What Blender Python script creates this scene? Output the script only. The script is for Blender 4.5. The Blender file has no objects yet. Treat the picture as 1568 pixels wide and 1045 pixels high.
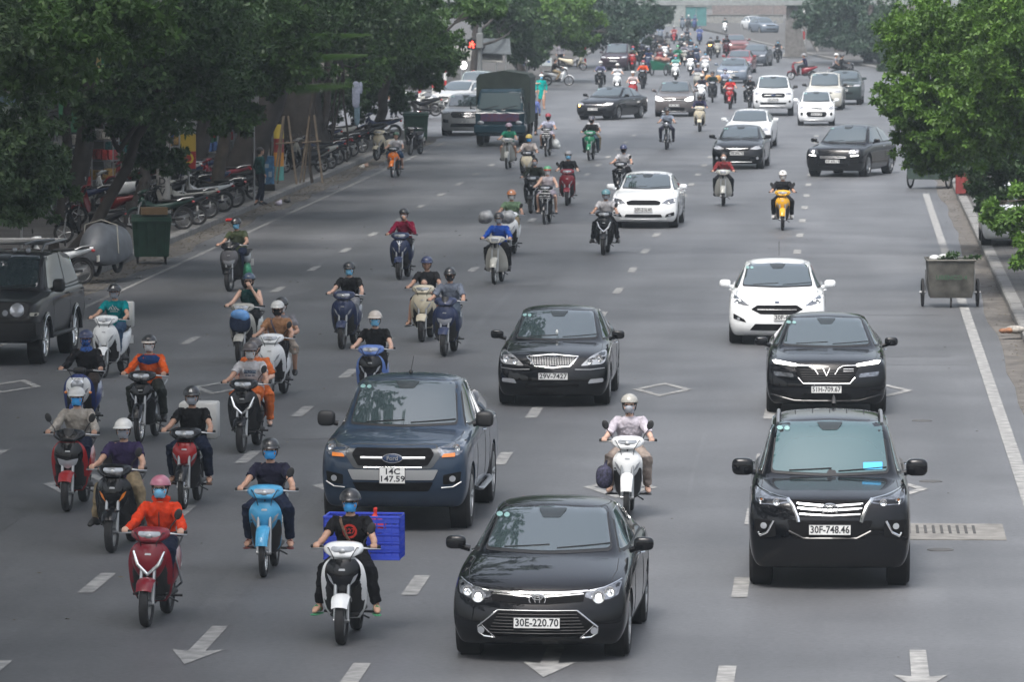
import bpy, bmesh, math, random
import numpy as np
from mathutils import Vector, Matrix
from mathutils.bvhtree import BVHTree
R = math.radians
scene = bpy.context.scene
C = scene.collection
# ---------------------------------------------------------------- camera
FPX, HCAM = 8500.0, 7.1            # focal length in px of the 1568 px wide photograph, height of the footbridge camera
YH, XV = -64.0, 1296.0             # horizon row, column of the road's vanishing point
PITCH = math.atan((522.5 - YH) / FPX)
YAW = math.atan((XV - 784.0) * math.cos(PITCH) / FPX)
cam_d = bpy.data.cameras.new('camera'); cam = bpy.data.objects.new('camera', cam_d); C.objects.link(cam)
cam.location = (0, 0, HCAM); cam.rotation_euler = (math.pi / 2 - PITCH, 0, YAW)
cam_d.sensor_width = 36; cam_d.lens = 36 * FPX / 1568; cam_d.clip_start = 1; cam_d.clip_end = 6000
cam_d.dof.use_dof = True; cam_d.dof.focus_distance = 68; cam_d.dof.aperture_fstop = 9
scene.camera = cam
# ---------------------------------------------------------------- world and sun (overcast day)
SUN_EL, SUN_AZ = R(62), R(200)
w = bpy.data.worlds.new('World'); scene.world = w; w.use_nodes = True
nt = w.node_tree; bg = nt.nodes['Background']
sky = nt.nodes.new('ShaderNodeTexSky'); sky.sky_type = 'NISHITA'; sky.sun_disc = False
sky.sun_elevation = SUN_EL; sky.sun_rotation = SUN_AZ; sky.air_density = 1.2; sky.dust_density = 5.0; sky.ozone_density = 1.0
hs = nt.nodes.new('ShaderNodeHueSaturation'); hs.inputs['Saturation'].default_value = 0.47
nt.links.new(sky.outputs[0], hs.inputs['Color'])
# an overcast sky is brighter overhead than at the horizon
_tc = nt.nodes.new('ShaderNodeTexCoord'); _sx = nt.nodes.new('ShaderNodeSeparateXYZ'); _mr = nt.nodes.new('ShaderNodeMapRange'); _sc = nt.nodes.new('ShaderNodeVectorMath'); _sc.operation = 'SCALE'
_mr.inputs[1].default_value = 0; _mr.inputs[2].default_value = 1; _mr.inputs[3].default_value = .80; _mr.inputs[4].default_value = 1.45
nt.links.new(_tc.outputs['Generated'], _sx.inputs[0]); nt.links.new(_sx.outputs['Z'], _mr.inputs[0]); nt.links.new(_mr.outputs[0], _sc.inputs['Scale']); nt.links.new(hs.outputs[0], _sc.inputs[0]); nt.links.new(_sc.outputs[0], bg.inputs['Color'])
bg.inputs['Strength'].default_value = 0.13
sun_d = bpy.data.lights.new('sun', 'SUN'); sun = bpy.data.objects.new('sun', sun_d); C.objects.link(sun)
sun_d.energy = 1.35; sun_d.angle = R(22); sun_d.color = (1.0, 0.97, 0.93)
sun.rotation_euler = (math.pi / 2 - SUN_EL, 0, math.pi - SUN_AZ)
sun.location = (0, 0, 60)
vs = scene.view_settings; vs.view_transform = 'Standard'; vs.look = 'None'; vs.gamma = 1; vs.exposure = 0.86
scene.cycles.max_bounces = 6; scene.cycles.diffuse_bounces = 3; scene.cycles.glossy_bounces = 3
scene.cycles.transmission_bounces = 2; scene.cycles.volume_bounces = 0; scene.cycles.use_denoising = True
scene.cycles.sample_clamp_indirect = 4; scene.cycles.caustics_reflective = False

# ---------------------------------------------------------------- pixel of the photograph -> place on the ground
_cp, _sp, _cy, _sy = math.cos(PITCH), math.sin(PITCH), math.cos(YAW), math.sin(YAW)
def at(px, py, z=0.0):
    u, v = px - 784.0, 522.5 - py
    # camera axes in the world: right, up, forward
    fx, fy, fz = -_sy * _cp, _cy * _cp, -_sp
    ux, uy, uz = -_sy * _sp, _cy * _sp, _cp
    dx, dy, dz = u * _cy + v * ux + FPX * fx, u * _sy + v * uy + FPX * fy, v * uz + FPX * fz
    t = (z - HCAM) / dz
    return Vector((t * dx, t * dy, z))
def lanes(X, y):                   # column of a line parallel to the road, for checks
    return XV + X * .1404 * (y - YH)

# ---------------------------------------------------------------- materials
_mats = {}
def mat(name, col=(.5, .5, .5), rough=.6, metal=0., coat=0., spec=.5, ior=None, emit=None, es=1., noise=None, bump=None, nscale=4., coat_r=.03, alt=None, alpha=1.):
    if name in _mats: return _mats[name]
    m = bpy.data.materials.new(name); m.use_nodes = True; t = m.node_tree; p = t.nodes['Principled BSDF']
    p.inputs['Base Color'].default_value = (*col, 1); p.inputs['Roughness'].default_value = rough
    p.inputs['Metallic'].default_value = metal; p.inputs['Specular IOR Level'].default_value = spec
    p.inputs['Coat Weight'].default_value = coat; p.inputs['Coat Roughness'].default_value = coat_r
    if ior: p.inputs['IOR'].default_value = ior
    if emit: p.inputs['Emission Color'].default_value = (*emit, 1); p.inputs['Emission Strength'].default_value = es
    if noise or bump:
        tc = t.nodes.new('ShaderNodeTexCoord'); n = t.nodes.new('ShaderNodeTexNoise')
        n.inputs['Scale'].default_value = nscale; n.inputs['Detail'].default_value = 6; t.links.new(tc.outputs['Object'], n.inputs['Vector'])
        if noise:
            mx = t.nodes.new('ShaderNodeMix'); mx.data_type = 'RGBA'
            mr = t.nodes.new('ShaderNodeMapRange'); mr.inputs[1].default_value = .3; mr.inputs[2].default_value = .7
            t.links.new(n.outputs['Fac'], mr.inputs[0]); t.links.new(mr.outputs[0], mx.inputs[0])
            a2 = alt or tuple(c * (1 + noise) for c in col)
            mx.inputs[6].default_value = (*[c * (1 - noise) for c in col], 1) if not alt else (*col, 1)
            mx.inputs[7].default_value = (*a2, 1)
            t.links.new(mx.outputs[2], p.inputs['Base Color'])
        if bump:
            b = t.nodes.new('ShaderNodeBump'); b.inputs['Strength'].default_value = bump; b.inputs['Distance'].default_value = .02
            t.links.new(n.outputs['Fac'], b.inputs['Height']); t.links.new(b.outputs[0], p.inputs['Normal'])
    _mats[name] = m
    return m
def paint(name, col, rough=.35, coat=.8):
    """vehicle lacquer with a little road dust low down and in patches"""
    if 'paint_' + name in _mats: return _mats['paint_' + name]
    m = mat('paint_' + name, col, rough, 0, coat, .06, noise=.12, nscale=3.)
    m.node_tree.nodes['Principled BSDF'].inputs['Coat IOR'].default_value = 1.45
    return m
def cloth(name, col):
    return mat('cloth_' + name, col, .92, spec=.15, noise=.22, nscale=11., bump=1.)
BLACK = mat('black_plastic', (.012, .012, .013), .5, noise=.2)
DARK = mat('dark_underside', (.008, .008, .009), .85)
RUBBER = mat('rubber', (.018, .018, .019), .85, noise=.25, nscale=12)
STEEL = mat('steel', (.42, .43, .44), .32, .9, noise=.1)
CHROME = mat('chrome', (.80, .81, .82), .12, 1.)
ALU = mat('alloy', (.38, .39, .40), .35, .8)
PLATE = mat('plate_white', (.72, .73, .72), .5)
INK = mat('plate_ink', (.02, .02, .025), .6)
LENS = mat('lamp_lens', (.40, .42, .45), .08, .35, 1., ior=1.5)
LAMPIN = mat('lamp_inside', (.20, .21, .23), .15, .8, 1., noise=.5, nscale=22)
LAMPON = mat('lamp_lit', (1, 1, 1), .3, emit=(1, .97, .90), es=22)
DRL = mat('running_light_lit', (1, 1, 1), .3, emit=(1, 1, .93), es=4)
AMBER = mat('amber_lens', (.75, .22, .03), .15, 0, 1.)
AMBERON = mat('amber_lit', (1, .6, .1), .3, emit=(1, .55, .12), es=5)
REDL = mat('red_lens', (.45, .02, .02), .15, 0, 1.)
SKIN = mat('skin', (.46, .27, .19), .55, noise=.07)
SKIN2 = mat('skin_light', (.58, .37, .28), .55, noise=.07)
HAIR = mat('hair_black', (.012, .010, .009), .55)
GLASSM = {}
def glass(name='windscreen', col=(.04, .058, .064), ior=2.0):
    return mat('glass_' + name, col, .04, 0, .9, ior=ior, coat_r=.02)

# ---------------------------------------------------------------- geometry helpers: every helper returns (verts, faces)
def join(*gs):
    V, F = [], []
    for g in gs:
        if not g: continue
        o = len(V); V += [tuple(v) for v in g[0]]; F += [tuple(i + o for i in f) for f in g[1]]
    return V, F
def xf(g, m):
    return [tuple(m @ Vector(v)) for v in g[0]], g[1]
def move(g, d): return [(v[0] + d[0], v[1] + d[1], v[2] + d[2]) for v in g[0]], g[1]
def mirx(g): return [(-v[0], v[1], v[2]) for v in g[0]], [tuple(reversed(f)) for f in g[1]]
def both(g): return join(g, mirx(g))
def loft(rings, closed=True, cap=True):
    V = [tuple(p) for r in rings for p in r]; n = len(rings[0]); F = []
    for k in range(len(rings) - 1):
        for i in range(n if closed else n - 1):
            j = (i + 1) % n
            F.append((k * n + i, k * n + j, (k + 1) * n + j, (k + 1) * n + i))
    if cap and closed:
        F.append(tuple(reversed(range(n)))); F.append(tuple((len(rings) - 1) * n + i for i in range(n)))
    return V, F
def tube(pts, rad, n=8, cap=True, flat=1., round_end=False):
    pts = [Vector(p) for p in pts]
    if not hasattr(rad, '__len__'): rad = [rad] * len(pts)
    rad = list(rad)
    if round_end:
        a = (pts[0] - pts[1]).normalized(); b = (pts[-1] - pts[-2]).normalized()
        pts = [pts[0] + a * rad[0] * .85, pts[0] + a * rad[0] * .5] + pts + [pts[-1] + b * rad[-1] * .5, pts[-1] + b * rad[-1] * .85]
        rad = [rad[0] * .45, rad[0] * .85] + rad + [rad[-1] * .85, rad[-1] * .45]
    rings = []; prev = None
    for k, p in enumerate(pts):
        d = (pts[min(k + 1, len(pts) - 1)] - pts[max(k - 1, 0)]).normalized()
        if prev is None:
            a = Vector((1, 0, 0)) if abs(d.x) < .8 else Vector((0, 1, 0))
            prev = (a - d * a.dot(d)).normalized()
        else:
            prev = (prev - d * prev.dot(d))
            prev = prev.normalized() if prev.length > 1e-6 else Vector((1, 0, 0))
        q = d.cross(prev)
        rings.append([p + (prev * math.cos(2 * math.pi * i / n) + q * math.sin(2 * math.pi * i / n) * flat) * rad[k] for i in range(n)])
    return loft(rings, True, cap)
def cbox(c, s, b=.01):
    """box with chamfered edges, centre c, size s"""
    x, y, z = s[0] / 2, s[1] / 2, s[2] / 2; b = min(b, x * .6, y * .6, z * .6)
    def ring(h, dx):
        X, Y = x - dx, y - dx
        return [(c[0] + p, c[1] + q, c[2] + h) for p, q in ((X - b, -Y), (X, -Y + b), (X, Y - b), (X - b, Y), (-X + b, Y), (-X, Y - b), (-X, -Y + b), (-X + b, -Y))]
    return loft([ring(-z, b), ring(-z + b, 0), ring(z - b, 0), ring(z, b)])
def ell(c, r, nu=14, nv=8, v0=-90, v1=90):
    rings = []
    for k in range(nv + 1):
        a = R(v0 + (v1 - v0) * k / nv); a = max(-math.pi / 2 + .02, min(math.pi / 2 - .02, a))
        rings.append([(c[0] + r[0] * math.cos(a) * math.cos(2 * math.pi * i / nu), c[1] + r[1] * math.cos(a) * math.sin(2 * math.pi * i / nu), c[2] + r[2] * math.sin(a)) for i in range(nu)])
    return loft(rings)
def sell(c, r, e=.6, nu=20, nv=10):
    """rounded box"""
    f = lambda t: math.copysign(abs(t) ** e, t); rings = []
    for k in range(nv + 1):
        a = R(-88 + 176 * k / nv); rings.append([(c[0] + r[0] * f(math.cos(a)) * f(math.cos(2 * math.pi * i / nu)), c[1] + r[1] * f(math.cos(a)) * f(math.sin(2 * math.pi * i / nu)), c[2] + r[2] * f(math.sin(a))) for i in range(nu)])
    return loft(rings)
def lathe(prof, c=(0, 0, 0), axis='x', n=28):
    """profile of (radius, along) turned round an axis"""
    rings = []
    for r, h in prof:
        ring = []
        for i in range(n):
            a = 2 * math.pi * i / n; p, q = r * math.cos(a), r * math.sin(a)
            v = (h, p, q) if axis == 'x' else ((p, h, q) if axis == 'y' else (p, q, h))
            ring.append((v[0] + c[0], v[1] + c[1], v[2] + c[2]))
        rings.append(ring)
    return loft(rings, True, False)
def prism(outline, y0, y1, plane='xz'):
    f = {'xz': lambda p, d: (p[0], d, p[1]), 'xy': lambda p, d: (p[0], p[1], d), 'yz': lambda p, d: (d, p[0], p[1])}[plane]
    return loft([[f(p, y0) for p in outline], [f(p, y1) for p in outline]])
def rpoly(pts, r=.03, n=4):
    """polygon with rounded corners"""
    out = []; m = len(pts)
    for i in range(m):
        p, a, b = Vector(pts[i]), Vector(pts[i - 1]), Vector(pts[(i + 1) % m])
        da, db = a - p, b - p; ra = min(r, da.length * .45); rb = min(r, db.length * .45)
        A, B = p + da.normalized() * ra, p + db.normalized() * rb
        for k in range(n + 1):
            t = k / n; q = A * (1 - t) ** 2 + p * 2 * t * (1 - t) + B * t * t
            out.append((q.x, q.y))
    return out
def circ(cx, cy, rx, ry=None, n=18):
    ry = ry or rx
    return [(cx + rx * math.cos(2 * math.pi * i / n), cy + ry * math.sin(2 * math.pi * i / n)) for i in range(n)]
def me(name, g, smooth=35):
    m = bpy.data.meshes.new(name); m.from_pydata([tuple(v) for v in g[0]], [], [tuple(f) for f in g[1]]); m.validate()
    bm = bmesh.new(); bm.from_mesh(m); bmesh.ops.recalc_face_normals(bm, faces=bm.faces); bm.to_mesh(m); bm.free()
    shade(m, smooth); return m
def shade(m, smooth=35):
    if smooth:
        m.shade_smooth()
        if smooth < 180: m.set_sharp_from_angle(angle=R(smooth))
_cache = {}
def part(name, g, m, parent=None, key=None, smooth=35, loc=None):
    """one mesh object; g is geometry, a mesh, or a function giving either; key shares the mesh data between copies"""
    d = _cache.get(key) if key else None
    if d is None:
        if callable(g): g = g()
        d = g if isinstance(g, bpy.types.Mesh) else me(name, g, smooth)
        if not d.materials: d.materials.append(None)
        if key: _cache[key] = d
    o = bpy.data.objects.new(name, d); C.objects.link(o)
    o.material_slots[0].link = 'OBJECT'; o.material_slots[0].material = m
    if parent: o.parent = parent
    if loc: o.location = loc
    return o
def thing(name, label, cat, loc=(0, 0, 0), rz=0., group=None, scale=1.):
    o = bpy.data.objects.new(name, None); C.objects.link(o); o.empty_display_size = .2
    o.location = loc; o.rotation_euler = (0, 0, rz); o.scale = (scale,) * 3
    return tag(o, label, cat, group)
def tag(o, label=None, cat=None, group=None, kind=None):
    if label: o['label'] = label
    if cat: o['category'] = cat
    if group: o['group'] = group
    if kind: o['kind'] = kind
    return o
_dg = bpy.context.evaluated_depsgraph_get
def evalmesh(mesh, mods):
    """mesh with modifiers applied"""
    o = bpy.data.objects.new('tmp', mesh); C.objects.link(o); kill = [o]
    for kind, kw in mods:
        md = o.modifiers.new('m', kind)
        for k, v in kw.items():
            if k == 'object': kill.append(v)
            setattr(md, k, v)
    dg = _dg(); dg.update()
    r = bpy.data.meshes.new_from_object(o.evaluated_get(dg))
    for k in kill: bpy.data.objects.remove(k, do_unlink=True)
    return r
def text(s, size, depth=.002, x=0, z=0, y=0, align='CENTER'):
    """lettering facing -Y as geometry, centred on (x, z)"""
    key = ('T', s, size)
    if key not in _cache:
        c = bpy.data.curves.new('t', 'FONT'); c.body = s; c.size = size; c.align_x = align; c.align_y = 'CENTER'; c.extrude = depth; c.resolution_u = 2; c.offset = size * .018
        o = bpy.data.objects.new('t', c); C.objects.link(o); dg = _dg(); dg.update()
        m = bpy.data.meshes.new_from_object(o.evaluated_get(dg)); bpy.data.objects.remove(o, do_unlink=True)
        _cache[key] = ([tuple(v.co) for v in m.vertices], [tuple(p.vertices) for p in m.polygons]); bpy.data.meshes.remove(m)
    g = _cache[key]
    return [(v[0] + x, y - v[2], v[1] + z) for v in g[0]], g[1]
class Surf:
    """rays onto a finished shape, to lay lamps, panes, badges and trim on it"""
    def __init__(s, mesh):
        s.t = BVHTree.FromPolygons([v.co.copy() for v in mesh.vertices], [tuple(p.vertices) for p in mesh.polygons])
    def hit(s, u, v, way='front'):
        if way == 'front': o, d = Vector((u, -9, v)), Vector((0, 1, 0))
        elif way == 'back': o, d = Vector((u, 19, v)), Vector((0, -1, 0))
        elif way == 'top': o, d = Vector((u, v, 9)), Vector((0, 0, -1))
        elif way == 'left': o, d = Vector((9, u, v)), Vector((-1, 0, 0))
        else: o, d = Vector((-9, u, v)), Vector((1, 0, 0))
        h = s.t.ray_cast(o, d)
        if h[0] is None:
            h = s.t.find_nearest(o + d * 8.5)
        return h[0], h[1], d
    def patch(s, outline, way='front', off=.004, step=.07, rim=.012, dome=0., thick=None):
        """a thin plate with this outline (seen from `way`), curved like the surface under it"""
        bm = bmesh.new(); vs_ = [bm.verts.new((p[0], p[1], 0)) for p in outline]; bm.faces.new(vs_)
        xs = [p[0] for p in outline]; ys = [p[1] for p in outline]
        for a0, lo, hi in ((0, min(xs), max(xs)), (1, min(ys), max(ys))):
            k = max(1, int((hi - lo) / step)); st = (hi - lo) / (k + 1)
            for i in range(1, k + 1):
                co = [0, 0, 0]; no = [0, 0, 0]; co[a0] = lo + st * i; no[a0] = 1
                bmesh.ops.bisect_plane(bm, geom=bm.verts[:] + bm.edges[:] + bm.faces[:], plane_co=co, plane_no=no)
        bm.verts.ensure_lookup_table()
        cx, cy = (min(xs) + max(xs)) / 2, (min(ys) + max(ys)) / 2
        bnd = {v.index for e in bm.edges if len(e.link_faces) < 2 for v in e.verts}
        bm.verts.index_update(); bnd = {v.index for e in bm.edges if len(e.link_faces) < 2 for v in e.verts}
        V = []
        for v in bm.verts:
            h, n, d = s.hit(v.co.x, v.co.y, way)
            if n.dot(d) > 0: n = -n
            k = 0
            if dome and v.index not in bnd:
                k = dome * max(0, 1 - ((v.co.x - cx) / (max(xs) - cx)) ** 2) * max(0, 1 - ((v.co.y - cy) / (max(ys) - cy)) ** 2)
            V.append((h + n * off - d * k, d))
        F = [tuple(v.index for v in f.verts) for f in bm.faces]
        E = [tuple(v.index for v in e.verts) for e in bm.edges if len(e.link_faces) < 2]
        bm.free()
        verts = [tuple(p) for p, d in V]; m = {}
        for i in sorted(bnd):
            m[i] = len(verts); verts.append(tuple(V[i][0] + V[i][1] * (rim if thick is None else thick)))
        for a, b in E: F.append((a, b, m[b], m[a]))
        return verts, F
    def lay(s, g, way='front', off=.004):
        """drop flat geometry in the x-z plane onto the surface"""
        ys = [v[1] for v in g[0]]; y0 = max(ys); V = []
        for v in g[0]:
            h, n, d = s.hit(v[0], v[2], way); V.append(tuple(h - d * (off + (y0 - v[1]))))
        return V, g[1]
    def line(s, pts, r=.006, way='front', off=.002, n=6, sub=4):
        P = []
        for i in range(len(pts) - 1):
            for k in range(sub):
                t = k / sub; P.append((pts[i][0] * (1 - t) + pts[i + 1][0] * t, pts[i][1] * (1 - t) + pts[i + 1][1] * t))
        P.append(pts[-1]); Q = []
        for p in P:
            h, nn, d = s.hit(p[0], p[1], way); Q.append(h - d * off)
        return tube(Q, r, n)

# ================================================================= CARS (local frame: nose towards -Y, origin on the road under the front axle)
def car_shape(q):
    W2, gc, fo, wb, L = q['W'] / 2, q['gc'], q['fo'], q['wb'], q['L']
    zn, zc, zb, zr, zd = q['zn'], q['zc'], q['zb'], q['H'], q['zd']
    yc, yw, yr, yb = q['yc'], q['yw'], q['yr'], q['yb']; ye = L - fo; wr = q['wr']
    nose, bow, rb = q['nose'], q['bow'], q['rbow']
    def side(hw, zs, y, prof=(0, 0, 0, 0, 0)):
        zm = gc + (zs - gc) * .5
        e = [(.90 * hw, gc), (.975 * hw, gc + .13), (1. * hw, zm), (.99 * hw, zs - .10), (.955 * hw, zs)]
        return [(0, gc), (.30 * hw, gc), (.58 * hw, gc), (.80 * hw, gc)] + e
    def hoodtop(hw, zs, k=1.):
        return [(.87 * hw, zs + .03 * k), (.76 * hw, zs + .05 * k), (.40 * hw, zs + .072 * k), (0, zs + .08 * k)]
    S = []      # stations: (y, half points, top dy list for idx 9..12)
    n0 = W2 * .955
    h0 = zn - .075
    S.append([-fo + .0, side(n0, h0, 0) + hoodtop(n0, h0), None, 'nose'])
    S.append([-fo + .38, side(W2 * .99, h0 + (zc - zn) * .36, 0) + hoodtop(W2 * .99, h0 + (zc - zn) * .36), None, ''])
    ym = (-fo + .38 + yc) / 2
    S.append([ym, side(W2, h0 + (zc - zn) * .74, 0) + hoodtop(W2, h0 + (zc - zn) * .74), None, ''])
    zs = zc - .08
    S.append([yc, side(W2, zs, 0) + hoodtop(W2, zs), (.10, .05, -.07, -.12), 'cowl'])
    def roof(y, z, k=1.):
        return side(W2, zb, 0) + [(.895 * W2, zb + .035), (wr * k, z - q['rail']), (wr * .74 * k, z - .022), (0, z)]
    def mix(a, b, t, lift=0.):
        r = [(p[0] * (1 - t) + s[0] * t, p[1] * (1 - t) + s[1] * t) for p, s in zip(a, b)]
        return r[:10] + [(x + lift * .5, z + lift) for x, z in r[10:]]
    base = side(W2, zs, 0) + hoodtop(W2, zs); top = roof(yw, zr - .045)
    m1 = mix(base, top, .5, .018); m1[8] = (.955 * W2, (zs + zb) / 2 + .005); m1[9] = (.895 * W2, zb + .03)
    S.append([(yc + yw) / 2, m1, (.0, .03, -.05, -.09), ''])
    S.append([yw, top, (0, .03, -.03, -.06), 'rooff'])
    S.append([yw * .55 + yr * .45, roof(0, zr, 1.01), None, ''])
    S.append([yr, roof(0, zr - q['rdrop'], .98), (0, 0, .02, .04), 'roofr'])
    dk = side(W2 * .985, zd - .07, 0) + hoodtop(W2 * .985, zd - .07, .9)
    if yb < ye - .12:
        m2 = mix(roof(0, zr - q['rdrop'], .98), dk, .5, .02); m2[9] = (.895 * W2, max(zb, zd - .03)); S.append([(yr + yb) / 2, m2, (0, 0, .04, .06), ''])
        S.append([yb, dk, (0, 0, .05, .08), 'deck'])
        if q.get('bed'):
            S.append([yb + .03, dk, None, '']); S.append([ye - .3, side(W2 * .985, zd - .07, 0) + hoodtop(W2 * .985, zd - .07, .9), None, ''])
        S.append([ye, side(W2 * .94, zd - .11, 0) + hoodtop(W2 * .94, zd - .11, .8), None, 'tail'])
    else:
        m2 = roof(0, zr - q['rdrop'] - .03, .95)
        S.append([yb - .05, mix(m2, dk, .35), None, '']); S.append([ye, side(W2 * .94, zd - .05, 0) + hoodtop(W2 * .93, zd - .05, .8), None, 'tail'])
    V = []; F = []; cr = []
    NP = 13
    def full(half, y, dyl, kind):
        ring = []
        for i, (x, z) in enumerate(half):
            yy = y
            if kind == 'nose':
                t = min(1, max(0, (z - gc) / (h0 + .08 - gc)))
                k = np.interp(t, [0, .25, .55, .85, 1], nose)
                yy = y + k + bow * (x / W2) ** 2.6
            elif kind == 'tail':
                yy = y - rb * (x / W2) ** 2.6 - (.06 if i > 7 else 0)
            if dyl and i >= 9: yy += dyl[i - 9]
            ring.append((x, yy, z))
        return ring + [(-x, yy, z) for x, yy, z in reversed(ring[1:-1])]
    n = 24
    for s in S: V += full(s[1], s[0], s[2], s[3])
    for k in range(len(S) - 1):
        for i in range(n):
            j = (i + 1) % n; F.append((k * n + i, k * n + j, (k + 1) * n + j, (k + 1) * n + i))
    ix = lambda k, i: k * n + (i % n)
    def crease(k0, i0, k1, i1, c): cr.append((ix(k0, i0), ix(k1, i1), c))
    kinds = [s[3] for s in S]; kc, kf, kr = kinds.index('cowl'), kinds.index('rooff'), kinds.index('roofr')
    for k in range(len(S) - 1):
        for sg in (1, -1):
            if kc <= k < len(S) - 1: crease(k, 10 * sg, k + 1, 10 * sg, .95 if k < kr + 1 else .4)
            if k >= kc: crease(k, 9 * sg, k + 1, 9 * sg, .5)
            if k < kc: crease(k, 8 * sg, k + 1, 8 * sg, q.get('shoulder', .3)); crease(k, 10 * sg, k + 1, 10 * sg, q.get('hoodline', .25))
    for i in range(9, 15):
        crease(kc, i, kc, i + 1, .75); crease(kf, i, kf, i + 1, .35); crease(0, i, 0, i + 1, q.get('lip', .35))
        if 'deck' in kinds: crease(kinds.index('deck'), i, kinds.index('deck'), i + 1, .5)
    # closed ends: grid between the underside row and the top row
    for k, rev in ((0, False), (len(S) - 1, True)):
        half = S[k][1]; colx = [0, half[11][0], half[10][0], half[9][0]]; y = S[k][0]
        rows = [[ix(k, c) for c in (0, 1, 2, 3)] + [ix(k, 4)]]
        rowsm = [[ix(k, -c) for c in (0, 1, 2, 3)] + [ix(k, -4)]]
        for e in (5, 6, 7):
            z = half[e][1]; t = min(1, max(0, (z - gc) / (h0 + .08 - gc))); a = []; b = []
            for c in range(4):
                x = colx[c]
                yy = y + np.interp(t, [0, .25, .55, .85, 1], nose) + bow * (x / W2) ** 2.6 if not rev else y - rb * (x / W2) ** 2.6
                a.append(len(V)); V.append((x, yy, z))
                if c: b.append(len(V)); V.append((-x, yy, z))
                else: b.append(a[0])
            rows.append(a + [ix(k, e)]); rowsm.append(b + [ix(k, -e)])
        rows.append([ix(k, 12), ix(k, 11), ix(k, 10), ix(k, 9), ix(k, 8)]); rowsm.append([ix(k, 12), ix(k, 13), ix(k, 14), ix(k, 15), ix(k, 16)])
        for r in range(4):
            for c in range(4):
                F.append((rows[r][c], rows[r][c + 1], rows[r + 1][c + 1], rows[r + 1][c]))
                F.append((rowsm[r][c], rowsm[r + 1][c], rowsm[r + 1][c + 1], rowsm[r][c + 1]))
    m = bpy.data.meshes.new('body'); m.from_pydata([tuple(map(float, v)) for v in V], [], F)
    bm = bmesh.new(); bm.from_mesh(m); bmesh.ops.recalc_face_normals(bm, faces=bm.faces)
    lay = bm.edges.layers.float.new('crease_edge'); bm.verts.ensure_lookup_table()
    for a, b, c in cr:
        e = bm.edges.get((bm.verts[a], bm.verts[b]))
        if e: e[lay] = c
    bm.to_mesh(m); bm.free()
    cut = bpy.data.meshes.new('cut'); r = q['rw'] + .045
    g = []
    for sx in (1, -1):
        for y in (0, wb):
            x0, x1 = W2 - .27, W2 + .2
            g.append(lathe([(.001, x0 * sx), (r, x0 * sx), (r, x1 * sx), (.001, x1 * sx)], (0, y, q['rw'] - .01), 'x', 36))
    cut = me('cut', join(*g), 0)
    co = bpy.data.objects.new('cut', cut); C.objects.link(co)
    sm = evalmesh(m, [('SUBSURF', dict(levels=2, render_levels=2))])
    out = evalmesh(sm, [('BOOLEAN', dict(object=co, operation='DIFFERENCE', solver='EXACT'))])
    shade(out, 40)
    return sm, out
def wheel_parts(root, q, key):
    rw, tw = q['rw'], q['tw']; W2 = q['W'] / 2
    def tyre():
        h = tw / 2; p = [(rw * .66, -h * .8), (rw * .82, -h), (rw * .94, -h * .96), (rw * .99, -h * .78), (rw, -h * .4), (rw * .99, -h * .38), (rw * .99, -h * .3), (rw, -h * .28), (rw, h * .28), (rw * .99, h * .3), (rw * .99, h * .38), (rw, h * .4), (rw * .99, h * .78), (rw * .94, h * .96), (rw * .82, h), (rw * .66, h * .8)]
        return lathe(p, n=40)
    def rim():
        h = tw / 2; r = rw * .67
        g = [lathe([(r, -h * .9), (r * .97, -h * .1), (r * .96, h * .8), (r * 1.01, h * .93), (r * .95, h * .9), (r * .9, h * .45)], n=36),
             lathe([(r * .30, h * .3), (r * .28, h * .72), (r * .2, h * .8), (.001, h * .8)], n=20)]
        ns = q.get('spokes', 5)
        for i in range(ns):
            a = 2 * math.pi * i / ns
            for da in ((-.12, .12) if ns == 5 else (0,)):
                p0 = (h * .7, r * .2 * math.cos(a), r * .2 * math.sin(a)); p1 = (h * .82, r * .93 * math.cos(a + da), r * .93 * math.sin(a + da))
                g.append(tube([p0, p1], [r * .10, r * .075], 6))
        return join(*g)
    def disc(): return lathe([(rw * .55, -.02), (rw * .55, .02), (.02, .02)], n=24)
    for sx in (1, -1):
        for y in (0, q['wb']):
            k = 1 if sx > 0 else -1
            o = part('wheel', tyre, RUBBER, root, key + 'tyre', 40, (sx * (W2 - tw / 2 - .015), y, rw))
            ri = part('rim', (lambda: rim()) if sx > 0 else (lambda: mirx(rim())), q.get('rimmat', ALU), o, key + 'rim%d' % k, 35)
            d = part('brake_disc', disc, DARK, o, key + 'disc', 35)
SED = dict(L=4.83, W=1.80, H=1.46, fo=.93, wb=2.75, gc=.17, zn=.76, zc=.985, zb=.93, zd=1.04, yc=.42, yw=1.32, yr=2.55, yb=3.22, wr=.60, rail=.075, rdrop=.06,
           nose=(.10, .0, .02, .07, .17), bow=.34, rbow=.25, rw=.325, tw=.215)
HAT = dict(SED, L=4.36, H=1.48, fo=.88, wb=2.65, yc=.36, yw=1.34, yr=3.0, yb=3.42, zn=.80, zc=1.0, zd=1.02)
SUV = dict(SED, L=4.8, W=1.85, H=1.83, fo=.95, wb=2.745, gc=.24, zn=1.03, zc=1.19, zb=1.13, zd=1.15, yc=.42, yw=1.15, yr=3.3, yb=3.72, wr=.66, rail=.09, rdrop=.08,
           nose=(.14, .02, .0, .05, .14), bow=.25, rw=.385, tw=.265)
PICK = dict(SED, L=5.36, W=1.86, H=1.82, fo=.92, wb=3.22, gc=.30, zn=1.08, zc=1.21, zb=1.16, zd=1.20, yc=.44, yw=1.20, yr=2.35, yb=2.72, wr=.65, rail=.085, rdrop=.04,
            nose=(.16, .03, .0, .04, .12), bow=.22, rw=.395, tw=.265, bed=True)
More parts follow.
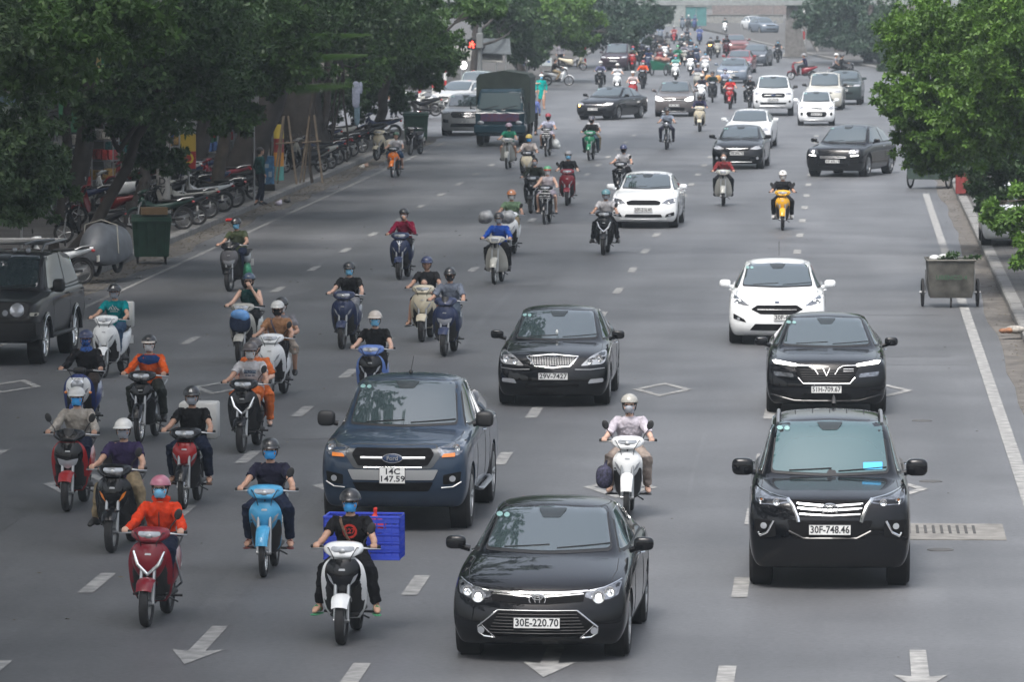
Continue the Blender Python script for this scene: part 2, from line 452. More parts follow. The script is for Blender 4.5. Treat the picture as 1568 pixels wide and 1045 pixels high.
MINI = dict(SED, L=3.6, W=1.60, H=1.49, fo=.70, wb=2.385, yc=.30, yw=1.02, yr=2.5, yb=2.75, wr=.55, zn=.78, zc=.98, zd=.98, zb=.94, rw=.29, tw=.17)
XOV = dict(SUV, L=4.4, W=1.78, H=1.62, gc=.19, zn=.90, zc=1.08, zb=1.02, zd=1.08, wr=.60, rw=.345, tw=.225, yc=.40, yw=1.2, yr=3.0, yb=3.35, wb=2.61)
VAN = dict(SUV, L=4.6, W=1.78, H=1.76, gc=.18, zn=.92, zc=1.10, zb=1.03, zd=1.05, yc=.30, yw=1.15, rw=.32, tw=.20)
def make_car(name, label, cat, px, py, spec, col, feat, head=0., plate=None, lit=False, group='cars and pickups driving towards the footbridge', det=1, loc=None, glasscol=None, stickers=True):
    """det 1: near car with every fitting, 0: far car with lamps, grille, plate, panes, mirrors"""
    q = dict(spec); key = name + label[:18]
    loc = loc if loc is not None else at(px, py)
    root = thing(name, label, cat, loc, head, group)
    sm, body = car_shape(q); S = Surf(sm); W2 = q['W'] / 2
    b = part('body', body, col, root)
    zb, zc, zr, zn, wr = q['zb'], q['zc'], q['H'], q['zn'], q['wr']
    G = glasscol or glass()
    # panes
    zt = zr - .085; zl = zc + (.025 if not q.get('bed') else .03)
    ws = rpoly([(-.715 * W2, zl + .015), (0, zl - .0), (.715 * W2, zl + .015), (wr * .90, zt - .015), (0, zt + .012), (-wr * .90, zt - .015)], .05)
    wo = rpoly([(-.735 * W2, zl - .01), (0, zl - .025), (.735 * W2, zl - .01), (wr * .935, zt + .0), (0, zt + .028), (-wr * .935, zt + .0)], .05)
    part('windscreen_seal', S.patch(wo, off=.003, step=.12), BLACK, root)
    wsn = part('windscreen', S.patch(ws, off=.007, step=.08), G, root, smooth=60)
    yA = q['yc'] + .28; yB = (q['yw'] + q['yr']) / 2 + .05; yt = q['yw'] + .10; zw = zr - q['rail'] - .035
    yC = min(q['yb'] - .1, q['yr'] + (q['yb'] - q['yr']) * .45)
    wins = [[(yA, zb + .075), (yB - .04, zb + .075), (yB - .06, zw), (yt, zw - .02)], [(yB + .04, zb + .075), (yC, zb + .09), (q['yr'] - .05, zw - .02), (yB + .02, zw)]]
    for way in ('left', 'right'):
        part('side_trim', S.patch(rpoly([(yA - .10, zb + .045), (yC + .12, zb + .06), (q['yr'], zw + .03), (yt - .02, zw + .03)], .04), way, .003, .15), BLACK, root)
        for wp in wins:
            part('side_window', S.patch(rpoly(wp, .04), way, .008, .15), G, root, smooth=60)
        if det:
            sl = [part('door_seam', S.line([(y, q['gc'] + .12), (y, zb + .03)], .004, way, .000, sub=6), BLACK, root) for y in (yA - .02, yB, yC + .08)]
            for y in (yB - .17, yC - .1):
                h, nn, d = S.hit(y, zb - .07, way)
                part('door_handle', tube([h - d * .0 + Vector((0, -.09, 0)), h - d * .035 + Vector((0, -.05, 0)), h - d * .035 + Vector((0, .05, 0)), h - d * .0 + Vector((0, .09, 0))], .012, 6), feat.get('handle', CHROME), root)
    # rear pane and lamps, seen from a step to the side
    part('rear_window', S.patch(rpoly([(-.62 * W2, q['zd'] + .08), (.62 * W2, q['zd'] + .08), (wr * .8, zr - .17), (-wr * .8, zr - .17)], .05), 'back', .006, .15), G, root)
    for sx in (1, -1):
        part('tail_light', S.patch(rpoly([(sx * .62 * W2, q['zd'] - .22), (sx * .90 * W2, q['zd'] - .24), (sx * .9 * W2, q['zd'] - .10), (sx * .66 * W2, q['zd'] - .10)], .02), 'back', .008, .15), REDL, root)
    # front fittings
    lower = feat.get('lower')
    for spec_ in feat['front']:
        nm, pts, mm = spec_[:3]; opt = spec_[3] if len(spec_) > 3 else {}
        sides = (1, -1) if opt.get('two', nm in ('headlight', 'fog_lamp', 'chrome_trim_side', 'air_vent', 'running_light', 'fog_surround')) else (1,)
        for sx in sides:
            o = part(nm, S.patch(rpoly([(sx * p[0], p[1]) for p in pts], opt.get('r', .02), 3), off=opt.get('off', .006), step=opt.get('step', .07), dome=opt.get('dome', 0)), mm, root)
            if nm == 'headlight' and det:
                for (bx, bz, br, bm_) in opt.get('bulbs', ()):
                    h, nn, d = S.hit(sx * bx, bz)
                    part('reflector', xf(lathe([(br, .0), (br * 1.05, .02), (br * .8, .018), (br * .45, .006)], n=20), Matrix.Translation(h + Vector((0, -.022, 0))) @ Matrix.Rotation(-math.pi / 2, 4, 'Z')), CHROME, o)
                    part('bulb', xf(ell((0, 0, 0), (br * .62, br * .4, br * .62), 14, 8), Matrix.Translation(h + Vector((0, -.012, 0)))), bm_, o)
    if det:
        for (nm, pts, r, mm, two) in feat.get('lines', ()):
            for sx in ((1, -1) if two else (1,)):
                part(nm, S.line([(sx * p[0], p[1]) for p in pts], r, off=.006), mm, root)
        for (nm, fn, mm) in feat.get('extra', ()):
            r_ = fn(S)
            for gg in (r_ if isinstance(r_, list) else [r_]): part(nm, gg, mm, root)
        for sx in (1, -1):
            part('bonnet_seam', S.line([(sx * .80 * W2, -q['fo'] + .42), (sx * .84 * W2, -.1), (sx * .82 * W2, q['yc'] - .02)], .004, 'top', -.001, sub=6), BLACK, root)
        part('mirror_mount', S.patch(rpoly([(-.09, zt - .085), (.09, zt - .085), (.15, zt - .005), (-.15, zt - .005)], .02), off=.010, step=.05), mat('frit_grey', (.022, .028, .03), .3), wsn)
        # wipers
        for x0, x1 in ((-.50 * W2, .02), (.10, .70 * W2)):
            P = [S.hit(x0 + (x1 - x0) * t, zl + .03 + .03 * t) for t in (0, .25, .5, .75, 1)]
            part('wiper', tube([h - d * .022 for h, nn, d in P], .008, 5), BLACK, root)
        if stickers:
            for sx_, r_ in ((-.62, .035), (-.53, .030)): part('sticker', S.patch(circ(sx_ * W2, zt - .074, r_, .02, 12), off=.011, step=.1), mat('sticker', (.22, .38, .37), .4), wsn)
    # plate
    if plate:
        pz = feat.get('plate_z', .42); pw, ph = feat.get('plate_size', (.47, .11)); pxo = feat.get('plate_x', 0)
        h, nn, d = S.hit(pxo, pz); y = min(S.hit(pxo + dx, pz + dz)[0].y for dx in (-pw / 2, 0, pw / 2) for dz in (-ph / 2, 0, ph / 2)) - .012
        pl = part('number_plate', cbox((pxo, y, pz), (pw, .012, ph), .004), PLATE, root)
        part('plate_rim', both(tube([(pw / 2, y - .007, pz - ph / 2), (pw / 2, y - .007, pz + ph / 2)], .003, 4)) if False else join(*[tube([(pxo + a * pw / 2, y - .006, pz + b_ * ph / 2), (pxo + c_ * pw / 2, y - .006, pz + e_ * ph / 2)], .0035, 4) for a, b_, c_, e_ in ((-1, -1, 1, -1), (1, -1, 1, 1), (1, 1, -1, 1), (-1, 1, -1, -1))]), INK, pl)
        if isinstance(plate, str): plate = [plate]
        nL = len(plate)
        sz = ph * .88 if nL == 1 else ph * .46
        for i, t_ in enumerate(plate):
            zz = pz + (0 if nL == 1 else (.5 - i) * ph * .46)
            g = text(t_, sz * 1.12, .001); wdt = max(v[0] for v in g[0]) - min(v[0] for v in g[0]); kx = pw * (.93 if nL == 1 or i else .55) / wdt
            part('plate_lettering', ([(v[0] * kx + pxo, v[1] + y - .0085, v[2] + zz) for v in g[0]], g[1]), INK, pl, smooth=0)
    # mirrors
    zm = zb + .13; ym = yA + .02
    for sx in (1, -1):
        big = feat.get('mirror', (.105, .06, .070))
        g = join(sell((sx * (W2 + .075), ym, zm), big, .62), tube([(sx * (W2 - .07), ym + .03, zm - .07), (sx * (W2 + .05), ym + .01, zm - .04)], [.035, .028], 8))
        mo = part('wing_mirror', g, feat.get('mirrormat', col), root, smooth=80)
        part('mirror_glass', xf(ell((0, 0, 0), (big[0] * .8, .006, big[2] * .75), 14, 6), Matrix.Translation((sx * (W2 + .085), ym + big[1] * .93, zm))), CHROME, mo)
    wheel_parts(root, q, key)
    part('underbody', join(*[cbox((0, y, q['gc'] + .05), (q['W'] * .72, ln, .12), .03) for y, ln in ((q['wb'] / 2, q['wb'] - .9),)], tube([(-W2 + .2, 0, q['rw']), (W2 - .2, 0, q['rw'])], .05, 8), tube([(-W2 + .2, q['wb'], q['rw']), (W2 - .2, q['wb'], q['rw'])], .07, 8)), DARK, root)
    for sx in (1, -1):
        for y in (0, q['wb']):
            part('wheel_arch_liner', lathe([(.05, sx * (W2 - .262)), (q['rw'] + .038, sx * (W2 - .262)), (q['rw'] + .038, sx * (W2 - .06))], (0, y, q['rw'] - .01), 'x', 30), DARK, root)
    return root, S
def ringpath(cx, cz, rx, rz, S, off=.012, r=.006, n=22, a0=0, a1=360):
    P = []
    for i in range(n + 1):
        a = R(a0 + (a1 - a0) * i / n); h, nn, d = S.hit(cx, cz); P.append((cx + rx * math.cos(a), h.y - off, cz + rz * math.sin(a)))
    return tube(P, r, 6)
def emblem3(cx, cz, k=.075):
    """three overlapping chrome rings"""
    return lambda S: join(ringpath(cx, cz, k, k * .68, S, .014, k * .10), ringpath(cx, cz - k * .0, k * .30, k * .63, S, .016, k * .075), ringpath(cx, cz + k * .28, k * .62, k * .30, S, .016, k * .075))

GRILLE = mat('grille_black', (.006, .006, .007), .8, spec=.12, noise=.3, nscale=60)
P_BLACK = paint('black', (.003, .0034, .005), .22)
P_NAVY = paint('blue_black', (.022, .038, .066), .28)
P_WHITE = paint('white', (.74, .76, .77), .3)
P_SILVER = paint('silver', (.42, .43, .43), .32)
P_GREY = paint('grey_brown', (.11, .10, .10), .3)
P_STEELB = paint('grey_blue', (.13, .16, .20), .3)
P_RED = paint('pinkish_red', (.24, .04, .045), .35)
P_PURPLE = paint('dark_plum', (.035, .022, .032), .3)
def pair(g): return [g, mirx(g)]
def bars(z0, z1, n, w0, w1, r=.006, off=.010):
    """horizontal grille slats between two heights, half widths w0..w1"""
    return lambda S: join(*[S.line([(-(w0 + (w1 - w0) * i / max(1, n - 1)), z0 + (z1 - z0) * i / max(1, n - 1)), (w0 + (w1 - w0) * i / max(1, n - 1), z0 + (z1 - z0) * i / max(1, n - 1))], r, off=off, sub=10) for i in range(n)])
def cars():
    # --- black saloon in front
    f = dict(plate_z=.42, front=[
        ('headlight', [(.47, .665), (.60, .625), (.72, .64), (.80, .68), (.83, .79), (.80, .80), (.62, .745), (.48, .705)], LAMPIN, dict(bulbs=[(.61, .668, .062, LAMPON), (.72, .715, .05, LENS)], r=.015)),
        ('upper_grille', [(-.46, .625), (-.1, .60), (.1, .60), (.46, .625), (.46, .69), (0, .675), (-.46, .69)], GRILLE, dict(r=.01)),
        ('lower_grille', [(-.40, .535), (.40, .535), (.60, .36), (.56, .29), (.44, .275), (-.44, .275), (-.56, .29), (-.60, .36)], GRILLE, {}),
        ('fog_lamp', circ(.565, .335, .035, .035, 14), LENS, dict(off=.02, r=.001))],
        lines=[('chrome_bar', [(-.50, .725), (-.25, .712), (0, .708), (.25, .712), (.50, .725)], .015, CHROME, 0), ('chrome_bar', [(-.46, .697), (0, .667), (.46, .697)], .009, CHROME, 0),
               ('chrome_trim', [(.50, .725), (.66, .755), (.82, .815)], .007, CHROME, 1), ('grille_trim', [(-.40, .54), (.40, .54)], .005, ALU, 0), ('grille_trim', [(.40, .54), (.605, .37), (.60, .31), (.54, .27), (.43, .262), (.565, .385)], .009, CHROME, 1)],
        extra=[('grille_slat', bars(.50, .31, 7, .40, .50), BLACK), ('emblem', emblem3(0, .645, .082), CHROME)])
    make_car('black_saloon', 'shiny black saloon with lit headlights and plate 30E-220.70, front car in the middle', 'car', 833, 1001, SED, P_BLACK, f, R(-1.5), '30E-220.70')
    # --- black seven-seat off-roader
    f = dict(plate_z=.70, handle=CHROME, plate_size=(.47, .115), mirror=(.125, .08, .10), front=[
        ('headlight', [(.46, .985), (.62, .96), (.78, .965), (.835, 1.00), (.85, 1.10), (.80, 1.09), (.66, 1.04), (.47, 1.03)], LAMPIN, dict(bulbs=[(.60, .998, .04, LENS), (.77, 1.015, .03, AMBER)], r=.015)),
        ('upper_grille', [(-.36, .84), (.36, .84), (.45, 1.02), (-.45, 1.02)], GRILLE, {}),
        ('lower_grille', [(-.40, .60), (.40, .60), (.48, .80), (-.48, .80)], GRILLE, {}),
        ('fog_surround', [(.60, .62), (.78, .58), (.84, .66), (.84, .80), (.62, .80)], GRILLE, {}),
        ('fog_lamp', circ(.735, .73, .035, .035, 14), LENS, dict(off=.02, r=.001))],
        lines=[('chrome_bar', [(-.37, .985), (0, .96), (.37, .985)], .013, CHROME, 0), ('chrome_bar', [(-.36, .935), (0, .915), (.36, .935)], .013, CHROME, 0), ('chrome_bar', [(-.34, .87), (0, .855), (.34, .87)], .013, CHROME, 0),
               ('chrome_wing', [(.47, 1.03), (.41, .95), (.36, .83), (.35, .78)], .022, CHROME, 1), ('chrome_trim', [(.47, 1.035), (.62, 1.06), (.80, 1.10)], .008, CHROME, 1),
               ('chrome_hook', [(.63, .79), (.70, .66), (.78, .62), (.80, .66)], .016, CHROME, 1)],
        extra=[('emblem', emblem3(0, .925, .092), CHROME),
               ('bumper_lip', lambda S: S.line([(-.46, .68), (-.30, .60), (.30, .60), (.46, .68)], .015, off=.0, sub=6), P_BLACK),
               ('roof_rail', lambda S: pair(tube([Vector((.60, y, S.hit(.60, y, 'top')[0].z + dz)) for y, dz in ((1.25, .01), (1.4, .05), (2.2, .05), (3.0, .05), (3.2, .01))], .02, 8)), ALU),
               ('roof_rib', lambda S: join(*[tube([Vector((x, y, S.hit(x, y, 'top')[0].z + .001)) for y in (1.8, 2.2, 2.6, 3.0)], .006, 4) for x in (-.4, -.2, 0, .2, .4)]), BLACK),
               ('antenna', lambda S: tube([Vector((.05, 3.0, 1.80)), Vector((.05, 3.05, 1.87)), Vector((.05, 3.12, 1.90))], [.03, .02, .006], 6), BLACK),
               ('toll_card', lambda S: S.patch(rpoly([(.38, 1.245), (.60, 1.245), (.60, 1.32), (.38, 1.32)], .01), off=.014), mat('blue_card', (.08, .42, .75), .4))])
    make_car('black_offroader', 'tall black seven seat off-roader with chrome winged grille and plate 30F-748.46', 'car', 1270, 893, SUV, P_BLACK, f, R(.3), '30F-748.46', glasscol=glass('tinted_teal', (.035, .085, .09)))
    # --- blue-black pickup
    f = dict(plate_z=.72, plate_x=.0, plate_size=(.32, .20), mirror=(.115, .075, .10), mirrormat=BLACK, front=[
        ('headlight', [(.585, .95), (.80, .955), (.85, 1.00), (.86, 1.10), (.80, 1.115), (.54, 1.05)], LAMPIN, dict(bulbs=[(.775, 1.05, .048, LENS)], r=.015)),
        ('amber_lamp', [(.60, .935), (.76, .94), (.76, .985), (.62, .975)], AMBER, dict(two=1, off=.016, r=.01)),
        ('grille_surround', [(-.48, .80), (.48, .80), (.60, .97), (.53, 1.09), (-.53, 1.09), (-.60, .97)], mat('grille_grey', (.07, .075, .08), .35, .5), dict(r=.04)),
        ('upper_grille', [(-.43, .835), (.43, .835), (.51, .97), (.46, 1.045), (-.46, 1.045), (-.51, .97)], GRILLE, dict(off=.013)),
        ('skid_bar', [(-.50, .66), (.50, .66), (.56, .785), (-.56, .785)], mat('satin_silver', (.40, .41, .42), .35, .7), dict(off=.012)),
        ('lower_grille', [(-.44, .52), (.44, .52), (.50, .63), (-.50, .63)], GRILLE, {}),
        ('fog_surround', [(.62, .60), (.82, .62), (.84, .76), (.62, .72)], GRILLE, {}), ('fog_lamp', circ(.73, .675, .038, .038, 14), LENS, dict(off=.02, r=.001))],
        lines=[('chrome_bar', [(-.40, .93), (.40, .93)], .022, ALU, 0), ('chrome_bar', [(-.36, .815), (.36, .815)], .010, CHROME, 0), ('bumper_trim', [(.60, .56), (.74, .57), (.84, .63)], .009, ALU, 1)],
        extra=[('emblem', lambda S: move(xf(ell((0, 0, 0), (.125, .014, .055), 24, 10), Matrix.Identity(4)), (0, S.hit(0, .93)[0].y - .032, .93)), mat('emblem_blue', (.01, .03, .09), .25, coat=1.)),
               ('emblem_rim', lambda S: ringpath(0, .93, .125, .055, S, .036, .006), CHROME),
               ('emblem_script', lambda S: text('Ford', .075, .001, 0, .93, S.hit(0, .93)[0].y - .048), CHROME),
               ('side_step', lambda S: pair(tube([(.90, .75, .42), (.95, .85, .40), (.95, 2.3, .40), (.90, 2.4, .42)], .045, 8, flat=.5)), ALU),
               ('roof_rib', lambda S: join(*[tube([Vector((x, y, S.hit(x, y, 'top')[0].z + .002)) for y in (1.7, 2.0, 2.2)], .008, 4) for x in (-.42, -.21, 0, .21, .42)]), P_NAVY),
               ('antenna', lambda S: join(ell((.0, 1.45, 1.83), (.03, .04, .03), 10, 6), tube([(0, 1.45, 1.84), (.02, 1.62, 2.02)], .005, 5)), BLACK),
               ('roll_bar', lambda S: pair(tube([(.70, 2.75, 1.42), (.72, 3.1, 1.36), (.74, 3.7, 1.22)], [.06, .05, .04], 8, flat=1.5)), CHROME),
               ('bed_cover', lambda S: cbox((0, 3.6, 1.222), (1.36, 1.55, .03), .01), BLACK)])
    make_car('blue_pickup', 'dark blue double cab pickup with silver bumper bar and square plate 14C 147.59', 'pickup', 612, 806, PICK, P_NAVY, f, R(-1.2), ['14C', '147.59'])
    # --- older black saloon
    f = dict(plate_z=.50, plate_x=0.02, front=[
        ('headlight', [(.44, .655), (.78, .68), (.83, .72), (.84, .86), (.78, .87), (.60, .80)], mat('lamp_bright', (.42, .43, .44), .2, .6, 1.), dict(bulbs=[(.73, .765, .062, LENS), (.59, .725, .045, LENS)], r=.04)),
        ('upper_grille', [(-.27, .655), (0, .635), (.27, .655), (.40, .79), (0, .82), (-.40, .79)], GRILLE, dict(r=.03)),
        ('lower_grille', [(-.42, .33), (.42, .33), (.42, .38), (-.42, .38)], GRILLE, {}),
        ('fog_lamp', [(.56, .38), (.80, .40), (.80, .46), (.60, .45)], LENS, dict(off=.01))],
        lines=[('grille_frame', [(-.28, .655), (0, .632), (.28, .655), (.41, .80), (0, .832), (-.41, .80), (-.28, .655)], .013, CHROME, 0), ('bumper_trim', [(.36, .605), (.60, .60), (.82, .62)], .007, ALU, 1)],
        extra=[('grille_slat', lambda S: join(*[S.line([(x, .665 + abs(x) * .05), (x, .80)], .004, off=.011) for x in np.linspace(-.34, .34, 27)]), ALU), ('emblem', emblem3(0, .785, .062), CHROME),
               ('mirror_lamp', lambda S: pair(ell((.985, .74, 1.055), (.06, .015, .02), 10, 6)), LENS),
               ('pendant', lambda S: move(ell((0, 0, 0), (.02, .01, .05), 8, 6), tuple(S.hit(.0, 1.10)[0] + Vector((0, -.012, 0)))), PLATE)])
    make_car('old_black_saloon', 'older black saloon with chrome latticed grille, plate 29V-7427, behind the blue pickup', 'car', 850, 618, dict(SED, W=1.80, H=1.49, bow=.30, zn=.80, yc=.38), P_BLACK, f, R(-.3), '29V-7427')
    # --- black saloon with slim lights and V
    f = dict(plate_z=.42, front=[
        ('headlight', [(.50, .60), (.80, .62), (.82, .69), (.52, .66)], LAMPIN, dict(r=.02)), ('running_light', [(.46, .765), (.80, .80), (.84, .835), (.78, .845), (.46, .80)], DRL, dict(off=.012, r=.01)),
        ('upper_grille', [(-.38, .51), (.38, .51), (.50, .76), (.30, .78), (.12, .66), (-.12, .66), (-.30, .78), (-.50, .76)], GRILLE, {}),
        ('lower_grille', [(-.40, .26), (.40, .26), (.34, .36), (-.34, .36)], GRILLE, {}), ('air_vent', [(.60, .33), (.84, .37), (.84, .41), (.62, .38)], GRILLE, {})],
        lines=[('chrome_wing', [(.46, .785), (.26, .78), (.19, .745), (.13, .65)], .009, CHROME, 1), ('grille_frame', [(-.44, .60), (-.36, .51), (.36, .51), (.44, .60)], .008, CHROME, 0), ('bumper_lip', [(-.86, .33), (-.5, .24), (.5, .24), (.86, .33)], .014, P_BLACK, 0)],
        extra=[('emblem', lambda S: join(S.line([(-.055, .745), (0, .63), (.055, .745)], .009, off=.014)), CHROME), ('grille_slat', bars(.54, .72, 6, .36, .42), BLACK),
               ('badge', lambda S: join(*[S.line([(.26, z), (.42, z)], .004, off=.016) for z in (.735, .70)]), CHROME)])
    make_car('executive_saloon', 'black executive saloon with bright slim running lights, V badge and plate 51H-709.67', 'car', 1265, 631, dict(SED, L=4.97, W=1.90, H=1.48, zn=.84, bow=.3), P_BLACK, f, R(.4), '51H-709.67')
    # --- white hatchback
    f = dict(plate_z=.52, handle=P_WHITE, plate_x=.18, front=[
        ('headlight', [(.50, .72), (.62, .73), (.80, .78), (.86, .86), (.84, .92), (.66, .83)], LAMPIN, dict(bulbs=[(.74, .80, .035, LENS)], r=.02)), ('upper_grille', [(-.30, .575), (.30, .575), (.48, .66), (.36, .74), (-.36, .74), (-.48, .66)], GRILLE, {}),
        ('lower_grille', [(-.50, .28), (.50, .28), (.40, .40), (-.40, .40)], GRILLE, {}), ('fog_surround', [(.56, .42), (.80, .48), (.80, .58), (.60, .48)], GRILLE, {}), ('fog_lamp', circ(.70, .485, .028, .028, 12), LENS, dict(off=.016, r=.001))],
        lines=[('grille_slat', [(-.36, .66), (.36, .66)], .005, ALU, 0)], extra=[('emblem', lambda S: move(ell((0, 0, 0), (.05, .01, .022), 14, 6), (0, S.hit(0, .79)[0].y - .012, .79)), mat('emblem_blue', (.01, .03, .09), .3)),
               ('antenna', lambda S: tube([(.02, 2.9, 1.46), (.02, 3.1, 1.72)], .006, 5), BLACK), ('roof_seam', lambda S: pair(tube([Vector((.50, y, S.hit(.50, y, 'top')[0].z + .001)) for y in (1.4, 2, 2.6, 3.0)], .008, 4)), BLACK)])
    make_car('white_hatchback', 'white hatchback with black trapezoid grille and thin roof aerial, behind the executive saloon', 'car', 1190, 525, HAT, P_WHITE, f, R(.5), '30F-634.3')
    # --- white saloon further back
    f = dict(plate_z=.50, handle=P_WHITE, front=[
        ('headlight', [(.46, .66), (.66, .64), (.82, .68), (.84, .80), (.60, .76)], LAMPIN, dict(r=.02, bulbs=[(.66, .70, .04, LENS)])), ('upper_grille', [(-.42, .615), (.42, .615), (.46, .70), (.32, .745), (-.32, .745), (-.46, .70)], GRILLE, dict(r=.03)),
        ('lower_grille', [(-.50, .30), (.50, .30), (.46, .38), (-.46, .38)], GRILLE, {}), ('fog_surround', [(.56, .30), (.80, .34), (.80, .44), (.60, .38)], GRILLE, {}), ('fog_lamp', circ(.68, .35, .035, .03, 12), LENS, dict(off=.016, r=.001))],
        lines=[('bumper_lip', [(-.6, .25), (.6, .25)], .012, P_WHITE, 0)])
    make_car('white_saloon', 'white saloon with narrow black grille behind the scooter rider in a white shirt', 'car', 988, 348, dict(SED, L=4.56, W=1.78, H=1.445, zb=.92), P_WHITE, f, R(-1.5), '30F-216.40')
    # --- yawed dark luxury off-roader at right
    f = dict(plate_z=.52, front=[
        ('headlight', [(.50, .78), (.66, .74), (.80, .78), (.84, .88), (.70, .92), (.56, .88)], LAMPIN, dict(bulbs=[(.68, .83, .07, LAMPON)], r=.04)), ('upper_grille', [(-.42, .58), (.42, .58), (.46, .70), (-.46, .70)], GRILLE, {}),
        ('lower_grille', [(-.50, .36), (.50, .36), (.50, .45), (-.50, .45)], GRILLE, {}), ('air_vent', [(.56, .44), (.84, .48), (.84, .66), (.56, .66)], GRILLE, {}), ('running_light', [(.58, .68), (.82, .70), (.82, .73), (.58, .71)], DRL, dict(off=.014, r=.005))],
        lines=[('chrome_bar', [(-.44, .63), (.44, .63)], .006, ALU, 0), ('chrome_bar', [(-.44, .67), (.44, .67)], .006, ALU, 0)])
    make_car('luxury_offroader', 'glossy black luxury off-roader, headlights on, half hidden by the right-hand tree', 'car', 1286, 270, dict(XOV, L=4.92, W=1.98, H=1.68, wb=2.9, gc=.2, rw=.385, tw=.28, zn=.92, yr=2.9, yb=3.6, wr=.64), P_BLACK, f, R(-15), '30F 696.19')
    # --- black compact saloon and the white one behind it
    f0 = dict(plate_z=.54, front=[
        ('headlight', [(.42, .68), (.66, .66), (.80, .70), (.84, .80), (.62, .78)], mat('lamp_bright', (.42, .43, .44), .2), dict(r=.03)), ('upper_grille', [(-.36, .63), (.36, .63), (.42, .72), (-.42, .72)], GRILLE, {}),
        ('lower_grille', [(-.46, .30), (.46, .30), (.42, .44), (-.42, .44)], GRILLE, {}), ('fog_lamp', circ(.68, .38, .045, .05, 12), LENS, dict(off=.01, r=.001))], lines=[('chrome_bar', [(-.38, .70), (0, .69), (.38, .70)], .010, CHROME, 0), ('bumper_lip', [(-.5, .25), (.5, .25)], .014, ALU, 0)],
        extra=[('emblem', lambda S: ringpath(0, .70, .055, .04, S, .016, .008), CHROME)])
    make_car('compact_saloon', 'black compact saloon in front of a white car, behind the rider in red checks', 'car', 1131, 258, dict(SED, L=4.54, W=1.76, H=1.465), P_BLACK, f0, R(-3), '30E-896.76')
    make_car('white_rear_saloon', 'white car with its bonnet hidden behind the black compact saloon', 'car', 1146, 227, dict(SED, W=1.80, H=1.46), P_WHITE, f0, R(-3), None, det=0)
    f1 = dict(plate_z=.52, front=[
        ('headlight', [(.44, .74), (.62, .70), (.84, .74), (.85, .92), (.60, .86)], mat('lamp_glow', (.9, .9, .88), .2, emit=(1, 1, 1), es=2.2), dict(r=.03)), ('upper_grille', [(-.46, .70), (.46, .70), (.44, .80), (-.44, .80)], GRILLE, dict(r=.03)),
        ('lower_grille', [(-.46, .28), (.46, .28), (.46, .42), (-.46, .42)], GRILLE, {})], lines=[('chrome_bar', [(-.44, .735), (.44, .735)], .012, ALU, 0), ('bumper_lip', [(-.55, .25), (.55, .25)], .014, ALU, 0)],
        extra=[('emblem', lambda S: S.patch(rpoly([(-.05, .76), (.05, .76), (.05, .82), (-.05, .82)], .01), off=.02), CHROME)])
    make_car('brown_crossover', 'grey-brown crossover with both headlights lit, behind the rider in a blue-grey shirt', 'car', 1033, 178, XOV, P_GREY, f1, R(.5), '30E-338.18')
    f2 = dict(plate_z=.74, mirrormat=BLACK, handle=P_WHITE, front=[
        ('headlight', [(.55, .98), (.84, .96), (.86, 1.08), (.55, 1.04)], LAMPIN, {}), ('upper_grille', [(-.48, .84), (.48, .84), (.54, .94), (.48, 1.04), (-.48, 1.04), (-.54, .94)], GRILLE, dict(r=.03)),
        ('lower_grille', [(-.56, .54), (.56, .54), (.60, .62), (-.60, .62)], GRILLE, {}), ('fog_lamp', circ(.74, .66, .05, .05, 12), GRILLE, dict(off=.01, r=.001))], lines=[('chrome_bar', [(-.4, .94), (.4, .94)], .012, ALU, 0), ('bumper_lip', [(-.6, .45), (.6, .45)], .02, ALU, 0)],
        extra=[('emblem', lambda S: move(ell((0, 0, 0), (.11, .012, .05), 14, 6), (0, S.hit(0, .94)[0].y - .02, .94)), mat('emblem_blue', (.01, .03, .09), .3))])
    make_car('white_pickup', 'white double cab pickup with black grille and dark mirrors beside a dark motorcycle', 'pickup', 1184, 177, dict(PICK, gc=.34), P_WHITE, f2, R(.6), '29C-820.95')
    f3 = dict(plate_z=.50, handle=P_WHITE, front=[
        ('headlight', [(.46, .70), (.66, .68), (.74, .74), (.74, .84), (.58, .82)], mat('lamp_bright', (.42, .43, .44), .2), dict(r=.04)), ('upper_grille', [(-.24, .70), (.24, .70), (.26, .75), (-.26, .75)], GRILLE, {}),
        ('lower_grille', [(-.36, .38), (.36, .38), (.44, .50), (.40, .60), (-.40, .60), (-.44, .50)], GRILLE, dict(r=.05)), ('fog_lamp', circ(.62, .50, .055, .07, 12), GRILLE, dict(off=.01, r=.001))], lines=[('bumper_lip', [(-.5, .25), (.5, .25)], .016, ALU, 0)],
        extra=[('emblem', lambda S: ringpath(0, .76, .05, .03, S, .014, .007), CHROME)])
    make_car('white_city_car', 'small white city car with round fog lamps, in front of a beige minivan', 'car', 1250, 192, MINI, P_WHITE, f3, R(.8), '29A-917.39')
    fb = lambda zn, k=1.: dict(plate_z=zn - .28, front=[('headlight', [(.46 * k, zn - .10), (.80 * k, zn - .10), (.84 * k, zn), (.56 * k, zn - .01)], mat('lamp_bright', (.42, .43, .44), .2), {}), ('upper_grille', [(-.40 * k, zn - .14), (.40 * k, zn - .14), (.42 * k, zn - .05), (-.42 * k, zn - .05)], GRILLE, {}),
        ('lower_grille', [(-.46 * k, zn - .48), (.46 * k, zn - .48), (.44 * k, zn - .38), (-.44 * k, zn - .38)], GRILLE, {})], lines=[('chrome_bar', [(-.4 * k, zn - .09), (.4 * k, zn - .09)], .010, CHROME, 0)])
    make_car('beige_minivan', 'pale beige minivan with dark windscreen, between the white city car and a dark car', 'car', 1262, 168, VAN, paint('beige', (.50, .49, .44)), dict(fb(.92), mirrormat=BLACK), R(-2), None)
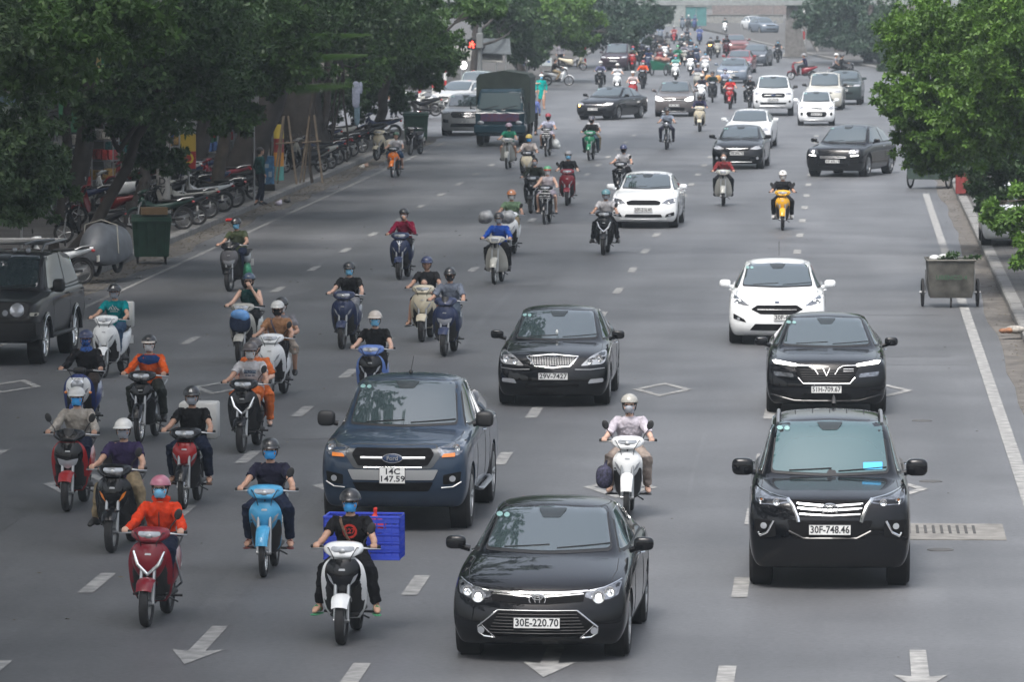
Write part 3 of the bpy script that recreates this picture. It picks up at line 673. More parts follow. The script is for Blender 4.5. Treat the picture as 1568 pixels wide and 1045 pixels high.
    make_car('dark_teal_car', 'dark grey-green car peeking out behind the beige minivan', 'car', 1292, 160, dict(SUV, H=1.66, W=1.8), paint('dark_green', (.03, .045, .045)), fb(1.0), R(-2), '30A-512.08')
    fy = fb(.76); fy['front'] = fy['front'] + [('turn_signal', circ(-.70, .62, .06, .045, 12), AMBERON, dict(off=.02, r=.001))]
    make_car('turning_saloon', 'dark saloon turning with a glowing amber indicator, upper left of the crossing traffic', 'car', 919, 183, dict(SED, W=1.83), P_BLACK, fy, R(-19), '30F-118.93')
    make_car('grey_saloon', 'grey-blue saloon just in front of a red car in the far traffic', 'car', 1121, 127, SED, P_STEELB, fb(.76), R(-3), '30E-447.01', det=1)
    make_car('red_saloon', 'red saloon half hidden behind the grey-blue saloon', 'car', 1130, 112, SED, P_RED, fb(.76), R(-4), None, det=0)
    make_car('dark_far_saloon', 'dark grey saloon beside the red saloon in the far traffic', 'car', 1154, 101, dict(SED, W=1.84), paint('graphite', (.06, .07, .085)), fb(.76), R(-6), None, det=0)
    make_car('faded_red_car', 'faded red car behind the dark grey saloon, near the raised median', 'car', 1129, 82, dict(SED, W=1.78), paint('faded_red', (.17, .07, .07)), fb(.76), R(6), None, det=0)
    make_car('plum_minivan', 'dark plum minivan parked on the far left corner under trees', 'car', 942, 108, dict(VAN, L=4.7), P_PURPLE, fb(.92), R(-5), '30G-206.27', group='cars parked at the left side of the road')
    make_car('dark_corner_offroader', 'dark off-roader parked right behind the plum minivan', 'car', 975, 92, SUV, P_BLACK, fb(1.03), R(8), None, det=0, group='cars parked at the left side of the road')
    f4 = dict(plate_z=.56, front=[
        ('headlight', [(.56, .90), (.80, .86), (.86, .98), (.60, .98)], LAMPIN, {}), ('upper_grille', [(-.44, .72), (.44, .72), (.54, .86), (.48, .96), (-.48, .96), (-.54, .86)], GRILLE, dict(r=.03)),
        ('lower_grille', [(-.56, .36), (.56, .36), (.50, .50), (-.50, .50)], GRILLE, {}), ('fog_surround', [(.62, .52), (.84, .54), (.84, .68), (.62, .64)], GRILLE, {})], lines=[('chrome_bar', [(-.5, z), (.5, z)], .012, CHROME, 0) for z in (.77, .84, .91)],
        extra=[('emblem', lambda S: ringpath(0, .85, .08, .045, S, .018, .01), CHROME)])
    make_car('silver_offroader', 'silver off-roader parked nose out between the kerb and the tarpaulin lorry', 'car', 712, 207, dict(SUV, L=4.7, W=1.88, H=1.68, gc=.19, zn=.98, zb=1.07, zc=1.13, zd=1.1), P_SILVER, f4, R(1), '30F-385.60', group='cars parked at the left side of the road')
    make_car('pale_hatchback', 'pale car parked behind the silver off-roader near the striped posts', 'car', 692, 172, HAT, P_SILVER, fb(.8), R(-14), None, det=0, group='cars parked at the left side of the road')
    make_car('hidden_silver_car', 'silver-green car roof seen over the silver off-roader', 'car', 728, 168, SUV, paint('sage', (.25, .30, .29)), fb(1.03), R(0), None, det=0, group='cars parked at the left side of the road')
    make_car('far_white_car', 'tiny white car beyond the striped footbridge pier', 'car', 1160, 47, HAT, P_WHITE, fb(.8), R(15), None, det=0, group='cars beyond the crossing')
    make_car('far_dark_car', 'tiny dark car beside the footbridge pier, in front of the white one', 'car', 1176, 52, XOV, P_STEELB, fb(.92), R(20), None, det=0, group='cars beyond the crossing')
    # --- old black off-roader at the left edge
    def roofgear(S):
        return join(*[tube([(-.62, y, 2.02), (.62, y, 2.02)], .018, 6) for y in (1.5, 1.9, 2.4, 2.9, 3.3)], both(tube([(.64, 1.15, 1.9), (.66, 1.3, 2.02), (.66, 3.2, 2.02), (.64, 3.35, 1.9)], .022, 6)), both(tube([(.30, 1.3, 2.02), (.40, 1.8, 2.06), (.62, 2.4, 2.06)], .02, 6)))
    f5 = dict(plate_z=.66, plate_x=-.1, mirror=(.11, .08, .12), handle=BLACK, front=[
        ('grille_surround', [(-.78, .86), (.78, .86), (.80, 1.10), (-.80, 1.10)], BLACK, dict(r=.10, off=.012)),
        ('headlight', circ(.60, .98, .115, .115, 20), LENS, dict(off=.03, r=.001, dome=.04)), ('turn_signal', circ(.40, .93, .05, .05, 14), LENS, dict(two=1, off=.03, r=.001)),
        ('side_lamp', [(.82, .88), (.93, .88), (.93, .94), (.82, .94)], mat('lamp_cream', (.45, .43, .36), .3), dict(two=1, off=.01)),
        ('upper_grille', [(-.30, .88), (.30, .88), (.30, 1.08), (-.30, 1.08)], GRILLE, dict(off=.02)), ('bumper', [(-.95, .48), (.95, .48), (.95, .76), (-.95, .76)], BLACK, dict(off=.05, r=.03))],
        lines=[('headlight_ring', [(.60 + .12 * math.cos(a), .98 + .12 * math.sin(a)) for a in np.linspace(0, 2 * math.pi, 15)], .012, CHROME, 1), ('bumper_trim', [(.30, .70), (.6, .70), (.84, .71)], .01, ALU, 1)],
        extra=[('roof_rack', roofgear, mat('rack_silver', (.16, .165, .17), .4, .6)), ('roof_lamp', lambda S: pair(join(ell((.16, 1.12, 1.93), (.05, .04, .05), 12, 8), ell((.40, 1.14, 1.92), (.05, .04, .05), 12, 8))), LENS),
               ('wheel_arch_trim', lambda S: [h for y in (0, 2.7) for h in pair(tube([(.945, y + .47 * math.cos(a), .40 + .47 * math.sin(a)) for a in np.linspace(.05, 3.05, 16)], .045, 8))], P_BLACK),
               ('arch_edge', lambda S: pair(join(*[tube([(.99, y + .45 * math.cos(a), .40 + .45 * math.sin(a)) for a in np.linspace(.1, 3.0, 16)], .008, 6) for y in (0, 2.7)])), CHROME),
               ('side_step', lambda S: pair(cbox((.93, 1.35, .46), (.16, 1.7, .06), .02)), BLACK)])
    make_car('boxy_offroader', 'dusty black boxy off-roader with roof rack and round lamps, cut by the left edge', 'car', -10, 556, dict(SUV, L=4.7, W=1.92, H=1.93, gc=.40, zn=1.14, zc=1.27, zb=1.2, zd=1.25, rw=.40, tw=.28, wr=.72, rail=.06, yw=.95, bow=.12, wb=2.7, hoodline=.5, shoulder=.6, lip=.6, spokes=6, rimmat=CHROME),
             paint('dusty_black', (.016, .016, .017), .42, .6), f5, R(-3), '29A-604.18')

# ================================================================= MOTORCYCLES (nose towards -Y, origin under the front tyre)
BK = dict(wb=1.27, rw=.25, tw=.095, cowl=(.17, .075, .19))
def shell(prof, n=12, th=.018):
    """bent panel: rows of (z, half width, y at the middle, y swept back at the edge)"""
    V = []; F = []
    for z, hw, y, b in prof:
        hw *= 1.05
        for i in range(n + 1):
            t = -1 + 2 * i / n; V.append((hw * t, y + b * abs(t) ** 2.2, z))
    m = len(V)
    V += [(x * .97, y + th, z) for x, y, z in V[:m]]
    nr = len(prof); w_ = n + 1
    for r in range(nr - 1):
        for i in range(n):
            a = r * w_ + i; F.append((a, a + 1, a + w_ + 1, a + w_)); F.append((m + a, m + a + w_, m + a + w_ + 1, m + a + 1))
    for r in range(nr - 1):
        for i in (0, n):
            a = r * w_ + i; F.append((a, a + w_, m + a + w_, m + a))
    for i in range(n):
        for r in (0, nr - 1):
            a = r * w_ + i; F.append((a, a + 1, m + a + 1, m + a))
    return V, F
def smoothz(prof, k=3):
    """more rows by interpolation"""
    P = np.array(prof, float); out = []
    for i in range(len(P) - 1):
        for j in range(k):
            t = j / k; t = t
            p0 = P[max(i - 1, 0)]; p1 = P[i]; p2 = P[i + 1]; p3 = P[min(i + 2, len(P) - 1)]
            v = .5 * (2 * p1 + (p2 - p0) * t + (2 * p0 - 5 * p1 + 4 * p2 - p3) * t * t + (3 * p1 - p0 - 3 * p2 + p3) * t ** 3)
            out.append(tuple(v))
    out.append(tuple(P[-1])); return out
def wheelgeo(r, w_):
    h = w_ / 2
    return lathe([(r - .075, -h * .6), (r - .05, -h), (r - .018, -h * .9), (r - .004, -h * .5), (r, 0), (r - .004, h * .5), (r - .018, h * .9), (r - .05, h), (r - .075, h * .6)], n=32)
def rimgeo(r, spokes, wire=False):
    ri = r - .065; g = [lathe([(ri + .005, -.03), (ri - .012, -.022), (ri - .012, .022), (ri + .005, .03)], n=30), lathe([(.001, -.045), (.035, -.045), (.035, .045), (.001, .045)], n=12)]
    for i in range(spokes):
        a = 2 * math.pi * i / spokes
        g.append(tube([(0, .02 * math.cos(a), .02 * math.sin(a)), (0, (ri - .01) * math.cos(a + .1), (ri - .01) * math.sin(a + .1))], .003 if wire else .014, 4 if wire else 6))
    return join(*g)
def fendergeo(r, w_, a0, a1, n=12, cy=0, cz=None):
    cz = r if cz is None else cz; V = []; F = []; m = 7
    for k in range(n + 1):
        a = R(a0 + (a1 - a0) * k / n); tp = math.sin(math.pi * (k / n)) ** .4 if 0 < k < n else .55
        for i in range(m):
            t = -1 + 2 * i / (m - 1); rr = r + .035 - .035 * abs(t) ** 3
            V.append((t * w_ / 2 * (.75 + .25 * tp), cy - rr * math.cos(a), cz + rr * math.sin(a)))
    N = len(V); V += [(x * .9, cy + (y - cy) * .97, cz + (z - cz) * .97) for x, y, z in V]
    for k in range(n):
        for i in range(m - 1):
            a = k * m + i; F.append((a, a + 1, a + m + 1, a + m)); F.append((N + a, N + a + m, N + a + m + 1, N + a + 1))
    for k in range(n):
        for i in (0, m - 1): a = k * m + i; F.append((a, a + m, N + a + m, N + a))
    for i in range(m - 1):
        for k in (0, n): a = k * m + i; F.append((a, a + 1, N + a + 1, N + a))
    return V, F
def patch3(outline, yf, th=.012):
    """flat-ish plate from an outline in x-z with y given by a function, thickened backwards"""
    bm = bmesh.new(); bm.faces.new([bm.verts.new((p[0], 0, p[1])) for p in outline])
    xs = [p[0] for p in outline]; zs = [p[1] for p in outline]
    for co, no in [((x, 0, 0), (1, 0, 0)) for x in np.linspace(min(xs), max(xs), 8)[1:-1]] + [((0, 0, z), (0, 0, 1)) for z in np.linspace(min(zs), max(zs), 7)[1:-1]]:
        bmesh.ops.bisect_plane(bm, geom=bm.verts[:] + bm.edges[:] + bm.faces[:], plane_co=co, plane_no=no)
    bm.verts.index_update()
    V = [(v.co.x, yf(v.co.x, v.co.z), v.co.z) for v in bm.verts]; F = [tuple(v.index for v in f.verts) for f in bm.faces]
    E = [tuple(v.index for v in e.verts) for e in bm.edges if len(e.link_faces) < 2]; bm.free(); n = len(V)
    V += [(x, y + th, z) for x, y, z in V]; F += [tuple(reversed([i + n for i in f])) for f in F[:]]
    F += [(a, b, b + n, a + n) for a, b in E]
    return V, F
LEG_SHIELD = {
    'scooter': [(.93, .07, .13, .02), (.87, .15, .10, .05), (.80, .20, .07, .09), (.68, .225, .06, .13), (.55, .225, .10, .14), (.42, .215, .17, .12), (.32, .19, .24, .09), (.24, .14, .30, .06)],
    'cub':     [(.88, .06, .20, .02), (.80, .13, .17, .06), (.70, .185, .17, .11), (.58, .22, .20, .15), (.45, .235, .24, .16), (.34, .235, .28, .15), (.26, .20, .33, .12)],
    'under':   [(.90, .06, .15, .02), (.84, .13, .12, .05), (.76, .175, .09, .08), (.66, .18, .09, .11), (.55, .17, .15, .12), (.44, .165, .22, .10), (.33, .15, .28, .08), (.27, .10, .32, .05)]}
FRONT = {
    'scooter': [(.88, .12, .075, .04), (.82, .165, .05, .07), (.72, .18, .03, .09), (.62, .155, .035, .08), (.53, .10, .07, .05), (.49, .05, .09, .02)],
    'under':   [(.86, .10, .10, .03), (.80, .14, .07, .05), (.70, .15, .05, .07), (.60, .12, .07, .06), (.53, .07, .11, .03)]}
def shield_y(kind, off):
    P = LEG_SHIELD[kind]; zs = [p[0] for p in P][::-1]
    def f(x, z):
        hw = np.interp(z, zs, [p[1] for p in P][::-1]); y = np.interp(z, zs, [p[2] for p in P][::-1]); b = np.interp(z, zs, [p[3] for p in P][::-1])
        return float(y + b * min(1.2, abs(x) / hw) ** 2.2 - off)
    return f
def front_y(kind, off):
    P = FRONT[kind]; zs = [p[0] for p in P][::-1]
    def f(x, z):
        hw = np.interp(z, zs, [p[1] for p in P][::-1]); y = np.interp(z, zs, [p[2] for p in P][::-1]); b = np.interp(z, zs, [p[3] for p in P][::-1])
        return float(y + b * min(1.2, abs(x) / hw) ** 2.2 - off)
    return f
def make_bike(label, px, py, kind='scooter', main=None, shield=None, front=None, fender=None, cowl=None, head=0., lean=0., mirrors=(0, 1), lamp=None, name=None, trim=None, seatm=None,
              style='', loc=None, group='motorbikes ridden in the traffic', scale=1., det=1, basket=False, rimm=None, steer=0.):
    main = main or P_BLACK; shield = shield or main; front = front or main; fender = fender or main; cowl = cowl or main; lamp = lamp or LENS
    loc = loc if loc is not None else at(px, py)
    name = name or {'scooter': 'scooter', 'cub': 'moped', 'under': 'light_motorcycle', 'naked': 'motorcycle'}[kind]
    root = thing(name, label, {'scooter': 'scooter', 'cub': 'moped', 'under': 'motorbike', 'naked': 'motorbike'}[kind], loc, head, group, scale)
    root.rotation_euler = (0, lean, head)
    sc = kind == 'scooter'; rw = .25 if sc else .285; tw = .10 if sc else .075; wb = 1.27 if sc else 1.21
    K = kind
    def P(nm, g, m, k=None, par=None, smooth=40, loc=None): return part(nm, g, m, par or root, 'bike' + K + (k or nm), smooth, loc)
    fw = P('front_wheel', lambda: wheelgeo(rw, tw), RUBBER, loc=(0, 0, rw)); P('rim', lambda: rimgeo(rw, 5 if sc else 24, not sc), rimm or (ALU if sc else CHROME), 'rimf', fw)
    rwh = P('rear_wheel', lambda: wheelgeo(rw, tw + .01), RUBBER, loc=(0, wb, rw)); P('rim', lambda: rimgeo(rw, 5 if sc else 24, not sc), rimm or ALU, 'rimr', rwh)
    for sx in (1, -1):
        P('fork_leg', lambda: (lambda g: g if sx > 0 else mirx(g))(join(tube([(.068, .0, rw), (.068, .05, .55), (.066, .10, .78)], [.021, .021, .017], 10), tube([(.045, 0, rw), (.085, 0, rw)], .022, 10))), STEEL if det else BLACK, 'fork%d' % sx)
    P('front_fender', lambda: fendergeo(rw, .19 if sc else .155, 35 if sc else 20, 152, cy=0, cz=rw), fender)
    if K != 'naked':
        hi = P('leg_shield', lambda: shell(smoothz(LEG_SHIELD[K]), 14), shield, smooth=60)
        if K in FRONT:
            P('inner_cover', lambda: patch3([(x * (1 if sc else .80), z) for x, z in ((-.19, .72), (-.222, .62), (-.222, .48), (-.19, .34), (-.13, .26), (.13, .26), (.19, .34), (.222, .48), (.222, .62), (.19, .72))], shield_y(K, .014), .008), BLACK)
            P('front_cover', lambda: shell(smoothz(FRONT[K]), 12, .03), front, smooth=60)
    # handlebar, cowl, lamp
    hb = P('handlebar', lambda: join(tube([(-.33, .36, .985), (-.24, .30, .985), (-.12, .22, .975), (.12, .22, .975), (.24, .30, .985), (.34, .36, .985)], .013, 8), tube([(0, .14, .80), (0, .20, .98)], .03, 8)), BLACK)
    for sx in (1, -1):
        mk = (lambda g, s_=sx: g if s_ > 0 else mirx(g))
        P('grip', lambda: mk(tube([(.245, .303, .985), (.36, .372, .985)], .0185, 10)), RUBBER, 'grip%d' % sx, hb)
        P('brake_lever', lambda: mk(tube([(.20, .25, .98), (.28, .265, .972), (.37, .33, .965)], [.011, .009, .006], 6)), STEEL, 'lev%d' % sx, hb)
    if det:
        for sx in (1, -1): P('brake_cable', lambda: (lambda g: g if sx > 0 else mirx(g))(tube([(.19, .26, .975), (.15, .10, 1.0), (.09, .06, .90), (.07, .10, .80)], .005, 5)), RUBBER, 'cab%d' % sx, hb)
        P('model_badge', lambda: patch3(rpoly([(-.035, .765), (.035, .765), (.03, .785), (-.03, .785)], .006), (front_y(K, .008) if K in FRONT else shield_y(K, .008)) if K != 'naked' else (lambda x, z: .05), .008), STEEL)
    if style == 'retro':
        P('headlight_cowl', lambda: join(sell((0, .22, .98), (.10, .07, .05), .7)), BLACK, 'cowlretro')
    elif K == 'naked':
        P('headlight_cowl', lambda: join(sell((0, .12, .93), (.10, .09, .09), .8), tube([(-.1, .2, 1.02), (0, .14, 1.06), (.1, .2, 1.02)], .03, 8)), cowl)
    else:
        P('headlight_cowl', lambda: join(loft([[(hw * math.copysign(abs(math.cos(a)) ** .7, math.cos(a)), y + dy * math.sin(a) * .2, z + h * math.copysign(abs(math.sin(a)) ** .8, math.sin(a))) for a in np.linspace(0, 2 * math.pi, 21)[:-1]]
                                              for hw, y, z, h, dy in ((.03, .085, .965, .03, .2), (.11, .095, .965, .062, .2), (.165, .13, .972, .080, .3), (.21, .19, .98, .070, .3), (.20, .25, .995, .055, .3), (.10, .31, 1.0, .03, .2))])), cowl, smooth=70)
    if style == 'retro':
        h = P('headlight', lambda: lathe([(.001, -.02), (.07, -.015), (.088, .0), (.085, .05), (.05, .09)], (0, .02, .78), 'y', 24), lamp, 'lampretro'); P('headlight_ring', lambda: lathe([(.088, -.004), (.098, .0), (.096, .02), (.086, .03)], (0, .02, .78), 'y', 24), CHROME, 'lampringretro', h)
    elif style == 'low':
        P('headlight', lambda: patch3(rpoly([(-.11, .60), (0, .545), (.11, .60), (.14, .685), (0, .655), (-.14, .685)], .02), front_y('scooter' if sc else 'under', .022), .03), lamp, 'lamplow')
        P('screen', lambda: patch3(rpoly([(-.085, .97), (0, .93), (.085, .97), (.06, 1.06), (-.06, 1.06)], .02), lambda x, z: .07 + 1.2 * abs(x) ** 1.4 + (z - .95) * .5, .012), BLACK, 'screenlow')
    elif K == 'naked':
        P('headlight', lambda: ell((0, .04, .93), (.085, .035, .075), 18, 10), lamp)
    elif K == 'cub':
        P('headlight', lambda: sell((0, .085, .975), (.085, .035, .05), .55), lamp)
    else:
        h = P('headlight', lambda: patch3(rpoly([(-.045, .905), (.045, .905), (.125, .975), (.115, 1.012), (-.115, 1.012), (-.125, .975)], .02), lambda x, z: .066 + 2.4 * x * x + abs(z - .965) * .25, .03), lamp)
        if det: P('bulb', lambda: ell((0, .062, .962), (.036, .012, .030), 12, 8), STEEL, None, h)
    if K in FRONT and style != 'low':
        for sx in (1, -1):
            mk = (lambda g, s_=sx: g if s_ > 0 else mirx(g))
            P('turn_signal', lambda: mk(patch3(rpoly([(.075, .60), (.135, .66), (.165, .735), (.12, .70)], .012), front_y(K, .014), .012)), LENS if style != 'amber' else AMBER, 'ts%d' % sx)
    if style == 'retro':
        for sx in (1, -1): P('turn_signal', lambda: (lambda g: g if sx > 0 else mirx(g))(ell((.185, .10, .66), (.025, .025, .022), 10, 8)), AMBER, 'tsr%d' % sx)
    if trim == 'v':
        P('chrome_v', lambda: tube([(-.165, front_y(K, .016)(-.165, .80), .80), (-.11, front_y(K, .018)(-.11, .66), .66), (0, front_y(K, .02)(0, .555), .555), (.11, front_y(K, .018)(.11, .66), .66), (.165, front_y(K, .016)(.165, .80), .80)], [.012, .02, .026, .02, .012], 8), CHROME)
    if trim == 'y':
        P('chrome_tie', lambda: join(tube([(0, front_y(K, .014)(0, z), z) for z in (.86, .74, .60)], [.018, .022, .008], 8), tube([(-.06, front_y(K, .014)(-.06, .86), .86), (0, front_y(K, .016)(0, .78), .78), (.06, front_y(K, .014)(.06, .86), .86)], .010, 8)), CHROME)
    if trim == 'side':
        for sx in (1, -1): P('side_trim', lambda: (lambda g: g if sx > 0 else mirx(g))(tube([(.235, shield_y(K, .0)(.225, z), z) for z in (.82, .70, .55, .40, .30)], .010, 6)), CHROME, 'strim%d' % sx)
    # horn, plate-less grille slot in the middle
    if det and K in FRONT:
        P('horn_slot', lambda: patch3(rpoly([(-.05, .50), (.05, .50), (.045, .545), (-.045, .545)], .01), lambda x, z: .055 + .3 * abs(x), .01), DARK)
    # floor, body, seat, tail
    if sc:
        P('floorboard', lambda: join(cbox((0, .46, .285), (.30, .46, .05), .02), cbox((0, .38, .45), (.10, .10, .5), .03)), BLACK)
        P('body_panel', lambda: loft([[(hw * math.copysign(abs(math.cos(a)) ** .6, math.cos(a)), y, z + h * math.sin(a)) for a in np.linspace(0, 2 * math.pi, 17)[:-1]] for hw, y, z, h in ((.12, .62, .50, .20), (.19, .70, .52, .22), (.205, .9, .55, .19), (.18, 1.15, .63, .13), (.12, 1.4, .71, .08), (.05, 1.55, .76, .04))]), main, smooth=60)
        P('seat', lambda: loft([[(hw * math.copysign(abs(math.cos(a)) ** .7, math.cos(a)), y, z + .05 * math.copysign(abs(math.sin(a)) ** .8, math.sin(a))) for a in np.linspace(0, 2 * math.pi, 17)[:-1]] for hw, y, z in ((.06, .60, .70), (.11, .66, .72), (.13, .9, .735), (.14, 1.1, .765), (.11, 1.35, .79), (.05, 1.42, .79))]), seatm or RUBBER, smooth=60)
    else:
        P('body_panel', lambda: join(loft([[(hw * math.cos(a), y, z + h * math.sin(a)) for a in np.linspace(0, 2 * math.pi, 15)[:-1]] for hw, y, z, h in ((.05, .25, .70, .10), (.07, .5, .56, .11), (.10, .75, .60, .12), (.12, 1.0, .66, .10), (.08, 1.35, .74, .06), (.03, 1.5, .78, .03))])), main, smooth=60)
        P('seat', lambda: loft([[(hw * math.copysign(abs(math.cos(a)) ** .7, math.cos(a)), y, z + .04 * math.copysign(abs(math.sin(a)) ** .8, math.sin(a))) for a in np.linspace(0, 2 * math.pi, 17)[:-1]] for hw, y, z in ((.06, .62, .74), (.10, .70, .745), (.12, .95, .75), (.12, 1.2, .775), (.07, 1.4, .785))]), seatm or RUBBER, smooth=60)
        if K == 'naked': P('fuel_tank', lambda: sell((0, .45, .80), (.13, .20, .10), .8), main)
    P('engine', lambda: join(sell((.0, .85 if sc else .62, .32), (.14, .2, .10), .7), tube([(-.1, .85 if sc else .5, .3), (-.09, wb, rw)], .035, 8), tube([(.10, .85 if sc else .5, .3), (.09, wb, rw)], .03, 8)), BLACK)
    P('exhaust', lambda: join(tube([(-.11, .8, .26), (-.15, 1.0, .27), (-.17, 1.15, .32), (-.17, 1.5, .42)], [.02, .03, .05, .045], 10)), STEEL if det else BLACK)
    P('footpeg_bar', lambda: tube([(-.27, .68, .27), (.27, .68, .27)], .014, 8), BLACK)
    P('side_stand', lambda: tube([(.10, .75, .24), (.17, .95, .17)], .010, 6), BLACK)
    P('rear_fender', lambda: fendergeo(rw, .13, 60, 165, cy=wb, cz=rw), BLACK)
    P('tail_light', lambda: ell((0, 1.50, .72), (.07, .05, .035), 12, 8), REDL)
    pl = P('number_plate', lambda: cbox((0, 1.60, .55), (.19, .01, .14), .003), PLATE)
    if det:
        for sx in (1, -1): P('grab_rail', lambda: (lambda g: g if sx > 0 else mirx(g))(tube([(.13, 1.05, .74), (.15, 1.2, .80), (.13, 1.45, .83), (.0, 1.52, .83)], .012, 6)), BLACK if sc else ALU, 'rail%d' % sx)
    if basket:
        b = P('basket', lambda: join(*[tube([(x1, y1, z), (x2, y1, z), (x2, y2, z), (x1, y2, z), (x1, y1, z)], .005, 4) for z, x1, x2, y1, y2 in ((.92, -.17, .17, -.16, .10), (.84, -.155, .155, -.14, .08), (.76, -.14, .14, -.12, .08), (.70, -.12, .12, -.10, .07))] +
                                  [tube([(x, -.16, .92), (x * .75, -.10, .70)], .003, 4) for x in np.linspace(-.17, .17, 9)]), STEEL)
    for i, sx in enumerate((-1, 1)):
        if mirrors[i]:
            mk = (lambda g, s_=sx: g if s_ > 0 else mirx(g))
            mi = P('mirror', lambda: mk(join(tube([(.19, .25, .995), (.21, .24, 1.06), (.27, .25, 1.14)], .0065, 6), xf(ell((0, 0, 0), (.042, .012, .062), 16, 10), Matrix.Translation((.285, .25, 1.19)) @ Matrix.Rotation(.35, 4, 'Y')))), BLACK, 'mir%d' % sx, None, 60)
            P('mirror_glass', lambda: mk(xf(ell((0, 0, 0), (.036, .003, .055), 14, 6), Matrix.Translation((.285, .262, 1.19)) @ Matrix.Rotation(.35, 4, 'Y'))), CHROME, 'mirg%d' % sx, mi)
    return root

# ================================================================= PEOPLE
def lerp(a, b, t): return tuple(x * (1 - t) + y * t for x, y in zip(a, b))
def vox(g, size, smooth=2, folds=0):
    m = bpy.data.meshes.new('v'); m.from_pydata([tuple(map(float, v)) for v in g[0]], [], g[1])
    bm = bmesh.new(); bm.from_mesh(m); bmesh.ops.recalc_face_normals(bm, faces=bm.faces); bm.to_mesh(m); bm.free()
    mods = [('REMESH', dict(mode='VOXEL', voxel_size=size, adaptivity=0.0))]
    if smooth: mods.append(('SMOOTH', dict(factor=.5, iterations=smooth)))
    if folds:
        tx = bpy.data.textures.get('folds') or bpy.data.textures.new('folds', 'CLOUDS'); tx.noise_scale = .075; tx.noise_depth = 2; mods.append(('DISPLACE', dict(texture=tx, strength=folds, mid_level=.5, texture_coords='LOCAL')))
    r = evalmesh(m, mods); r.shade_smooth(); return r
def hand(wrist, grip, palm_dir, sx, curl=True):
    """palm, four fingers of different lengths closed on the bar and a thumb"""
    W = Vector(wrist); G = Vector(grip); d = (G - W).normalized()
    side = Vector((1, .58, 0)).normalized() if curl else Vector(palm_dir)
    side = side * sx if curl else side
    side = (side - d * side.dot(d)).normalized(); up = side.cross(d) * sx
    if up.z < 0 and curl: up = -up
    g = [tube([W, W + d * .035, G + d * .0 + up * .018], [.026, .034, .033], 8, flat=.62, round_end=True)]
    for i, (o, ln) in enumerate(((-.030, .9), (-.010, 1.), (.010, .95), (.029, .78))):
        b = G + side * o + up * .016
        if curl: pts = [b, b + d * .032 * ln - up * .004, b + d * .042 * ln - up * .026, b + d * .022 * ln - up * .042]
        else: pts = [b, b + d * .03 * ln, b + d * .055 * ln - up * .008, b + d * .072 * ln - up * .02]
        g.append(tube(pts, [.0105, .0098, .009, .008], 6, round_end=True))
    t = W + d * .03 - side * .028
    g.append(tube([t, t + d * .03 - side * .018 - up * .01, t + d * .052 - side * .006 - up * .026], [.013, .0115, .009], 6, round_end=True))
    return join(*g)
def pose_joints(pose, o):
    """joints of a figure whose seat or feet are already where the machine or ground carries them"""
    J = {}
    if pose in ('scooter', 'under', 'pillion', 'relaxed'):
        dy = .0 if pose != 'pillion' else .34; dz = 0 if pose != 'pillion' else .035
        dz -= .01 if pose == 'under' else 0
        J['pel'] = (0, .86 + dy, .845 + dz); J['waist'] = (0, .85 + dy, .97 + dz); J['chest'] = (0, .80 + dy, 1.14 + dz); J['neck'] = (0, .775 + dy, 1.275 + dz); J['head'] = (o.get('turn', 0) * .3, .74 + dy, 1.41 + dz)
        J['sh'] = (.158, .79 + dy, 1.215 + dz)
        J['hip'] = (.09, .84 + dy, .835 + dz)
        if pose == 'scooter': J['knee'] = (.155, .44, .765); J['ank'] = (.135, .47, .385); J['toe'] = (.15, .33, .335)
        elif pose == 'relaxed': J['knee'] = (.24, .47, .72); J['ank'] = (.30, .52, .36); J['toe'] = (.33, .38, .30)
        elif pose == 'under': J['knee'] = (.235, .48, .735); J['ank'] = (.235, .68, .375); J['toe'] = (.255, .54, .315)
        else: J['knee'] = (.26, .84, .76); J['ank'] = (.235, 1.02, .40); J['toe'] = (.26, .88, .35)
        J['hand'] = (.30, .335, .995) if pose != 'pillion' else (.14, .93, .90)
        J['elb'] = (.268, .60, 1.03) if pose != 'pillion' else (.27, 1.08, 1.03)
        if pose == 'pillion' and o.get('hold'): J['hand'] = (.20, .80, 1.0)
    else:
        J['pel'] = (0, 0, .90); J['waist'] = (0, .0, 1.04); J['chest'] = (0, .01, 1.22); J['neck'] = (0, .01, 1.385); J['head'] = (0, -.015, 1.515); J['sh'] = (.165, .01, 1.315); J['hip'] = (.09, 0, .88)
        w_ = o.get('stride', 0.)
        J['knee'] = (.10, -.03, .48); J['ank'] = (.11, .02, .09); J['toe'] = (.13, -.12, .035); J['elb'] = (.25, .06, 1.08); J['hand'] = (.24, -.03, .84)
    return J
def legs_of(J, o, pose):
    L = []
    for sx in (1, -1):
        m = lambda p: (p[0] * sx, p[1], p[2])
        hip, knee, ank, toe = m(J['hip']), m(J['knee']), m(J['ank']), m(J['toe'])
        st = o.get('stride', 0)
        if pose == 'stand' and st:
            k = st * sx; knee = (knee[0], knee[1] - k * .5 - abs(k) * .1, knee[2]); ank = (ank[0], ank[1] - k + (.05 if k < 0 else 0), ank[2] + (.04 if k < 0 else 0)); toe = (toe[0], toe[1] - k + (.05 if k < 0 else 0), toe[2])
        L.append((hip, knee, ank, toe))
    return L
def arms_of(J, o, pose):
    A = []
    for sx in (1, -1):
        m = lambda p: (p[0] * sx, p[1], p[2]); sh, el, ha = m(J['sh']), m(J['elb']), m(J['hand']); curl = pose != 'stand'
        if o.get('raise') == sx: el = (sh[0] + .10 * sx, sh[1] - .16, sh[2] - .22); ha = (.04 * sx, J['head'][1] - .14, J['head'][2] - .07); curl = False
        if o.get('point') == sx: el = (sh[0] + .24 * sx, sh[1], sh[2] + .02); ha = (sh[0] + .46 * sx, sh[1] - .05, sh[2] + .03); curl = False
        A.append((sh, el, ha, curl))
    return A
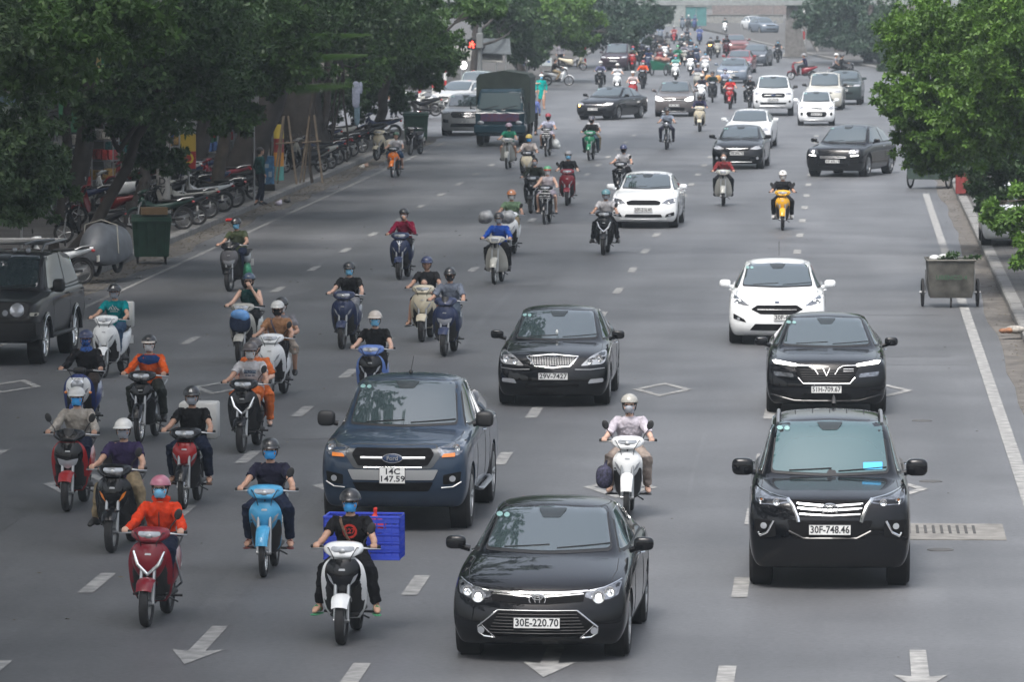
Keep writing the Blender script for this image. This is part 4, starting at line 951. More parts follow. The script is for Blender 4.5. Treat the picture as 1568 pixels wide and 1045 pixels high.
def torso_tubes(J, grow=0., fat=1.):
    P, Wt, Ch, N = map(Vector, (J['pel'], J['waist'], J['chest'], J['neck']))
    def oval(c, rx, ry, n=16): return [(c[0] + (rx + grow) * math.cos(2 * math.pi * i / n), c[1] + (ry + grow) * math.sin(2 * math.pi * i / n), c[2]) for i in range(n)]
    up = N + Vector((0, 0, -.02))
    return loft([oval(P + Vector((0, 0, -.07)), .10 * fat, .08 * fat), oval(P, .155 * fat, .115 * fat), oval(P * .5 + Wt * .5, .150 * fat, .11 * fat), oval(Wt, .138 * fat, .102 * fat), oval(Wt * .5 + Ch * .5, .15 * fat, .108), oval(Ch, .168, .112), oval(Ch * .45 + up * .55, .158, .10), oval(up * .78 + Ch * .22, .122, .082), oval(up * .95 + Ch * .05, .080, .062), oval(up + Vector((0, -.004, .012)), .056, .054)])
def body_geo(pose, o, fine):
    J = pose_joints(pose, o); g = [torso_tubes(J, 0, o.get('fat', 1.))]
    N, Hd = Vector(J['neck']), Vector(J['head'])
    g.append(tube([N - Vector((0, 0, .05)), N + Vector((0, 0, .03)), Hd - Vector((0, -.012, .03))], [.058, .048, .050], 10))
    hx = Hd
    g += [ell(hx + Vector((0, .012, .02)), (.076, .092, .098), 18, 12), ell(hx + Vector((0, -.022, -.045)), (.056, .062, .060), 14, 8), ell(hx + Vector((0, -.062, -.080)), (.024, .02, .018), 10, 6)]
    g += [tube([hx + Vector((0, -.078, .012)), hx + Vector((0, -.102, -.022)), hx + Vector((0, -.082, -.034))], [.009, .014, .010], 6, round_end=True)]
    g += [ell(hx + Vector((0, -.080, -.056)), (.026, .012, .010), 10, 6), tube([hx + Vector((-.05, -.066, .028)), hx + Vector((0, -.084, .030)), hx + Vector((.05, -.066, .028))], .012, 6)]
    for sx in (1, -1):
        g.append(ell(hx + Vector((.078 * sx, .012, -.012)), (.012, .022, .032), 8, 8)); g.append(ell(hx + Vector((.045 * sx, -.052, -.030)), (.026, .022, .022), 8, 6))
    for (sh, el, ha, curl), sx in zip(arms_of(J, o, pose), (1, -1)):
        wr = lerp(el, ha, .80)
        g.append(tube([lerp(sh, (0, sh[1], sh[2]), .25), sh, lerp(sh, el, .35), lerp(sh, el, .8), el, lerp(el, wr, .3), lerp(el, wr, .7), wr], [.046, .050, .046, .037, .035, .038, .029, .023], 10, round_end=True))
        g.append(hand(wr, ha, (1, 0, 0), sx, curl))
    for hip, knee, ank, toe in legs_of(J, o, pose):
        g.append(tube([lerp(hip, (0, hip[1], hip[2]), .3), hip, lerp(hip, knee, .4), lerp(hip, knee, .85), knee, lerp(knee, ank, .3), lerp(knee, ank, .75), ank], [.085, .086, .072, .052, .046, .050, .036, .034], 10, round_end=True))
        heel = Vector(ank) + (Vector(ank) - Vector(toe)) * .28; heel.z = toe[2] + .005
        g.append(tube([heel, lerp(ank, toe, .35), lerp(ank, toe, .8), Vector(toe)], [.032, .040, .040, .030], 10, flat=.7, round_end=True))
        g.append(tube([ank, heel], [.034, .03], 8, round_end=True))
    return join(*g)
def shirt_geo(pose, o):
    J = pose_joints(pose, o); T = torso_tubes(J, .014, o.get('fat', 1.)); n = 16
    rings = [T[0][i * n:(i + 1) * n] for i in range(len(T[0]) // n)]
    rings = rings[1:]; z0 = rings[0][0][2] - (.03 if o.get('long_hem') is None else o['long_hem'])
    rings[0] = [(x * 1.03, y, z0) for x, y, z in rings[0]]; g = [loft(rings)]
    k = {'none': .12, 'short': .62, 'half': .9, 'long': 1.9}[o.get('sleeve', 'short')]
    for sh, el, ha, curl in arms_of(J, o, pose):
        wr = lerp(el, ha, .82); a = lerp(sh, (0, sh[1], sh[2]), .3)
        if k < .2: g.append(tube([a, sh], [.060, .050], 10)); continue
        if k <= 1: e = lerp(sh, el, k); g.append(tube([a, sh, lerp(sh, el, k * .5), e], [.056, .062, .060, .058], 12))
        else: g.append(tube([a, sh, lerp(sh, el, .5), el, lerp(el, wr, .5), wr], [.056, .062, .057, .054, .044, .036], 12))
    return join(*g)
def skirt_geo(pose, o):
    J = pose_joints(pose, o); P = Vector(J['pel'])
    def oval(z, rx, ry, n=16): return [(P.x + rx * math.cos(2 * math.pi * i / n), P.y + ry * math.sin(2 * math.pi * i / n), z) for i in range(n)]
    return loft([oval(P.z + .12, .15, .12), oval(P.z - .05, .18, .14), oval(P.z - .25, .21, .16), oval(P.z - .42, .235, .18)])
def trouser_geo(pose, o):
    J = pose_joints(pose, o); P = Vector(J['pel']); k = {'shorts': .9, 'knee': 1.1, 'long': 1.95}[o.get('legs', 'long')]
    f = o.get('fat', 1.)
    def oval(z, rx, ry, n=16): return [(P.x + rx * math.cos(2 * math.pi * i / n), P.y + ry * math.sin(2 * math.pi * i / n), z) for i in range(n)]
    g = [loft([oval(P.z - .09, .10, .08), oval(P.z - .03, .165 * f, .122 * f), oval(P.z + .07, .160 * f, .120 * f)])]
    for hip, knee, ank, toe in legs_of(J, o, pose):
        a = lerp(hip, (0, hip[1], hip[2]), .3)
        if k < 1: g.append(tube([a, hip, lerp(hip, knee, .5), lerp(hip, knee, k)], [.094, .098, .092, .082], 12))
        elif k < 1.5: g.append(tube([a, hip, lerp(hip, knee, .6), knee, lerp(knee, ank, .15)], [.094, .098, .088, .082, .076], 12))
        else: g.append(tube([a, hip, lerp(hip, knee, .5), knee, lerp(knee, ank, .4), lerp(knee, ank, .95)], [.094, .098, .086, .082, .066, .056], 12))
    return join(*g)
def shoe_geo(pose, o, i, sandal=False):
    J = pose_joints(pose, o); hip, knee, ank, toe = legs_of(J, o, pose)[i]; A, T = Vector(ank), Vector(toe)
    heel = A + (A - T) * .3; heel.z = toe[2] + .0; t2 = T + (T - A) * .18; t2.z = T.z - .004
    if sandal: return join(tube([heel - Vector((0, 0, .036)), (heel + T) / 2 - Vector((0, 0, .036)), t2 - Vector((0, 0, .03))], [.04, .045, .042], 10, flat=.25, round_end=True), tube([A.lerp(T, .55) + Vector((.04, 0, -.01)), A.lerp(T, .62) + Vector((0, 0, .035)), A.lerp(T, .55) + Vector((-.04, 0, -.01))], .012, 6))
    return tube([heel + Vector((0, 0, -.0)), lerp(A, T, .3), lerp(A, T, .75), t2], [.044, .050, .048, .036], 12, flat=.72, round_end=True)
def helmet_geo(Hd, kind):
    c = Vector(Hd) + Vector((0, .016, .066)); rings = []
    for k in range(10):
        a = R([0, 8, 18, 30, 42, 54, 65, 75, 84, 89][k]); r = math.cos(a); ring = []
        for i in range(28):
            t = 2 * math.pi * i / 28; dz = -.045 * (1 - math.cos(t - math.pi / 2)) * .0
            low = (-.055 if math.sin(t) > -.35 else -.02) if kind == 'full' else (-.03 * max(0, math.sin(t) + .3))
            ring.append((c.x + .114 * r * math.cos(t), c.y + .135 * r * math.sin(t), c.z - .022 + (.106 * math.sin(a)) + low * (1 - math.sin(a)) ** 1.5))
        rings.append(ring)
    out = loft(rings, True, False); inner = [[(c.x + (x - c.x) * .92, c.y + (y - c.y) * .92, c.z + (z - c.z) * .92) for x, y, z in r] for r in rings]
    ii = loft(inner, True, False); n = len(out[0]); F = out[1] + [tuple(i + n for i in reversed(f)) for f in ii[1]] + [(i, (i + 1) % 28, n + (i + 1) % 28, n + i) for i in range(28)]
    F.append(tuple(range(9 * 28, 10 * 28)))
    return out[0] + ii[0], F
def visor_geo(Hd, ln=.05):
    c = Vector(Hd) + Vector((0, .016, .051)); V = []; m = 13
    for k, (s, dz) in enumerate(((1.0, .004), (1.0 + ln / .135, -.016))):
        for i in range(m):
            t = R(-150 + 120 * i / (m - 1)); s2 = 1 + (s - 1) * math.sin(math.pi * i / (m - 1)) ** .6
            V.append((c.x + .119 * s2 * math.cos(t), c.y + .136 * s2 * math.sin(t), c.z + dz))
    n = len(V); V += [(x, y, z - .006) for x, y, z in V]; F = []
    for i in range(m - 1):
        F += [(i, i + 1, m + i + 1, m + i), (n + i, n + m + i, n + m + i + 1, n + i + 1), (m + i, m + i + 1, n + m + i + 1, n + m + i)]
    return V, F
def mask_geo(Hd):
    c = Vector(Hd) + Vector((0, -.012, -.034)); V = []; m, r_ = 13, 7
    for k in range(r_):
        v = k / (r_ - 1); z = .040 - .098 * v; prof = [.0, .012, .017, .016, .010, .002, -.010][k]
        for i in range(m):
            t = -1 + 2 * i / (m - 1); x = .074 * t * (1 - .22 * v ** 2); y = -.083 - prof + .088 * abs(t) ** 2.2
            V.append((c.x + x, c.y + y, c.z + z - .006 * abs(t)))
    n = len(V); V += [(x * .98, y + .006, z) for x, y, z in V]; F = []
    for k in range(r_ - 1):
        for i in range(m - 1):
            a = k * m + i; F += [(a, a + 1, a + m + 1, a + m), (n + a, n + a + m, n + a + m + 1, n + a + 1)]
    for i in range(m - 1): F += [(i, i + 1, n + i + 1, n + i), ((r_ - 1) * m + i, (r_ - 1) * m + i + 1, n + (r_ - 1) * m + i + 1, n + (r_ - 1) * m + i)]
    return V, F
def hair_geo(Hd, long=False):
    c = Vector(Hd); g = [ell(c + Vector((0, .025, .032)), (.086, .098, .098), 18, 12, -20, 90), ell(c + Vector((0, .055, -.01)), (.08, .065, .075), 14, 8)]
    if long: g.append(tube([c + Vector((0, .09, .0)), c + Vector((0, .11, -.12)), c + Vector((0, .11, -.26))], [.06, .055, .03], 10, flat=.6, round_end=True))
    return join(*g)
PERSON_N = [0]
def make_person(label, loc, head=0., pose='scooter', shirt=None, legs=None, helmet=None, mask=None, skin=None, hair=True, shoes=None, group='riders on the motorbikes', fine=.012, o=None, scale=1., visor=True,
                sandal=False, glasses=False, print_=None, lean=0., hairlong=False, skirt=None, stripe=None, hkind='half', cap=False):
    o = dict(o or {}); skin = skin or SKIN
    root_key = repr((pose, sorted((k, v) for k, v in o.items() if k != 'x'), fine))
    bk = repr((pose, sorted((k, v) for k, v in o.items() if k in ('raise', 'point', 'fat', 'stride', 'hold', 'turn')), fine))
    rt = thing('person', label, 'person', loc, head, group, scale); rt.rotation_euler = (0, lean, head)
    J = pose_joints(pose, o); Hd = J['head']
    body = part('body', lambda: vox(body_geo(pose, o, fine), fine), skin, rt, 'B' + bk)
    part('shirt', lambda: vox(shirt_geo(pose, o), max(fine, .012), 2, .042), shirt or cloth('grey', (.2, .2, .2)), rt, 'S' + root_key)
    if skirt: part('skirt', lambda: vox(skirt_geo(pose, o), .015), skirt, rt, 'K' + root_key)
    part('trousers', lambda: vox(trouser_geo(pose, o), max(fine, .012), 2, .034), legs or cloth('dark_trousers', (.02, .022, .03)), rt, 'T' + root_key)
    hk = repr(Hd)
    for i in (0, 1): part('sandal' if sandal else 'shoe', lambda: shoe_geo(pose, o, i, sandal), shoes or BLACK, rt, 'Sh%d%s%s' % (i, sandal, bk), 60)
    part('hair', lambda: hair_geo(Hd, hairlong), HAIR, rt, 'H%d' % hairlong + hk, 80)
    for sx in (1, -1):
        part('eye', lambda: ell((Hd[0] + .032 * sx, Hd[1] - .078, Hd[2] + .008), (.014, .007, .0085), 8, 6), HAIR, rt, 'E%d' % sx + hk, 80)
    if helmet:
        h = part('helmet', lambda: helmet_geo(Hd, hkind), helmet, rt, 'He' + hkind + hk, 60)
        if visor: part('helmet_peak', lambda: visor_geo(Hd, .065 if cap else .03), helmet if visor is True else visor, h, 'Vi%d' % cap + hk, 60)
        if stripe: part('helmet_stripe', lambda: tube([(Hd[0], Hd[1] + .012 - .136 * math.cos(R(a)), Hd[2] + .023 + .120 * math.sin(R(a))) for a in range(25, 160, 12)], .022, 8, flat=.25) if True else None, stripe, h, 'Hs' + hk, 60)
        for sx in (1, -1): part('chin_strap', lambda: tube([(Hd[0] + .090 * sx, Hd[1] + .01, Hd[2] + .03), (Hd[0] + .078 * sx, Hd[1] - .01, Hd[2] - .05), (Hd[0] + .02 * sx, Hd[1] - .045, Hd[2] - .108)], .007, 6), BLACK, h, 'Cs%d' % sx + hk, 60)
    if mask: part('face_mask', lambda: mask_geo(Hd), mask, rt, 'M' + hk, 60)
    if glasses: part('glasses', lambda: join(*[tube([(Hd[0] + sx * .034 + .024 * math.cos(a), Hd[1] - .094, Hd[2] + .008 + .017 * math.sin(a)) for a in np.linspace(0, 6.28, 12)], .003, 5) for sx in (1, -1)], tube([(Hd[0] - .01, Hd[1] - .096, Hd[2] + .01), (Hd[0] + .01, Hd[1] - .096, Hd[2] + .01)], .003, 5)), BLACK, rt, 'G' + hk, 60)
    if print_:
        S = Surf([c for c in rt.children if c.name.startswith('shirt')][0].data)
        for nm, fn, mm in print_: part(nm, fn(S, J), mm, rt, None, 0)
    return rt
HELM = {}
def hm(name, col, rough=.3): return mat('helmet_' + name, col, rough, coat=.6, noise=.08)
MASK = dict(blue=mat('mask_blue', (.22, .56, .82), .85, spec=.2, noise=.08), white=mat('mask_white', (.62, .63, .64), .85, spec=.2, noise=.08), grey=mat('mask_grey', (.34, .36, .40), .85, spec=.2, noise=.1), black=mat('mask_black', (.02, .02, .022), .85, spec=.2), bright=mat('mask_bright', (.07, .40, .86), .85, spec=.2))

# ================================================================= THE STREET
rng = np.random.default_rng(11); rnd = random.Random(5)
def asphalt(name, base=.100):
    m = bpy.data.materials.new(name); m.use_nodes = True; t = m.node_tree; p = t.nodes['Principled BSDF']; N = t.nodes.new; L = t.links.new
    g = N('ShaderNodeNewGeometry'); mp = N('ShaderNodeMapping'); mp.inputs['Scale'].default_value = (.55, .045, 1); L(g.outputs['Position'], mp.inputs[0])
    n1 = N('ShaderNodeTexNoise'); n1.inputs['Scale'].default_value = 1.; n1.inputs['Detail'].default_value = 5; L(mp.outputs[0], n1.inputs['Vector'])     # worn wheel tracks along the lanes
    n2 = N('ShaderNodeTexNoise'); n2.inputs['Scale'].default_value = .35; n2.inputs['Detail'].default_value = 7; L(g.outputs['Position'], n2.inputs['Vector'])   # patches
    n3 = N('ShaderNodeTexNoise'); n3.inputs['Scale'].default_value = 14; n3.inputs['Detail'].default_value = 8; L(g.outputs['Position'], n3.inputs['Vector'])   # stones
    vo = N('ShaderNodeTexVoronoi'); vo.feature = 'DISTANCE_TO_EDGE'; vo.inputs['Scale'].default_value = .13; 
    md = N('ShaderNodeMix'); md.data_type = 'VECTOR'; md.inputs[0].default_value = .18; L(g.outputs['Position'], md.inputs[4]); 
    ns = N('ShaderNodeTexNoise'); ns.inputs['Scale'].default_value = .6; ns.inputs['Detail'].default_value = 5; L(g.outputs['Position'], ns.inputs['Vector'])
    sc_ = N('ShaderNodeVectorMath'); sc_.operation = 'SCALE'; sc_.inputs['Scale'].default_value = 60; L(ns.outputs['Color'], sc_.inputs[0]); L(sc_.outputs[0], md.inputs[5]); L(md.outputs[1], vo.inputs['Vector'])
    ck = N('ShaderNodeMapRange'); ck.inputs[1].default_value = .0; ck.inputs[2].default_value = .004; ck.inputs[3].default_value = .72; ck.inputs[4].default_value = 1; L(vo.outputs['Distance'], ck.inputs[0])
    def rng_(src, lo, hi, a=.32, b=.68):
        r = N('ShaderNodeMapRange'); r.inputs[1].default_value = a; r.inputs[2].default_value = b; r.inputs[3].default_value = lo; r.inputs[4].default_value = hi; L(src, r.inputs[0]); return r.outputs[0]
    def mul(a, b):
        q = N('ShaderNodeMath'); q.operation = 'MULTIPLY'; L(a, q.inputs[0]); L(b, q.inputs[1]); return q.outputs[0]
    v = mul(mul(mul(rng_(n1.outputs['Fac'], .78, 1.22), rng_(n2.outputs['Fac'], .80, 1.18)), rng_(n3.outputs['Fac'], .86, 1.16)), ck.outputs[0])
    sc = N('ShaderNodeVectorMath'); sc.operation = 'SCALE'; sc.inputs[0].default_value = (base * .96, base * .985, base * 1.045); L(v, sc.inputs['Scale']); L(sc.outputs[0], p.inputs['Base Color'])
    b = N('ShaderNodeBump'); b.inputs['Strength'].default_value = .35; b.inputs['Distance'].default_value = .01; L(n3.outputs['Fac'], b.inputs['Height']); L(b.outputs[0], p.inputs['Normal'])
    p.inputs['Roughness'].default_value = .50; p.inputs['Specular IOR Level'].default_value = .5
    return m
def flat(name, poly, z, m, kind='structure', label=None, cat=None, group=None, top=None):
    g = ([(x, y, z) for x, y in poly], [tuple(range(len(poly)))]) if top is None else loft([[(x, y, z) for x, y in poly], [(x, y, top) for x, y in poly]])
    o = part(name, g, m, None, smooth=0)
    return tag(o, label, cat, group, kind)
def slab_mat(name, col, sx=.4, sy=.4):
    m = bpy.data.materials.new(name); m.use_nodes = True; t = m.node_tree; p = t.nodes['Principled BSDF']; N = t.nodes.new; L = t.links.new
    g = N('ShaderNodeNewGeometry'); b = N('ShaderNodeTexBrick'); b.offset = 0.5; b.inputs['Scale'].default_value = 1; b.inputs['Brick Width'].default_value = sx; b.inputs['Row Height'].default_value = sy; b.inputs['Mortar Size'].default_value = .012
    b.inputs['Color1'].default_value = (*col, 1); b.inputs['Color2'].default_value = (*[c * .82 for c in col], 1); b.inputs['Mortar'].default_value = (*[c * .4 for c in col], 1); L(g.outputs['Position'], b.inputs['Vector'])
    n = N('ShaderNodeTexNoise'); n.inputs['Scale'].default_value = .9; n.inputs['Detail'].default_value = 8; L(g.outputs['Position'], n.inputs['Vector'])
    r = N('ShaderNodeMapRange'); r.inputs[1].default_value = .3; r.inputs[2].default_value = .7; r.inputs[3].default_value = .6; r.inputs[4].default_value = 1.15; L(n.outputs['Fac'], r.inputs[0])
    s = N('ShaderNodeVectorMath'); s.operation = 'SCALE'; L(b.outputs['Color'], s.inputs[0]); L(r.outputs[0], s.inputs['Scale']); L(s.outputs[0], p.inputs['Base Color']); p.inputs['Roughness'].default_value = .85
    return m
ASPH = asphalt('asphalt'); WALK = slab_mat('pavers', (.095, .092, .088)); KERB = mat('kerb_concrete', (.17, .168, .162), .85, noise=.25, nscale=2.5, bump=.3)
PAINTW = mat('road_paint', (.155, .155, .155), .8, noise=.35, nscale=5., bump=.1, alt=(.32, .32, .31)); DIRT = mat('gutter_dirt', (.098, .090, .081), .95, noise=.4, nscale=2.2, bump=.5)
XL, XR = -16.75, 3.3
def setting():
    flat('ground', [(-1500, -300), (1500, -300), (1500, 3000), (-1500, 3000)], -.02, mat('bare_ground', (.10, .095, .09), .95, noise=.3, nscale=.2))
    road = [(XL - .02, -60), (XR + .02, -60), (XR + .02, 236), (8, 242), (90, 242), (90, 322), (8, 324), (3.9, 337), (-2.7, 408), (-10.7, 507), (-22, 640), (-36, 640), (-19.5, 440), (-17.2, 310), (-22, 300), (-120, 300), (-120, 232), (-22, 232), (XL - .02, 222)]
    flat('road', road, 0, ASPH)
    def walk(name, poly):
        o = flat(name, poly, -.01, WALK, top=.15)
        inner = o
    walk('sidewalk_left', [(XL - .25, -60), (XL - .25, 222), (-22, 231.5), (-48, 231.5), (-48, -60)])
    walk('sidewalk_right', [(XR + .25, -60), (30, -60), (30, 241.5), (8, 241.5), (XR + .25, 236)])
    walk('sidewalk_left_far', [(-17.45, 310), (-19.75, 440), (-36.3, 640), (-120, 640), (-120, 300.5), (-22, 300.5)])
    walk('median_far', [(4.2, 337), (-2.4, 408), (-10.4, 507), (-21.7, 640), (90, 640), (90, 322.5), (8, 324.5)])
    def kerb(name, pts, w):
        P = [Vector((x, y, 0)) for x, y in pts]; g = []
        for a, b in zip(P[:-1], P[1:]):
            d = (b - a).normalized(); n = Vector((d.y, -d.x, 0)) * w; L_ = (b - a).length; k = max(1, int(L_ / 1.0)) if L_ < 300 else max(1, int(L_))
            for i in range(k):
                s0, s1 = a + d * (L_ * i / k + .006), a + d * (L_ * (i + 1) / k - .006)
                jz = rnd.uniform(-.006, .006)
                g.append(loft([[tuple(s0 + Vector((0, 0, -.02))), tuple(s0 + Vector((0, 0, .135 + jz))), tuple(s0 + n * .12 + Vector((0, 0, .158 + jz))), tuple(s0 + n + Vector((0, 0, .158 + jz))), tuple(s0 + n + Vector((0, 0, -.02)))],
                               [tuple(s1 + Vector((0, 0, -.02))), tuple(s1 + Vector((0, 0, .135 + jz))), tuple(s1 + n * .12 + Vector((0, 0, .158 + jz))), tuple(s1 + n + Vector((0, 0, .158 + jz))), tuple(s1 + n + Vector((0, 0, -.02)))]]))
        tag(part(name, join(*g), KERB, None, smooth=0), kind='structure')
    kerb('kerb_left', [(XL, 20), (XL, 222), (-22, 231.9)], -.25); kerb('kerb_right', [(XR, 20), (XR, 236), (8, 241.8)], .25)
    kerb('kerb_left_far', [(-22, 300.2), (-17.2, 310), (-19.5, 440), (-36, 640)], -.25); kerb('kerb_right_far', [(8, 324), (3.9, 337), (-2.7, 408), (-10.7, 507)], .25)
    def wavy(x0, x1, y0, y1, z, n=60, amp=.16):
        a = [(x0 + rnd.uniform(-amp, amp), y0 + (y1 - y0) * i / n) for i in range(n + 1)]; b = [(x1, y0 + (y1 - y0) * i / n) for i in range(n, -1, -1)]
        return a + b
    flat('gutter_left', wavy(-15.95, XL - .0, 40, 221, .004), .004, DIRT); flat('gutter_right', wavy(2.85, XR - .0, 40, 235, .004, amp=.10), .004, DIRT)
    # painted markings (flush sheets)
    g = []
    for X in (-4.84, -1.16, -8.48, -12.14):
        for k in range(-3, 21):
            y = 61.4 + 8 * k; g.append(([(X - .09, y, .008), (X + .09, y, .008), (X + .09, y + 2, .008), (X - .09, y + 2, .008)], [(0, 1, 2, 3)]))
    for X in (-12.0, -8.0):
        for k in range(0, 9):
            y = 345 + 8 * k; x = X - .115 * (y - 337); g.append(([(x - .09, y, .008), (x + .09, y, .008), (x - .13, y + 2, .008), (x - .31, y + 2, .008)], [(0, 1, 2, 3)]))
    tag(part('lane_dashes', join(*g), PAINTW, None, smooth=0), kind='structure')
    g = [([(X - w_, y0, .008), (X + w_, y0, .008), (X + w_, y1, .008), (X - w_, y1, .008)], [(0, 1, 2, 3)]) for X, w_, y0, y1 in ((-15.45, .05, 20, 214), (2.42, .095, 20, 168))]
    tag(part('edge_lines', join(*g), PAINTW, None, smooth=0), kind='structure')
    g = []
    for X in (.63, -3.0, -6.66, -10.31, -13.8):
        for Y in (74.2, 91.2):
            o_ = [(0, -1.5), (.5, 0), (0, 1.5), (-.5, 0)]; k = .155
            i_ = [(0, -1.5 + k * 2.9), (.5 - k, 0), (0, 1.5 - k * 2.9), (-.5 + k, 0)]
            g.append(([(X + a, Y + b, .008) for a, b in o_ + i_], [(0, 1, 5, 4), (1, 2, 6, 5), (2, 3, 7, 6), (3, 0, 4, 7)]))
    tag(part('crossing_diamonds', join(*g), PAINTW, None, smooth=0), kind='structure')
    g = []
    for X, Y in ((-6.62, 55.2), (-2.96, 54.4), (.76, 53.6), (-10.3, 56.0)):
        g.append(([(X, Y, .008), (X + .27, Y + 1.2, .008), (X + .09, Y + 1.08, .008), (X + .085, Y + 3.2, .008), (X - .085, Y + 3.2, .008), (X - .09, Y + 1.08, .008), (X - .27, Y + 1.2, .008)], [(0, 1, 2, 5, 6), (2, 3, 4, 5)]))
    tag(part('lane_arrows', join(*g), PAINTW, None, smooth=0), kind='structure')
    # repairs in the asphalt
    A2 = asphalt('asphalt_old_patch', .112); A3 = asphalt('asphalt_dark_patch', .088)
    for i, (x0, x1, y0, y1, m_) in enumerate(((-4.4, 1.9, 110.6, 110.9, A2), (-6.2, 2.2, 134, 134.25, A2), (-15, -6.2, 139.5, 139.9, A2), (-8.2, -6.5, 120, 129, A2), (.3, 1.9, 99, 101.5, A3), (-11.9, -10.4, 66, 71, A3), (-12, -9, 157, 158, A2))):
        flat('asphalt_patch', [(x0, y0), (x1, y0 + .1), (x1 - .05, y1), (x0 + .08, y1 + .05)], .004, m_)
    def ribbon(pts, w_, z, m_, nm):
        P = [Vector(p) for p in pts]; a = []; b = []
        for i, p in enumerate(P):
            d = (P[min(i + 1, len(P) - 1)] - P[max(i - 1, 0)]).normalized(); n_ = Vector((-d.y, d.x)) * w_ * rnd.uniform(.6, 1.2); a.append((p.x + n_.x, p.y + n_.y, z)); b.append((p.x - n_.x, p.y - n_.y, z))
        k = len(a); return a + b, [(i, i + 1, k + i + 1, k + i) for i in range(k - 1)]
    TAR = mat('tar_seam', (.062, .063, .066), .7); g = []
    for x0, y0, L_, s_ in ():
        pts = []; x = x0
        for i in range(int(L_ / .8)): x += s_ * .8 + rnd.uniform(-.035, .035); pts.append((x, y0 + i * .8))
        g.append(ribbon(pts, .010, .0035, TAR, ''))
    for y0, x0, x1 in ((81.5, -8.3, -5.1), (97, -1, 2.2)):
        pts = [(x0 + (x1 - x0) * i / 14, y0 + rnd.uniform(-.10, .10)) for i in range(15)]; g.append(ribbon(pts, .018, .0035, TAR, ''))
    tag(part('tar_seams', join(*g), TAR, None, smooth=0), kind='structure')
    for k, pp in enumerate((((285, 990), (330, 930), (390, 860), (450, 790), (505, 735)), ((1055, 760), (1062, 720), (1072, 690), (1080, 665)), ((690, 545), (740, 490), (800, 430)))):
        g = ribbon([(at(*q).x, at(*q).y) for q in pp], [.16, .04, .08][k], .003, A2, ''); tag(part('dust_streak', g, A2, None, smooth=0), kind='structure')
    # drain grate in the right lane
    X0, X1, Y0, Y1 = .66, 1.86, 67.7, 69.6
    gr = thing('drain_grate', 'rectangular concrete drain cover with slotted grating beside the black off-roader', 'drain grate', ((X0 + X1) / 2, (Y0 + Y1) / 2, 0))
    part('slab', cbox((0, 0, .006), (X1 - X0 + .25, Y1 - Y0, .012), .002), mat('drain_concrete', (.17, .165, .155), .9, noise=.3, bump=.4), gr)
    part('grating', join(*[cbox((-.55 + i * .1, .2, .0155), (.035, .95, .006), .001) for i in range(10)]), mat('slot_dark', (.05, .05, .05), .9), gr)
    for (px, py) in ((1412, 645), (1425, 738), (1440, 843)):
        p = at(px, py); tag(part('dent_disc', lathe([(.001, .012), (.14, .012), (.16, .006), (.16, 0)], (0, 0, 0), 'z', 20), mat('dent_dark', (.07, .07, .07), .8), None, 'manhole', 0, p), 'small round dark disc standing in for a dent in the right lane', 'manhole cover', 'dark discs for dents in the right lane')  # flat dark discs stand in for dents in the asphalt
    # litter: leaves along the gutters
    V = []; F = []
    def leaflet(x, y, z, s, a):
        k = len(V); c, d = math.cos(a) * s, math.sin(a) * s
        V.extend([(x - c, y - d, z), (x + d * .4, y - c * .4, z + s * .3), (x + c, y + d, z + s * .1), (x - d * .4, y + c * .4, z + s * .2)]); F.append((k, k + 1, k + 2, k + 3))
    for i in range(2600):
        y = rnd.uniform(85, 215); x = -16.72 + abs(rnd.gauss(0, .42)); leaflet(x, y, .014, rnd.uniform(.02, .055), rnd.uniform(0, 6.3))
    for i in range(260): leaflet(rnd.uniform(-15.5, -8) , rnd.uniform(58, 200), .008, rnd.uniform(.015, .045), rnd.uniform(0, 6.3))
    for i in range(700): leaflet(3.27 - abs(rnd.gauss(0, .22)), rnd.uniform(75, 230), .014, rnd.uniform(.015, .04), rnd.uniform(0, 6.3))
    for i in range(90): leaflet(rnd.uniform(-8, 2.6), rnd.uniform(56, 180), .008, rnd.uniform(.012, .03), rnd.uniform(0, 6.3))
    tag(part('leaf_litter', (V, F), mat('dead_leaves', (.16, .14, .09), .9, noise=.5, nscale=1.3), None, smooth=0), 'dry leaves scattered along the gutters and over the asphalt', 'leaves', kind='stuff')
# ----------------------------------------------------------------- trees
def leafmat(name, col, vary=.45):
    m = bpy.data.materials.new(name); m.use_nodes = True; t = m.node_tree; p = t.nodes['Principled BSDF']; N = t.nodes.new; L = t.links.new
    a = N('ShaderNodeAttribute'); a.attribute_name = 'tone'
    r = N('ShaderNodeMix'); r.data_type = 'RGBA'; L(a.outputs['Fac'], r.inputs[0])
    r.inputs[6].default_value = (*[c * (1 - vary) for c in col], 1); r.inputs[7].default_value = (col[0] * (1 + vary * 1.6), col[1] * (1 + vary), col[2] * (1 + vary * .3), 1)
    L(r.outputs[2], p.inputs['Base Color']); p.inputs['Roughness'].default_value = .5; p.inputs['Specular IOR Level'].default_value = .35
    tr = N('ShaderNodeBsdfTranslucent'); L(r.outputs[2], tr.inputs['Color']); mx = N('ShaderNodeMixShader'); mx.inputs[0].default_value = .30
    L(p.outputs[0], mx.inputs[1]); L(tr.outputs[0], mx.inputs[2]); L(mx.outputs[0], t.nodes['Material Output'].inputs['Surface'])
    return m
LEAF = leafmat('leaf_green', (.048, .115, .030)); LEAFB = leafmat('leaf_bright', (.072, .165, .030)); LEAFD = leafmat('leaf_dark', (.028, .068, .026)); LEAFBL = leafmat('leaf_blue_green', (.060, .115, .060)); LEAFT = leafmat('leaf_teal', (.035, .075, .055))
BARK = mat('bark', (.055, .045, .036), .95, noise=.35, nscale=5, bump=.8); BARKD = mat('bark_dark', (.035, .030, .027), .95, noise=.35, nscale=4, bump=.8)
